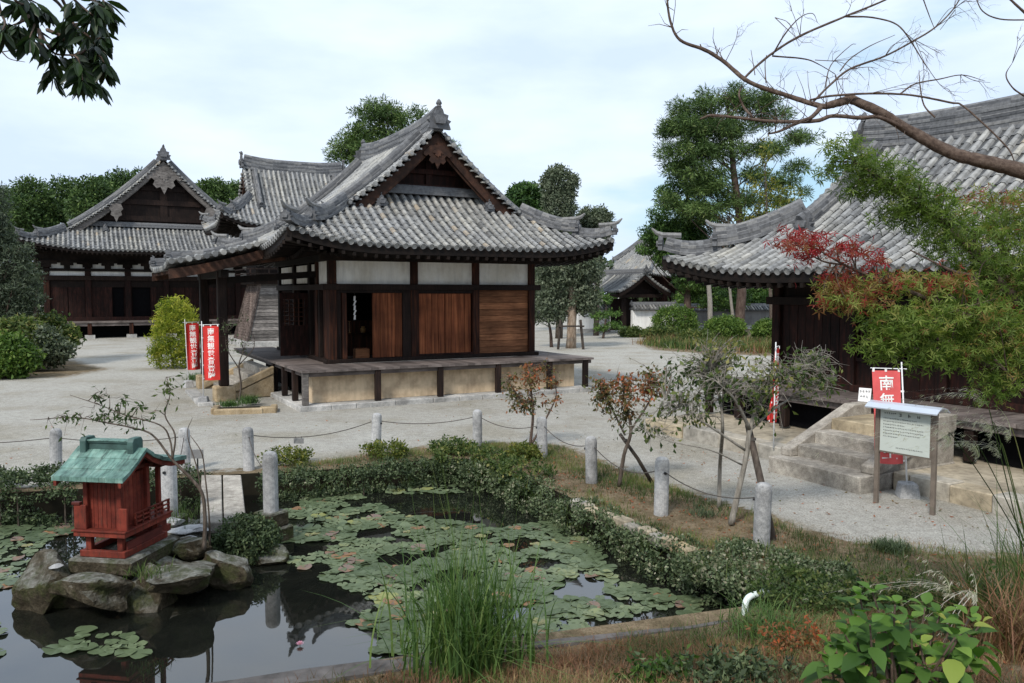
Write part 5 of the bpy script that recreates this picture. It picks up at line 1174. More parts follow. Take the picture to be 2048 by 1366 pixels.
for i,(px,py,rx,ry,d) in enumerate(BK):
    c=at(px,py,d); b=g0(c[0],d)
    tree('broadleaf_tree',['leafy tree over the grey wall, left end beside the gate','leafy tree over the grey wall, second from the gate','leafy tree over the grey wall behind the great trunk','leafy tree over the grey wall right of the great trunk','leafy tree over the grey wall nearest the dark hall'][i],'tree',b,[lerp(b,c,.6),c],[.25,.2,.06],[ell(px,py,rx,ry,d),ell(px,py-35,rx*.8,ry*.7,d+2),ell(px-8,py+10,rx*.7,ry*.5,d-2)],380,28,.62,.36,'bush_leaf' if i%2 else 'cypress_leaf','bark','leafy trees over the grey wall',seed=70+i,tr=(.25,.9))
d=64; b=g0(*at(1420,668,d)[:2]); t_=thing('dead_trunk',b,'straight grey bare trunk between the clipped bushes','tree'); limb_mesh('trunk',[b,at(1420,610,d),at(1417,560,d),at(1415,500,d)],[.22,.2,.18,.14],[],'pale_bark',t_)
# ================================================================ shrubs
def bush(name,lab,px,py,rx,ry,d,mt,seed,ncl=220,per=16,spread=.2,size=.12,tr=(.2,.85),group=None,rough=1.0,extra=(),up=.35,aspect=.5,inner=.72,rz=None):
    c=at(px,py,d); k=d/FPX; b=np.array([c[0],d,max(c[2]-ry*k,float(zg(c[0],d)))-.03]); r=np.random.default_rng(seed)
    t=thing(name,b,lab,'shrub',group); E=[(c,(rx*k,rx*k*.9,ry*k))]+[ell(*e,d) for e in extra]
    C=shell_points(E,ncl,r,inner,-.8); m=MB()
    for j in range(10): q=C[r.integers(len(C))]; s=b+np.array([r.normal()*.1,r.normal()*.1,0]); m.tube(smooth_path([s,lerp(s,q,.5)+r.normal(size=3)*.05,lerp(s,q,.9)],3),np.linspace(.03,.008,7)*rough,5)
    m.build('stems',MATS['bark'],t,world=True); foliage('leaves',C,per,spread,size,mt,t,aspect,up,.9,tr,r); return t
for i,(px,py,rx,ry,d,lab) in enumerate(((1350,645,46,32,62,'rounded dark green bush beside the white gate wall'),(1450,660,42,26,57,'rounded green bush in front of the straight grey trunk'),(1538,664,30,22,56,'low green bush at the corner of the dark hall'))):
    bush('clipped_bush',lab,px,py,rx,ry,d,'bush_leaf',80+i,300,20,.28,.18,tr=(.35,1),group='clipped bushes by the grey wall')
for i,(px,py,rx,ry,d,lab) in enumerate(((1265,668,26,12,64,'low grassy shrub at the foot of the white gate wall'),(1320,668,30,14,60,'low pale shrub in front of the first clipped bush'),(1395,676,40,14,56,'low ground shrub between the clipped bushes'))):
    bush('wild_shrub',lab,px,py,rx,ry,d,'shrub_leaf',86+i,160,20,.32,.2,group='wild shrubs before the grey wall',inner=.4)
bush('yellow_bush','large rounded yellow-green bush behind the two red banners',353,675,54,56,37.5,'yellow_leaf',84,460,22,.26,.2,tr=(.15,.95),extra=((353,635,40,40),(350,710,50,34)),up=.2,aspect=.2,inner=.5)
for i,(px,py,rx,ry,d,mt,lab) in enumerate(((30,690,70,46,36,'shrub_leaf','wide green shrub at the left edge under the grey conifer'),(95,680,34,30,39,'shrub_leaf','pale loose shrub at the right end of the left shrubbery'),(15,725,40,34,33,'bush_leaf','bright low shrub nearest the left edge'),(75,705,44,26,36,'grey_green_leaf','low grey shrub in front of the left shrubbery'))):
    bush('garden_shrub',lab,px,py,rx*.98,ry*.86,d,mt,90+i,420,24,.5,.2,tr=(.25,1),group='shrubs at the left edge',inner=.3,rough=1.2,extra=((px-40,py-18,rx*.5,ry*.6),(px+38,py-6,rx*.45,ry*.55),(px+10,py-30,rx*.5,ry*.5)))
d=38; b=g0(*at(25,720,d)[:2])
tree('grey_conifer','dark grey-green conifer with drooping layers at the left edge','conifer',b,[at(-5,560,d),at(-25,380,d)],[.3,.22,.06],[ell(-30,400,50,34,d),ell(-40,440,60,40,d),ell(12,530,52,30,d),ell(30,575,48,26,d),ell(22,612,50,24,d),ell(-25,490,60,40,d),ell(55,550,26,12,d),ell(58,598,24,12,d),ell(15,640,50,24,d),ell(-15,560,50,60,d),ell(-15,470,40,36,d),ell(35,500,30,12,d)],900,30,.42,.2,'grey_green_leaf','pine_bark',seed=95,aspect=.25,up=.2,flat=.35,tr=(.0,.55),nl=20,inner=.3,low=-1)
p=gnd(100,705,0); rock('garden_rock',p,(1.0,.7,.7),'grey boulder at the end of the left shrubbery',31)
# ================================================================ pond-side hedges and ivy
def band(P,w,h,n,r,zb=None,round_=.5):
    """points in a rounded band along polyline P (x,y); z from zb up to zb+h"""
    P=np.array(P,float); seg=np.linalg.norm(np.diff(P,axis=0),axis=1); cs=np.concatenate([[0],np.cumsum(seg)]); s=r.random(n)*cs[-1]
    x=np.interp(s,cs,P[:,0]); y=np.interp(s,cs,P[:,1]); i=np.clip(np.searchsorted(cs,s)-1,0,len(seg)-1); dx=np.diff(P,axis=0)[i]/seg[i][:,None]
    an=r.random(n)*2*np.pi; rr=.65+.35*r.random(n)**.5; ca,sa=np.cos(an)*rr,np.sin(an)*rr; ca=np.sign(ca)*np.abs(ca)**round_; sa=np.sign(sa)*np.abs(sa)**round_
    wob=1+.16*np.sin(s*3.1)+.1*np.sin(s*7.7+1)
    return np.column_stack([x-dx[:,1]*ca*w/2*wob,y+dx[:,0]*ca*w/2*wob,zb+h/2+sa*h/2*wob])
def hedge(lab,P,w,h,zb,ncl,seed,per=20,size=.055,mt='hedge_leaf',tr=(.1,.8),spread=.1):
    r=np.random.default_rng(seed); c=np.mean(np.array(P),0); t=thing('hedge',(c[0],c[1],zb),lab,'hedge','low hedges along the far pond bank'); C=band(P,w,h,ncl,r,zb)
    m=MB()
    for j in range(14): q=C[r.integers(len(C))]; m.tube([(q[0],q[1],zb),q*.5+np.array([q[0],q[1],zb])*.5,q],[.015,.012,.006],4)
    m.build('stems',MATS['bark'],t,world=True); foliage('leaves',C,per,spread,size,mt,t,.55,.3,1,tr,r); return t
hedge('tall dark clipped hedge at the left edge behind the pond, left of the shrine',[(-10.2,13.55),(-8.9,13.85),(-7.35,14.1)],1.3,.95,-.55,760,101,size=.06)
hedge('dark low hedge seen between the shrine and the slab bridge',[(-7.0,14.55),(-6.4,14.95),(-5.75,15.15)],.8,.6,-.5,200,102)
hedge('long dark ivy hedge hanging over the far pond bank right of the slab bridge',[(-4.85,15.3),(-3.8,15.5),(-2.7,16.0),(-1.7,16.6),(-1.2,16.75)],.75,.5,-.5,760,103,mt='ivy_leaf',tr=(.0,.75))
def ivy(name,lab,P,w,h,zb,ncl,seed,mt='ivy_leaf',per=16,size=.06,tr=(.1,.9),cat='ivy'):
    r=np.random.default_rng(seed); C=band(P,w,h,ncl,r,zb,.7); Pt,ix,v=clump_points(C,per,.1,r,.9); ct=tr[0]+(tr[1]-tr[0])*r.random(len(C)); tint=np.clip(ct[ix]+r.normal(size=len(ix))*.15,0,1)
    V,Fc=leaf_quads(Pt,size,.6,.35,None,r); o=np_mesh(name,V,Fc,MATS[mt],None,tint); tag(o,lab,cat,None,'stuff'); return o
ivy('bank_ivy','grey-green ivy hanging over the right pond bank into the water',[(-1.0,16.7),(-.2,15.65),(.5,14.4),(1.25,12.95),(1.95,11.6),(2.4,10.75),(2.75,9.9)],.7,.52,-.52,1250,104,size=.055)
ivy('bank_ivy','mixed weeds on the far right corner of the pond bank',[(-1.5,16.95),(-.6,16.75),(.1,15.6),(.55,14.7)],.8,.45,-.25,260,105,'shrub_leaf',tr=(.1,.8),size=.07)
ivy('ground_ivy','grey-green creeping plants covering the bank near the leaning stake',[(2.6,10.5),(3.1,9.9),(3.5,9.5),(4.1,9.35)],1.3,.2,-.1,900,106,tr=(.2,1),size=.05)
ivy('ground_ivy','brownish creeping plants above the white pipe',[(3.0,9.3),(3.4,8.9),(3.9,8.6)],.9,.24,-.05,300,107,'shrub_leaf',tr=(.0,.7),size=.05)
# ================================================================ grass
NEARP=[(2.95,9.7),(2.75,8.7),(.03,7.85),(-1.4,7.35),(-2.2,7.0),(-2.2,4),(9,4),(9,9.5),(6.2,10.6),(4.9,11.1),(4.0,11.0)]
def scatter(poly,n,r):
    P=np.array(poly); lo,hi=P.min(0),P.max(0); out=np.zeros((0,2))
    while len(out)<n:
        q=lo+(hi-lo)*r.random((n*2,2)); q=q[inpoly(q,poly)&~inpoly(q,POND)]; out=np.concatenate([out,q])
    return out[:n]
def patchy(Q,r,sc,th):
    v=np.sin(Q[:,0]*sc+1.3)*np.cos(Q[:,1]*sc*.9+.4)+.6*np.sin(Q[:,0]*sc*2.3+Q[:,1]*sc*1.7)+r.normal(size=len(Q))*.35; return Q[v>th]
def grass(name,lab,poly,n,h,w,mt,seed,lean=.5,th=-9,sc=1.5,tr=(.1,.9),cl=5,cs=.07,droop=1.0,cat='grass'):
    r=np.random.default_rng(seed); Q=patchy(scatter(poly,n//cl,r),r,sc,th); Q=np.repeat(Q,cl,0)+r.normal(size=(len(Q)*cl,2))*cs; Q=Q[~inpoly(Q,POND)]
    P=np.column_stack([Q,zg(Q[:,0],Q[:,1])-.02]); V,Fc,ow=blades(P,h,w,lean,2,r,droop=droop); ct=np.clip(tr[0]+(tr[1]-tr[0])*(.5+.5*np.sin(Q[:,0]*2.2+np.cos(Q[:,1]*1.7)*2))+r.normal(size=len(Q))*.2,0,1)
    o=np_mesh(name,V,Fc,MATS[mt],None,ct[ow]); tag(o,lab,cat,None,'stuff'); return o
STRIP=[(2.6,10.9),(1.45,13.1),(.5,14.9),(-.5,16.9),(-1.6,17.1),(-2.6,16.6),(-3.7,16.1),(-4.9,15.9),(-3.56,16.8),(-2.04,18.0),(-.29,18.5),(1.0,18.3),(1.95,16.1),(3.1,13.9),(3.95,12.2),(4.6,11.0),(3.4,10.2)]
grass('bank_grass','green weeds along the pond edge strip',STRIP,20000,.14,.009,'grass_blade',111,.6,-.25,1.1)
grass('bank_grass','short dry grass on the bare earth strip',STRIP,8000,.07,.008,'dry_blade',112,.8,-.3,.9)
grass('near_grass','green grass of the near bank',NEARP,34000,.16,.009,'grass_blade',113,.8,-.1,1.2)
grass('dry_grass','reddish dry grass of the near bank',[(2.75,8.6),(.03,7.8),(-1.4,7.3),(-2.4,7.0),(-2.4,4),(5,4),(5.5,8.2),(4,8.7)],46000,.15,.009,'dry_blade',114,.9,-.9,1.6,tr=(.1,.85))
grass('gravel_grass','thin dry grass fading into the gravel on the right',[(3.3,10.6),(4.6,11.6),(6.5,11.1),(8.6,11.3),(9,8),(5.5,8.2),(3.6,9.4)],9000,.07,.008,'dry_blade',115,.7,-.2,1.3,tr=(0,.8))
grass('far_meadow','dry straw grass before the distant bushes and gate',[(8,49),(11,47),(16,45),(21,44),(24,56),(16,62),(9.5,58)],5000,.6,.05,'dry_blade',116,.4,-.1,.4,tr=(.3,1),cs=.4)
grass('far_meadow','green undergrowth before the distant bushes',[(9,50),(12,48),(22,45),(26,54),(17,58),(10,57)],12000,.6,.06,'grass_blade',117,.5,-.6,.4,cs=.4)
def bank_weeds():
    r=np.random.default_rng(119); C=np.concatenate([band([(-1.0,16.8),(-.1,15.7),(.6,14.4),(1.35,12.95),(2.05,11.6),(2.5,10.75),(2.85,9.9)],.7,.4,1500,r,-.42,.7),band([(-4.85,15.35),(-2.7,16.1),(-1.2,16.85)],.7,.4,900,r,-.42),band([(2.6,10.5),(3.3,9.8),(4.1,9.4)],1.3,.1,900,r,-.05)])
    V,Fc,ow=blades(C,.2,.01,.9,3,r); tag(np_mesh('bank_weeds',V,Fc,MATS['grass_blade'],None,np.clip(.45+r.normal(size=len(C))*.3,0,1)[ow]),'fine weeds sprouting through the bank ivy','weeds',None,'stuff')
bank_weeds()
r=np.random.default_rng(118); Q=np.concatenate([scatter(STRIP,900,r),scatter(NEARP,900,r),scatter([(3,18),(8,17),(8,11.5),(4.5,12)],260,r),scatter([(-12,16),(9,19),(9,30),(-14,30)],420,r)]); P=np.column_stack([Q,zg(Q[:,0],Q[:,1])+.012])
V,Fc=leaf_quads(P,.06,.6,.85,rand_unit(len(P),r)*np.array([1,1,.1]),r); tag(np_mesh('fallen_leaves',V,Fc,MATS['reddish_leaf'],None,.3+.7*r.random(len(P))),'brown and red fallen leaves scattered over the earth','leaves',None,'stuff')
def tuft(name,lab,base,n,h,w,spread,mt,seed,lean=.5,cat='grass clump',tr=(.1,.8),seg=4,droop=1.0,group=None,part='blades'):
    r=np.random.default_rng(seed); t=thing(name,base,lab,cat,group); P=np.asarray(base)+np.column_stack([r.normal(size=(n,2))*spread,np.zeros(n)]); V,Fc,ow=blades(P,h,w,lean,seg,r,droop=droop)
    np_mesh(part,V,Fc,MATS[mt],t,np.clip(tr[0]+(tr[1]-tr[0])*r.random(n),0,1)[ow],world=True); return t
for i,((x,y),n,h,lab) in enumerate((((1782,1098),500,.15,'small dark green grass tuft on the gravel edge right of the notice board posts'),((1410,1030),160,.12,'little dark tuft on the earth between two granite bollards'),((1550,1275),500,.3,'dark grassy clump beside the white pipe'),((1400,1015),60,.1,'tiny tuft behind the pale trunks'))):
    b=gnd(x,y,0 if i!=2 else .05); tuft('grass_tuft',lab,b,n,h,.012,.12 if i!=2 else .22,'hedge_leaf' if i!=2 else 'tall_blade',120+i,.9)
for i,((x,y),lab) in enumerate((((575,925),'yellow-green weed clump at the corner behind the right bridge post'),((770,912),'green weed clump at the foot of the far bank bollard'),((1050,915),'bright weed clump below the small reddish tree'),((905,905),'straggling weeds on the middle of the far bank'))):
    bush('weed_clump',lab,x,y-12,46 if i!=2 else 32,13,gnd(x,y,0)[1],'sparse_leaf' if i!=3 else 'shrub_leaf',130+i,90,14,.12,.07,tr=(.1,.8),group='weed clumps along the far bank',rough=.3)
# ================================================================ young trees by the path
def twiggy(name,lab,cat,base,stems,ells,nleaf,size,mt,tmt,seed,tr,ntw=70,tw=.007,aspect=.5,group=None):
    """stems: list of (points,radii). twigs fan out to leaf points"""
    r=np.random.default_rng(seed); t=thing(name,base,lab,cat,group); m=MB(); ends=[]
    for pts,rad in stems:
        p=smooth_path(pts,5); m.tube(p,np.interp(np.linspace(0,1,len(p)),np.linspace(0,1,len(rad)),rad),8,jit=.05); ends+=p[len(p)//2:]
    C=shell_points(ells,ntw,r,.05,-1); E=np.array(ends); nodes=[]
    for c in C:
        k=np.argmin(np.linalg.norm(E-c,axis=1)+r.random(len(E))*.15); s=E[k]; mid=lerp(s,c,.55)+r.normal(size=3)*.06*np.linalg.norm(c-s)+np.array([0,0,.05]); p=smooth_path([s,mid,c],4); m.tube(p,np.linspace(tw*1.5,tw*.45,len(p)),4); nodes+=p[3:]
        for _ in range(2): q=p[r.integers(3,len(p))]; e=q+r.normal(size=3)*np.array([.14,.14,.1]); m.tube([q,lerp(q,e,.5)+r.normal(size=3)*.02,e],[tw*.7,tw*.5,tw*.3],4); nodes+=[lerp(q,e,.6),e]
    m.build('trunk',MATS[tmt],t,world=True,smooth=True); N=np.array(nodes); P=N[r.integers(len(N),size=nleaf)]+r.normal(size=(nleaf,3))*.03
    if nleaf:
        V,Fc=leaf_quads(P,size,aspect,.3,np.tile(np.array([0,0,-.45]),(nleaf,1)),r); cl=np.sin(P[:,0]*3+P[:,2]*4)*.18; np_mesh('leaves',V,Fc,MATS[mt],t,np.clip(tr[0]+(tr[1]-tr[0])*r.random(nleaf)+cl,0,1),world=True)
    return t
b=gnd(1060,893,-.02); d=b[1]
twiggy('young_tree','small reddish-leaved tree behind a bollard, in front of the veranda end','young tree',b,[([b,at(1066,830,d),at(1062,780,d),at(1058,735,d)],[.035,.03,.022,.01]),([b,at(1085,850,d),at(1110,800,d),at(1112,770,d)],[.03,.022,.015,.008]),([at(1066,830,d),at(1035,790,d),at(1015,760,d)],[.02,.015,.007])],[ell(1062,755,58,30,d),ell(1035,800,36,36,d),ell(1105,790,40,34,d),ell(1018,770,24,24,d),ell(1080,735,34,20,d),ell(1060,815,44,24,d)],980,.085,'reddish_leaf','branch_bark',141,(.05,.85),95,.005,group='young trees beside the path')
b=gnd(1238,972,0); d=b[1]
twiggy('young_tree','red-tinted young tree held by crossed stakes on the right bank','young tree',b,[([b,at(1248,910,d),at(1262,860,d),at(1250,800,d),at(1245,760,d)],[.04,.034,.03,.02,.01]),([at(1262,860,d),at(1300,800,d),at(1310,760,d)],[.022,.016,.008]),([at(1250,870,d),at(1215,800,d),at(1200,770,d)],[.02,.014,.008])],[ell(1250,790,58,34,d),ell(1210,800,34,30,d),ell(1300,770,40,34,d),ell(1240,835,40,22,d),ell(1290,745,44,18,d),ell(1215,770,40,20,d)],1250,.085,'reddish_leaf','bark',142,(.1,.85),110,.005,group='young trees beside the path')
b=gnd(1462,1048,0); d=b[1]; b2=gnd(1438,1015,0); k=d
twiggy('pale_shrub_tree','spreading pale-twigged tree with sparse green leaves and several trunks','young tree',b,[([b,at(1475,990,d),at(1492,915,d),at(1500,860,d),at(1520,800,d),at(1560,750,d)],[.05,.045,.04,.036,.02,.008]),([b2,at(1440,930,b2[1]),at(1445,860,d),at(1440,800,d),at(1420,740,d)],[.035,.032,.028,.018,.008]),([at(1500,860,d),at(1470,800,d-.3),at(1430,760,d-.4)],[.03,.02,.008]),([at(1500,860,d),at(1560,810,d+.3),at(1640,770,d+.6)],[.024,.016,.006]),([at(1490,900,d),at(1400,840,d-.2),at(1330,800,d-.2)],[.022,.014,.006]),([at(1520,800,d),at(1590,730,d+.4),at(1640,690,d+.6)],[.016,.01,.005]),([at(1485,930,d),at(1420,900,d-.3),at(1330,880,d-.4),at(1270,850,d-.4)],[.014,.01,.007,.004])],[ell(1430,755,125,64,d,80),ell(1520,775,90,66,d,70),ell(1640,760,70,50,d,50),ell(1390,800,70,60,d,60),ell(1600,740,64,40,d,40),ell(1640,720,44,34,d),ell(1360,740,50,36,d),ell(1480,720,60,36,d),ell(1320,850,40,44,d),ell(1540,830,40,40,d),ell(1660,750,40,24,d),ell(1280,860,40,30,d),ell(1440,690,60,20,d)],1700,.095,'shrub_leaf','pale_bark',143,(.05,1),560,.005)
def stake(lab,p,q,r_,mt='stake_wood'):
    o=thing('support_stake',p,lab,'stake'); m=MB(); d=np.asarray(q)-np.asarray(p); m.tube([(0,0,-.1),d*.5,d],[r_,r_*.95,r_*.88],10,jit=.05); m.build('pole',MATS[mt],o,smooth=True); m=MB(); m.tube([d*.86-np.array([0,.0,0]),d*.86+np.array([.0,0,.035])],[r_*1.25,r_*1.25],10); m.build('rope_tie',MATS['rope'],o)
p=gnd(1548,1078,0); stake('thick dark stake leaning against the pale trunks by the nearest bollard',p,at(1496,850,p[1]+.9),.055)
p=gnd(1310,965,0); stake('slanting stake crossing the red-tinted young tree',p,at(1240,868,14.5),.035)
b=gnd(478,805,.05); d=b[1]
twiggy('dark_shrub','small dark twisted shrub in the planting bed before the stair side','shrub',b,[([b,at(482,770,d),at(478,730,d),at(488,700,d)],[.035,.03,.025,.01]),([at(480,740,d),at(455,700,d),at(450,670,d)],[.02,.015,.006]),([at(478,730,d),at(505,700,d),at(510,680,d)],[.02,.015,.006])],[ell(480,690,30,26,d),ell(450,660,20,20,d),ell(470,640,26,16,d)],130,.08,'hedge_leaf','stake_wood',144,(.2,.7),34,.006)
for i,(x,y,s) in enumerate(((500,806,.3),(460,812,.22),(437,770,.0))):
    if s: tuft('bedding_plant',('dark green clump right of the twisted shrub in the planting bed','small dark clump left of the twisted shrub in the planting bed')[i],gnd(x,y,.06),260,s,.02,.14,'cypress_leaf',150+i,.9,cat='plant')
tuft('bedding_plant','low green plants behind the paving stones near the rear banner',gnd(398,758,.02),300,.3,.025,.3,'cypress_leaf',153,.9,cat='plant')
# ================================================================ island plants
b=gnd(408,1098,.1); d=b[1]
twiggy('slender_tree','slender leaning tree with thin arching leafy branches beside the shrine','young tree',b,[([b,at(410,1040,d),at(405,990,d),at(385,960,d),at(345,920,d),at(305,870,d),at(262,855,d),at(210,845,d),at(150,835,d),at(60,840,d-.2)],[.03,.026,.024,.022,.018,.014,.011,.009,.007,.003]),([at(345,920,d),at(340,880,d),at(320,850,d),at(250,830,d),at(200,810,d),at(140,790,d)],[.014,.012,.01,.008,.006,.003]),([at(345,920,d),at(350,870,d),at(330,830,d),at(340,790,d),at(335,760,d)],[.014,.011,.009,.006,.003]),([at(405,1000,d),at(395,940,d),at(375,870,d),at(385,835,d)],[.012,.009,.006,.003]),([gnd(420,1090,.1),at(418,1030,d),at(410,950,d),at(403,905,d),at(380,870,d)],[.014,.012,.01,.008,.004])],[ell(200,800,40,24,d),ell(330,790,40,34,d),ell(240,840,60,16,d),ell(120,840,50,12,d),ell(300,820,30,20,d),ell(190,830,40,14,d),ell(260,780,30,24,d)],210,.085,'shrub_leaf','bark',161,(.1,.6),30,.004,aspect=.35)
c=at(492,1085,11.7); bush('round_shrub','dark round clipped shrub overhanging the right side of the island',492,1085,66,52,11.7,'hedge_leaf',162,430,22,.09,.055,tr=(.15,.8))
tuft('grass_tuft','thin grass around the stepping stones of the island',gnd(350,1035,.05),200,.16,.01,.3,'grass_blade',163,.7)
tuft('grass_tuft','thin grass tuft between the two flat front rocks',gnd(290,1150,.1),120,.14,.01,.12,'grass_blade',164,.7)
# ================================================================ foreground plants
b=np.array([gnd(925,1392,-.1)[0],7.55,-.05])
t=tuft('tall_grass_clump','tall green grass clump rising in the middle foreground before the pond',b,400,1.12,.024,.26,'tall_blade',171,.5,tr=(.1,.9),seg=7,droop=1.4)
r=np.random.default_rng(172); P=b+np.column_stack([r.normal(size=(34,2))*.2,np.zeros(34)]); V,Fc,ow=blades(P,1.75,.010,.16,6,r,droop=.5); np_mesh('flower_stalks',V,Fc,MATS['tall_blade'],t,(.5+.5*r.random(34))[ow],world=True)
P=b+np.column_stack([r.normal(size=(150,2))*.3,np.zeros(150)]); V,Fc,ow=blades(P,.85,.018,1.0,6,r,droop=1.6); np_mesh('outer_blades',V,Fc,MATS['tall_blade'],t,(.3+.6*r.random(150))[ow],world=True)
def silver_grass(lab,b,n,h,seed,plumes,mt='tall_blade',tr=(.2,1),lean=.6):
    t=tuft('silver_grass',lab,b,n,h,.013,.22,mt,seed,lean,tr=tr,seg=6,droop=1.2,group='silver grass clumps on the right'); r=np.random.default_rng(seed+1)
    for q in plumes:
        q=np.asarray(q,float); s=np.asarray(b)+np.append(r.normal(size=2)*.1,0); mid=lerp(s,q,.6)+np.array([0,0,.12]); pth=smooth_path([s,mid,q+np.array([.03,0,.03]),q],6); m=MB(); m.tube(pth,np.linspace(.006,.003,len(pth)),5); st=m.build('stalk',MATS['grass_blade'],t,world=True)
        az=math.atan2(q[1]-mid[1],q[0]-mid[0]); k=9; V,Fc,ow=blades(np.tile(q-np.array([0,0,.03]),(k,1))+r.normal(size=(k,3))*.01,.42,.008,1.7,7,r,az=az+r.normal(size=k)*.35,droop=1.5); B_=V[r.integers(len(V),size=170)]+r.normal(size=(170,3))*.004
        V2,F2=leaf_quads(B_,.05,.06,.2,np.tile(np.array([math.cos(az),math.sin(az),-.8]),(170,1)),r); F2=F2+len(V); np_mesh('plume',np.concatenate([V,V2]),np.concatenate([Fc,F2]),MATS['plume'],st,np.concatenate([r.random(len(Fc)),r.random(len(F2))]),world=True)
    return t
B=np.array([5.15,7.4,float(zg(5.15,7.4))]); silver_grass('silver grass clump with pale feathery plumes at the right edge',B,420,1.35,181,[at(1965,800,7.6),at(1985,860,7.5),at(1900,880,7.4),at(1955,905,7.6),at(2000,900,7.6),at(2020,870,7.6)])
B=np.array([4.35,6.6,float(zg(4.35,6.6))]); silver_grass('orange-brown dry grass clump right of the hydrangea',B,380,.75,183,[at(1950,1195,6.4),at(1900,1180,6.5)],'dry_blade',(.1,1),.8)
B=np.array([4.7,7.9,float(zg(4.7,7.9))]); silver_grass('green and straw grass clump behind the dry orange clump',B,380,.8,185,[],'grass_blade',(.1,1),.8)
def hydrangea():
    b=np.array([2.25,4.55,float(zg(2.25,4.55))-.05]); t=thing('hydrangea_bush',b,'bright green broad-leaved bush in the right foreground','shrub'); r=np.random.default_rng(191)
    heads=[at(x,y,4.5+dd) for x,y,dd in ((1745,1185,0),(1700,1215,.2),(1790,1210,-.1),(1740,1250,-.2),(1820,1240,.1),(1880,1230,.15),(1940,1235,0),(1910,1275,-.2),(1840,1290,-.15),(1690,1270,0),(1660,1290,.15),(1770,1280,.2),(1720,1310,-.2),(1880,1310,.1),(1945,1275,.2),(1800,1255,.3),(1690,1335,.0),(1850,1335,-.2),(1730,1345,.1),(1930,1310,.1),(1720,1195,.1),(1765,1230,.2),(1850,1215,.3),(1900,1250,.1),(1960,1250,.2),(1800,1300,.1),(1660,1320,.1),(1905,1340,.2),(1780,1340,.2),(1715,1275,.1))]
    m=MB(); V=[];Fc=[];T=[]
    for h in heads:
        s=b+np.append(r.normal(size=2)*.08,0); p=smooth_path([s,lerp(s,h,.6)+r.normal(size=3)*.03,h],4); m.tube(p,np.linspace(.011,.005,len(p)),6)
        for lv in range(4):
            c=h-np.array([0,0,.055*lv]); a0=r.random()*6.28
            for j in range(2 if lv else 3):
                an=a0+lv*1.57+j*math.pi*(1 if lv else .67); L=(.1,.14,.155,.16)[lv]*r.uniform(.8,1.15); el=(.7,.25,-.1,-.3)[lv]+r.normal()*.15
                d=np.array([math.cos(an)*math.cos(el),math.sin(an)*math.cos(el),math.sin(el)]); sd=unit(np.cross(d,(0,0,1))); u=np.cross(sd,d); base=c+d*.02; o=len(V)
                cols=[(0,0),(.14,.2),(.38,.33),(.62,.28),(.85,.12),(1,0)]
                for tt,w in cols:
                    cc=base+d*L*tt-np.array([0,0,.3*L*tt*tt]); V+= [cc+sd*w*L+u*w*L*.3,cc,cc-sd*w*L+u*w*L*.3]
                for q in range(5): Fc+=[(o+3*q,o+3*q+1,o+3*q+4,o+3*q+3),(o+3*q+1,o+3*q+2,o+3*q+5,o+3*q+4)]; 
                tv=np.clip(.5+r.normal()*.3-lv*.1,0,1); T+=[tv]*10
    m.build('stems',MATS['branch_bark'],t,world=True); np_mesh('leaves',np.array(V),np.array(Fc),MATS['hydrangea_leaf'],t,np.array(T),world=True,smooth=True)
hydrangea()
def low_plant(lab,px,py,rx,ry,d,mt,seed,ncl,size,tr):
    c=at(px,py,d); z=float(zg(c[0],d)); k=d/FPX; r=np.random.default_rng(seed); t=thing('low_shrub',(c[0],d,z-.03),lab,'shrub','low plants of the near bank'); C=np.array([c[0],d,z])+np.column_stack([r.normal(size=ncl)*rx*k*.5,r.normal(size=ncl)*rx*k*.4,np.abs(r.normal(size=ncl))*ry*k*.6+.02])
    m=MB()
    for q in C[:14]: m.tube([(q[0]*.6+c[0]*.4,q[1]*.6+d*.4,z-.05),lerp(q,np.array([c[0],d,z]),.3),q],[.008,.006,.003],4)
    m.build('stems',MATS['branch_bark'],t,world=True); foliage('leaves',C,9,.08,size,mt,t,.45,.4,.8,tr,r)
low_plant('dark evergreen sprigs at the bottom edge left of the bright broad-leaved bush',1470,1352,110,36,6.35,'hedge_leaf',251,150,.07,(.1,.9))
low_plant('dark leafy sprigs at the bottom edge right of the tall grass',1310,1362,70,26,6.6,'bush_leaf',252,70,.07,(.0,.5))
low_plant('reddish low weeds behind the bright broad-leaved bush',1600,1285,80,40,7.2,'reddish_leaf',253,130,.05,(.1,.9))
low_plant('green weeds between the gravel and the orange dry grass',1800,1160,110,50,8.6,'shrub_leaf',254,190,.06,(.1,.9))
low_plant('dark green weeds under the silver grass on the right',1950,1120,90,60,8.2,'bush_leaf',255,150,.08,(.0,.7))
c=gnd(1625,1290,.1); rock('garden_rock',np.array([c[0],7.0,float(zg(c[0],7.0))+.02]),(.16,.13,.1),'small brownish rock at the lower left of the bright broad-leaved bush',256)
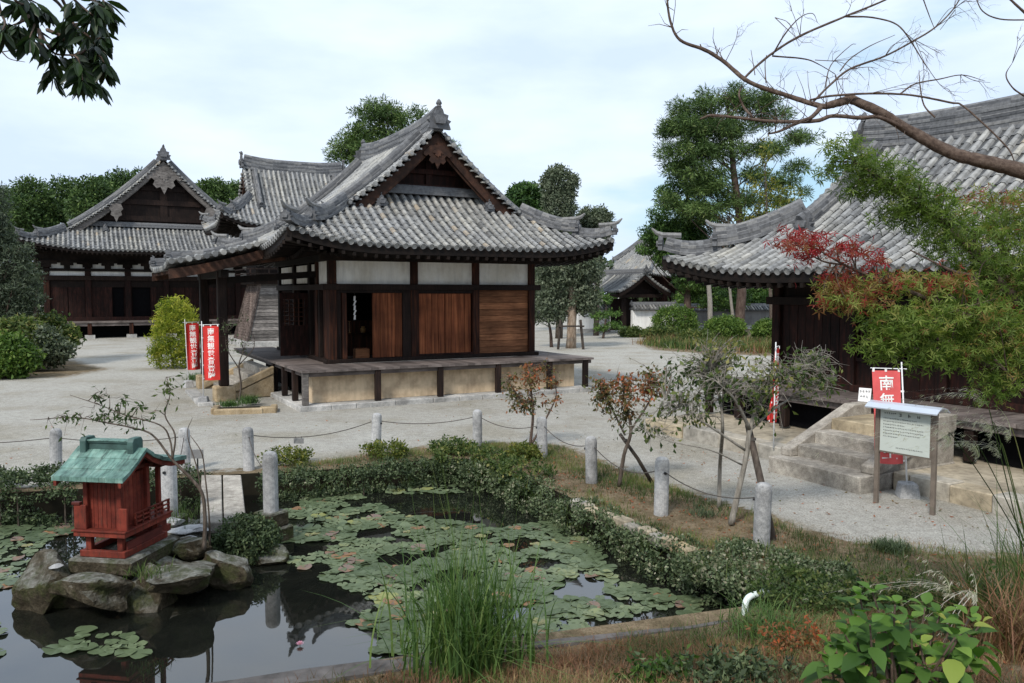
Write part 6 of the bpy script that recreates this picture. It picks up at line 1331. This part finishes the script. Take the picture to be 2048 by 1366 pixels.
# ================================================================ maple on the right, bare branch, leaves top left
def star_leaves(P,size,r,up=.75,lobes=5):
    """palmate maple leaves, five pointed lobes around the stalk"""
    n=len(P); nm=rand_unit(n,r)*(1-up)+np.array([0,0,1.])*up; nm/=np.linalg.norm(nm,axis=1,keepdims=True)
    ax=rand_unit(n,r); ax-=nm*(ax*nm).sum(1,keepdims=True); ax/=np.linalg.norm(ax,axis=1,keepdims=True); sd=np.cross(nm,ax); s=(size*(.7+.6*r.random(n)))[:,None]
    Vs=[];k=0
    an=np.radians([-118,-62,0,62,118]); ln=[.5,.85,1,.85,.5]
    for a_,l in zip(an,ln):
        d=ax*math.cos(a_)+sd*math.sin(a_); e=-ax*math.sin(a_)+sd*math.cos(a_)
        Vs+=[P,P+(d*.42*l+e*.10*l)*s,P+d*l*s-nm*s*.18,P+(d*.42*l-e*.10*l)*s]
    V=np.stack(Vs,1).reshape(-1,3); return V,np.arange(len(V)).reshape(-1,4),np.repeat(np.arange(n),5)
def maple():
    root=np.array([5.3,6.1,float(zg(5.3,6.1))-.1]); t=thing('maple_tree',root,'maple with green leaves turning red, reaching in from the right edge','maple tree'); r=np.random.default_rng(201)
    d=6.0; main=[root,at(2190,900,6.1),at(2110,700,6.05),at(2030,600,6),at(1960,520,6.0)]
    BR=[(main,[.085,.075,.06,.045,.02]),([at(2110,720,6.05),at(2040,690,5.8),at(1950,640,5.7),at(1860,600,5.7),at(1760,560,5.6),at(1690,530,5.6),at(1620,490,5.5)],[.035,.03,.024,.018,.013,.009,.004]),
        ([at(1960,520,6),at(1900,460,6.1),at(1840,420,6.2),at(1760,360,6.3),at(1690,310,6.3)],[.028,.022,.017,.012,.005]),([at(2030,600,6),at(2000,480,6.3),at(1980,430,6.5)],[.03,.02,.01]),([at(2110,720,6.05),at(2000,740,5.7),at(1900,690,5.6),at(1800,640,5.5)],[.03,.024,.016,.007]),([at(1900,690,5.6),at(1860,700,5.5),at(1790,690,5.5)],[.014,.01,.005]),([at(1960,640,5.7),at(1950,560,5.8),at(1900,540,5.8),at(1820,500,5.9)],[.018,.014,.01,.005]),([at(2060,680,6.0),at(2060,560,6.2),at(2080,450,6.2)],[.03,.02,.01]),([at(1690,530,5.6),at(1640,520,5.5),at(1580,480,5.5)],[.008,.006,.003]),([at(2110,760,6.0),at(2060,790,5.7),at(1990,720,5.5)],[.025,.018,.01])]
    m=MB(); pts=[]
    for p,rd in BR: q=smooth_path(p,6); m.tube(q,np.interp(np.linspace(0,1,len(q)),np.linspace(0,1,len(rd)),rd),8,jit=.05); pts+=q
    PT=np.array(pts)
    # sprays: (px,py,rx,ry,depth,count,tint,spread of tint)
    SP=[(1600,482,44,20,5.5,85,.95,.05),(1690,498,36,14,5.55,60,.95,.06),(1615,512,26,12,5.5,34,.94,.06),(1745,522,26,11,5.6,34,.88,.08),
        (1675,560,44,24,5.55,75,.66,.14),(1750,568,64,26,5.6,130,.58,.16),(1665,598,36,22,5.5,60,.56,.16),(1720,610,54,24,5.5,95,.52,.16),(1830,572,56,26,5.7,120,.5,.18),(1900,562,46,22,5.75,85,.58,.17),
        (1800,650,60,36,5.5,240,.36,.14),(1770,690,50,26,5.5,160,.34,.12),(1870,640,70,40,5.6,280,.34,.14),(1950,640,70,44,5.65,280,.34,.16),(1870,710,60,32,5.5,190,.3,.14),(1960,700,70,40,5.6,240,.34,.2),(2030,660,60,50,5.7,220,.42,.22),(2030,730,50,40,5.7,180,.34,.2),(1990,770,50,30,5.6,120,.3,.16),
        (1690,300,40,24,6.3,110,.3,.14),(1720,335,56,28,6.3,200,.24,.12),(1780,360,60,30,6.25,230,.24,.12),(1730,380,46,18,6.3,110,.16,.1),(1840,400,60,34,6.2,240,.24,.12),(1800,430,46,24,6.2,130,.2,.1),(1880,440,56,40,6.1,240,.26,.12),(1900,490,56,36,6.05,200,.26,.12),(1660,345,22,14,6.3,36,.2,.1),
        (1960,460,60,36,6.2,220,.34,.18),(2030,440,50,34,6.3,190,.42,.2),(1990,400,60,18,6.4,120,.55,.18),(1960,530,60,36,6.0,220,.28,.14),(2030,520,60,50,6.1,260,.28,.16),(2030,590,60,40,6.0,220,.32,.18),(1940,590,50,30,5.8,150,.3,.14),(2090,480,50,60,6.2,160,.4,.2),(2090,640,50,80,5.9,200,.4,.2)]
    P=[];T=[]
    for px,py,rx,ry,dd,n,tn,ts in SP:
        c,rad=ell(px,py,rx,ry,dd,rx*1.1); v=rand_unit(n,r)*(r.random(n)**.4)[:,None]; lay=np.round(v[:,2]*2.2)/2.2; v[:,2]=lay+r.normal(size=n)*.07
        v=v[:max(8,int(n*.82))]; n=len(v); q=c+v*np.array(rad)*np.array([1.06,1.06,1.06]); P.append(q); T.append(tn-.02+.12*(px<1770 and 500<py<620)+.1*(1770<=px<1920 and 500<py<600)+r.normal(size=n)*ts+.1*np.clip(v[:,2],-1,1))
        for _ in range(max(3,n//22)):
            e=q[r.integers(n)]; k=np.argmin(np.linalg.norm(PT-e,axis=1)); s=PT[max(0,k-2)]; p=smooth_path([s,lerp(s,e,.5)+np.array([0,0,.03])+r.normal(size=3)*.015,e],3); m.tube(p,np.linspace(.006,.002,len(p)),4)
    m.build('branches',MATS['branch_bark'],t,world=True,smooth=True)
    P=np.concatenate(P); T=np.clip(np.concatenate(T),0,1); P=np.repeat(P,2,0)+r.normal(size=(len(P)*2,3))*np.array([.05,.05,.025]); T=np.clip(np.repeat(T,2)+r.normal(size=len(P))*.05,0,1)
    V,Fc,ow=star_leaves(P,.054,r,.3); np_mesh('leaves',V,Fc,MATS['maple_leaf'],t,T[ow],world=True)
maple()
def bare_branch():
    root=np.array([6.9,4.6,1.0]); t=thing('bare_branch_tree',root,'leafless cherry tree sending one thick bare branch across the upper right sky','tree'); r=np.random.default_rng(211); D=5.2; m=MB()
    def br(pts,rad,n=7):
        p=smooth_path([at(x,y,D+dd) for x,y,dd in pts],6); rd=np.interp(np.linspace(0,1,len(p)),np.linspace(0,1,len(rad)),np.array(rad)*D/FPX/2); m.tube(p,rd,n,jit=.09); return p
    p0=[root,np.array([6.2,4.7,3.6]),at(2400,470,5.0),at(2200,400,5.1)]; p=smooth_path(p0,5); m.tube(p,np.interp(np.linspace(0,1,len(p)),[0,.5,1],[.13,.11,.055]),9,jit=.05)
    A=br([(2200,400,-.1),(2048,345,0),(1960,322,0),(1900,305,.05),(1820,262,.1),(1760,225,.1),(1705,200,.15),(1690,198,.15)],[36,30,27,25,21,19,19,15])
    B=br([(1695,200,.15),(1660,210,.1),(1640,212,.1),(1580,193,.2),(1500,165,.2),(1450,125,.3),(1410,100,.3),(1360,80,.3),(1340,40,.3),(1333,-15,.3)],[17,15,11,10,9,8,8,6,5,4])
    Cc=br([(1645,212,.1),(1622,235,.0),(1600,243,0),(1560,262,-.1),(1535,268,-.1)],[10,8,7,5,3])
    Dd=br([(1820,262,.1),(1760,235,.05),(1720,236,0),(1665,232,0),(1630,242,0),(1550,243,.1),(1480,236,.1),(1425,231,.2),(1400,238,.2)],[9,8,8,8,8,7,6,6,3])
    br([(1495,163,.2),(1490,155,.3),(1540,110,.4),(1600,72,.4),(1690,33,.5),(1770,0,.5),(1800,-20,.5)],[5,5,5,5,4.5,4,3])
    br([(1690,33,.5),(1745,35,.5),(1795,50,.5),(1825,88,.5),(1845,120,.5)],[4,3.5,3,2.5,1.5])
    br([(1625,205,.2),(1660,170,.3),(1700,138,.4),(1770,112,.5),(1830,80,.6),(1870,55,.6),(1905,20,.7),(1930,-20,.7)],[4.5,4.5,4.5,4,4,3.5,3,2.5])
    br([(1545,110,.4),(1570,68,.3),(1600,35,.3),(1625,27,.3),(1635,45,.3)],[3.5,3,2,1.5,1]); br([(1545,112,.4),(1610,118,.5),(1640,130,.5),(1670,148,.5)],[3.5,3,2,1.5])
    br([(1620,200,.2),(1660,192,.1),(1740,187,.1),(1820,190,.1),(1900,205,.1),(1930,215,.1),(2010,290,0),(2030,325,0)],[4,4.5,4.5,4,4,3.5,3,2])
    br([(1800,188,.1),(1830,168,.2),(1880,158,.2),(1925,150,.3),(1970,162,.3)],[3.5,3,2.5,2,1]); br([(1870,235,.05),(1848,210,.1),(1840,170,.2),(1838,140,.3)],[3.5,3,2.5,1])
    br([(1505,234,.1),(1488,215,.2),(1478,190,.2),(1484,172,.3)],[5,5,4,4]); br([(2060,35,.5),(2035,12,.5),(2005,-15,.5)],[6,5,4]); br([(2060,40,.5),(2000,38,.5),(1965,22,.5),(1950,-10,.5)],[3,3,2.5,2]); br([(2048,192,.3),(2025,175,.3),(2012,150,.3),(2025,125,.3)],[4,3,2.5,1])
    br([(1680,142,.4),(1700,118,.5),(1740,92,.5),(1790,70,.6)],[3,2.5,2,1]); br([(1650,175,.3),(1662,130,.4),(1700,92,.4),(1712,88,.4)],[2.5,2,1.5,1]); br([(1825,88,.5),(1850,130,.5)],[2,1]); br([(1432,112,.3),(1440,95,.3)],[3,1.5]); br([(1405,100,.3),(1400,88,.3)],[4,2]); br([(1910,20,.7),(1880,60,.7)],[2,1]); br([(1840,-20,.6),(1858,30,.6),(1870,60,.6)],[3,2,1]); br([(1532,165,.2),(1530,130,.3),(1533,110,.3)],[2.5,2,1.5]); br([(1510,150,.3),(1502,100,.4)],[2,1])
    def fan(q,dirn,L,w,dep):
        e=q+dirn*L; mid=lerp(q,e,.5)+r.normal(size=3)*L*.09; pth=smooth_path([q,mid,e+np.array([0,0,-.12*L])],4); m.tube(pth,np.linspace(w,w*.4,len(pth)),4,jit=.15)
        if dep:
            for _ in range(3): k=r.integers(3,len(pth)); fan(pth[k],unit(dirn+r.normal(size=3)*np.array([.6,.5,.6])),L*r.uniform(.35,.65),w*.55,dep-1)
    for x,y,dd,dx,dz in ((1770,112,.5,1,.5),(1830,80,.6,.8,-.4),(1845,120,.5,.3,-1),(1870,55,.6,.8,.6),(1690,33,.5,.8,.5),(1795,50,.5,.9,-.3),(1700,138,.4,.7,.6),(1660,170,.3,.5,.8),(1630,120,.5,.9,-.3),(1670,148,.5,.6,-.6),(1600,72,.4,-.2,.9),(1925,150,.3,1,0),(1620,240,0,-.8,.3),(1480,236,.1,-.8,.4),(1560,243,.1,-.5,.9),(1450,125,.3,.4,.9),(1740,187,.1,.6,.5),(2025,125,.3,.2,1),(1550,35,.3,.6,-.7),(1905,20,.7,.7,.3)):
        for _ in range(2): fan(at(x,y,D+dd),unit(np.array([dx,r.normal()*.4,dz])+r.normal(size=3)*.3),r.uniform(.16,.34),.0028,2)
    for _ in range(60):
        q=(B+Cc+Dd+A)[r.integers(120)]; e=q+r.normal(size=3)*np.array([.1,.1,.08])+np.array([0,0,.05]); m.tube([q,lerp(q,e,.5)+r.normal(size=3)*.012,e],[.0028,.002,.001],4)
    m.build('branches',MATS['branch_bark'],t,world=True,smooth=True)
bare_branch()
def corner_leaves():
    root=np.array([-4.9,3.2,.6]); t=thing('broadleaf_tree',root,'tree hanging glossy dark leaves into the upper left corner','tree'); r=np.random.default_rng(221); D=4.2; m=MB(); nodes=[]
    P0=[root,np.array([-4.6,3.4,3.4]),np.array([-4.0,3.8,5.6]),at(-90,-120,D)]; p=smooth_path(P0,6); m.tube(p,np.interp(np.linspace(0,1,len(p)),[0,.6,1],[.14,.1,.03]),9)
    BR=[[(-90,-120),(-10,-20),(60,30),(78,60),(95,90),(112,108),(150,112),(160,130),(165,160)],[(60,-60),(100,-10),(120,10),(150,50),(180,75),(190,90)],[(100,-10),(160,-10),(200,10),(215,20)],[(150,50),(190,45),(205,60)],[(95,60),(125,75),(150,112),(195,110),(208,125)],[(78,60),(85,90),(105,115),(105,150)],[(-10,-20),(0,20),(10,45),(5,60)],[(60,30),(40,45),(25,50)],[(165,130),(185,150),(195,165)],[(150,112),(185,90),(200,75)],[(140,-60),(170,-10),(200,-5),(210,5)],[(0,-60),(30,0),(60,10)],[(-60,-60),(10,-20),(50,-5),(90,15)],[(60,-60),(120,-25),(160,10),(185,30)],[(20,-40),(55,5),(70,40),(60,75)],[(100,-40),(130,10),(135,45),(125,70)]]
    for b_ in BR:
        q=smooth_path([at(x,y,D+r.uniform(-.25,.25)*(i>0)) for i,(x,y) in enumerate(b_)],5); m.tube(q,np.linspace(.011,.003,len(q)),6); nodes+=q[len(q)//2:]; nodes+=[q[-1]]*5
    for b_ in ([(-20,105),(10,103),(30,98),(45,88)],[(25,101),(50,106),(70,102),(85,96)],[(5,105),(20,118),(50,124)]): q=smooth_path([at(x,y,D+.6) for x,y in b_],4); m.tube(q,np.linspace(.004,.0015,len(q)),4)
    m.build('branches',MATS['branch_bark'],t,world=True,smooth=True)
    C=np.array(nodes); V=[];Fc=[];T=[]
    for c in C[r.choice(len(C),min(len(C),150),replace=False)]:
        for j in range(r.integers(3,6)):
            an=r.random()*6.28; d=unit(np.array([math.cos(an)*.6,math.sin(an)*.6,-.75+r.normal()*.3])); L=.095*r.uniform(.7,1.2); sd=unit(np.cross(d,rand_unit(1,r)[0])); u=np.cross(sd,d); o=len(V)
            for tt,w in ((0,0),(.2,.11),(.5,.17),(.8,.1),(1,0)): cc=c+d*(.015+L*tt)-np.array([0,0,.12*L*tt*tt]); V+=[cc+sd*w*L+u*w*L*.35,cc,cc-sd*w*L+u*w*L*.35]
            for q in range(4): Fc+=[(o+3*q,o+3*q+1,o+3*q+4,o+3*q+3),(o+3*q+1,o+3*q+2,o+3*q+5,o+3*q+4)]
            T+=[np.clip(.4+r.normal()*.25,0,1)]*8
    np_mesh('leaves',np.array(V),np.array(Fc),MATS['broad_leaf'],t,np.array(T),world=True,smooth=True)
corner_leaves()
# ================================================================ water lilies
def lilies():
    r=np.random.default_rng(231)
    A=[(-4.24,14.72),(-3.02,15.5),(-2.0,14.05),(-.2,13.14),(.84,13.7),(1.3,12.1),(1.5,10.7),(2.35,10.1),(2.3,9.3),(.98,8.6),(-.07,8.3),(-.69,8.5),(-1.48,8.6),(-1.96,9.3),(-1.7,10.0),(-2.69,10.9),(-3.5,11.8)]
    B=[(-9.5,13.3),(-7.4,13.3),(-7.0,12.0),(-6.6,10.9),(-6.75,9.9),(-6.0,9.2),(-5.6,8.4),(-9.5,7.6)]
    Cc=[(-5.1,8.6),(-4.0,8.5),(-4.3,9.0),(-5.0,9.15)]; Dd=[(-2.5,16.0),(-.9,16.3),(-1.0,15.6),(-2.4,15.4)]
    def pois(poly,n,dmin):
        pts=np.zeros((0,2)); cand=scatter_raw(poly,n*14,r)
        keep=[]; 
        for q in cand:
            if not keep or np.min(np.sum((np.array(keep)-q)**2,1))>dmin*dmin: keep.append(q)
            if len(keep)>=n: break
        return keep
    def scatter_raw(poly,n,r):
        P=np.array(poly); lo,hi=P.min(0),P.max(0); q=lo+(hi-lo)*r.random((n*3,2)); return q[inpoly(q,poly)][:n]
    pts=pois(A,1500,.098); pts=[q for q in pts if math.sin(q[0]*3.6+q[1]*1.9+math.sin(q[1]*5))+math.sin(q[1]*4.9-q[0]*2.3+math.cos(q[0]*4))*.9+r.normal()*.35>-.72]; n1=len(pts)
    b_=pois(B,420,.115); b_=[q for q in b_ if math.sin(q[0]*2.1)+math.sin(q[1]*2.4)>-1.25]
    pts+=b_+pois(Cc,22,.13)+pois(Dd,30,.14); pts=np.array(pts); dist=np.linalg.norm(pts,axis=1)
    def pad(k,rr):
        m=n=14; rot=r.random()*6.28; lift=r.uniform(.0,.05)*(r.random()<.5); ph=r.random()*6.28; tl=rand_unit(1,r)[0]*np.array([1,1,0])*.12*(r.random()<.35); V=[(0,0,.004)]
        for i in range(n+1):
            an=rot+.12+(6.283-.24)*i/n; q=rr*(1+.05*math.sin(an*3+k)); x,y=math.cos(an)*q,math.sin(an)*q; V.append((x,y,.006+lift*max(0,math.cos(an-ph))**3+abs(x*tl[0]+y*tl[1])*1.0+.006*math.sin(an*4+k)))
        return V,[(0,i,i+1) for i in range(1,n+1)]
    order=np.argsort(dist); protos=[]
    for k in range(18):
        V,Fc=pad(k,.055+.085*r.random()); me=bpy.data.meshes.new('lily_pad'); me.from_pydata(V,[],Fc); a_=me.attributes.new('tint','FLOAT','FACE'); tv=float((.05+.84*(k-3)/14) if k>2 else (.92,.97,.99)[k]); a_.data.foreach_set('value',np.clip(np.full(len(Fc),tv)+r.normal(size=len(Fc))*.012,0,1).astype(np.float32)); me.materials.append(MATS['lily_leaf']); protos.append(me)
    cnt=0; SV=[];SF=[];ST=[]
    for i in order:
        x,y=pts[i]; k=int(r.integers(18)); 
        if k<3 and r.random()<.6: k=int(r.integers(3,18))
        k=k if k<3 else int(np.clip(9.0+3.2*math.sin(x*1.7+math.sin(y*2.3)*1.5)+2.2*math.sin(y*3.1-x)+r.normal()*2.2,3,17)); rz=r.random()*6.28; s=r.uniform(.75,1.25); z=WZ+.004+.014*r.random()
        if cnt<300:
            o=bpy.data.objects.new('lily_pad',protos[k]); COL.objects.link(o); o.location=(x,y,z); o.rotation_euler=(r.normal()*.03,r.normal()*.03,rz); o.scale=(s,s,1); tag(o,'round floating green water lily leaf among many others on the pond','lily pad','water lily pads on the pond'); cnt+=1
        else:
            me=protos[k]; V=np.array([v.co[:] for v in me.vertices])*np.array([s,s,1]); c_,s_=math.cos(rz),math.sin(rz); V=np.column_stack([V[:,0]*c_-V[:,1]*s_+x,V[:,0]*s_+V[:,1]*c_+y,V[:,2]+z]); o=sum(len(v) for v in SV); SV.append(V); SF.append(np.array([p.vertices[:] for p in me.polygons])+o); tt=np.zeros(len(me.polygons),np.float32); me.attributes['tint'].data.foreach_get('value',tt); ST.append(tt)
    tag(np_mesh('lily_pads',np.concatenate(SV),np.concatenate(SF),MATS['lily_leaf'],None,np.concatenate(ST)),'farther mass of floating water lily leaves covering the pond','lily pads','water lily pads on the pond','stuff')
    p=gnd(600,1292,WZ); t=thing('lily_flower',p,'single pink water lily flower at the open dark water','flower'); V=[];Fc=[];T=[]
    for ring,(n,el,L) in enumerate(((9,.35,.09),(8,.8,.08),(6,1.2,.06))):
        for j in range(n):
            an=6.283*j/n+ring*.3; d=np.array([math.cos(an)*math.cos(el),math.sin(an)*math.cos(el),math.sin(el)]); sd=np.array([-math.sin(an),math.cos(an),0]); o=len(V); c=np.array([0,0,.03]); V+=[c,c+d*L*.55+sd*.018,c+d*L,c+d*L*.55-sd*.018]; Fc.append((o,o+1,o+2,o+3)); T.append(r.random())
    np_mesh('petals',np.array(V),np.array(Fc),MATS['flower_pink'],t,np.array(T)); m=MB(); m.tube([(0,0,-.2),(0,0,.035)],[.006,.006],6); m.build('stalk',MATS['tall_blade'],t); t.scale=(.6,.6,.6)
lilies()
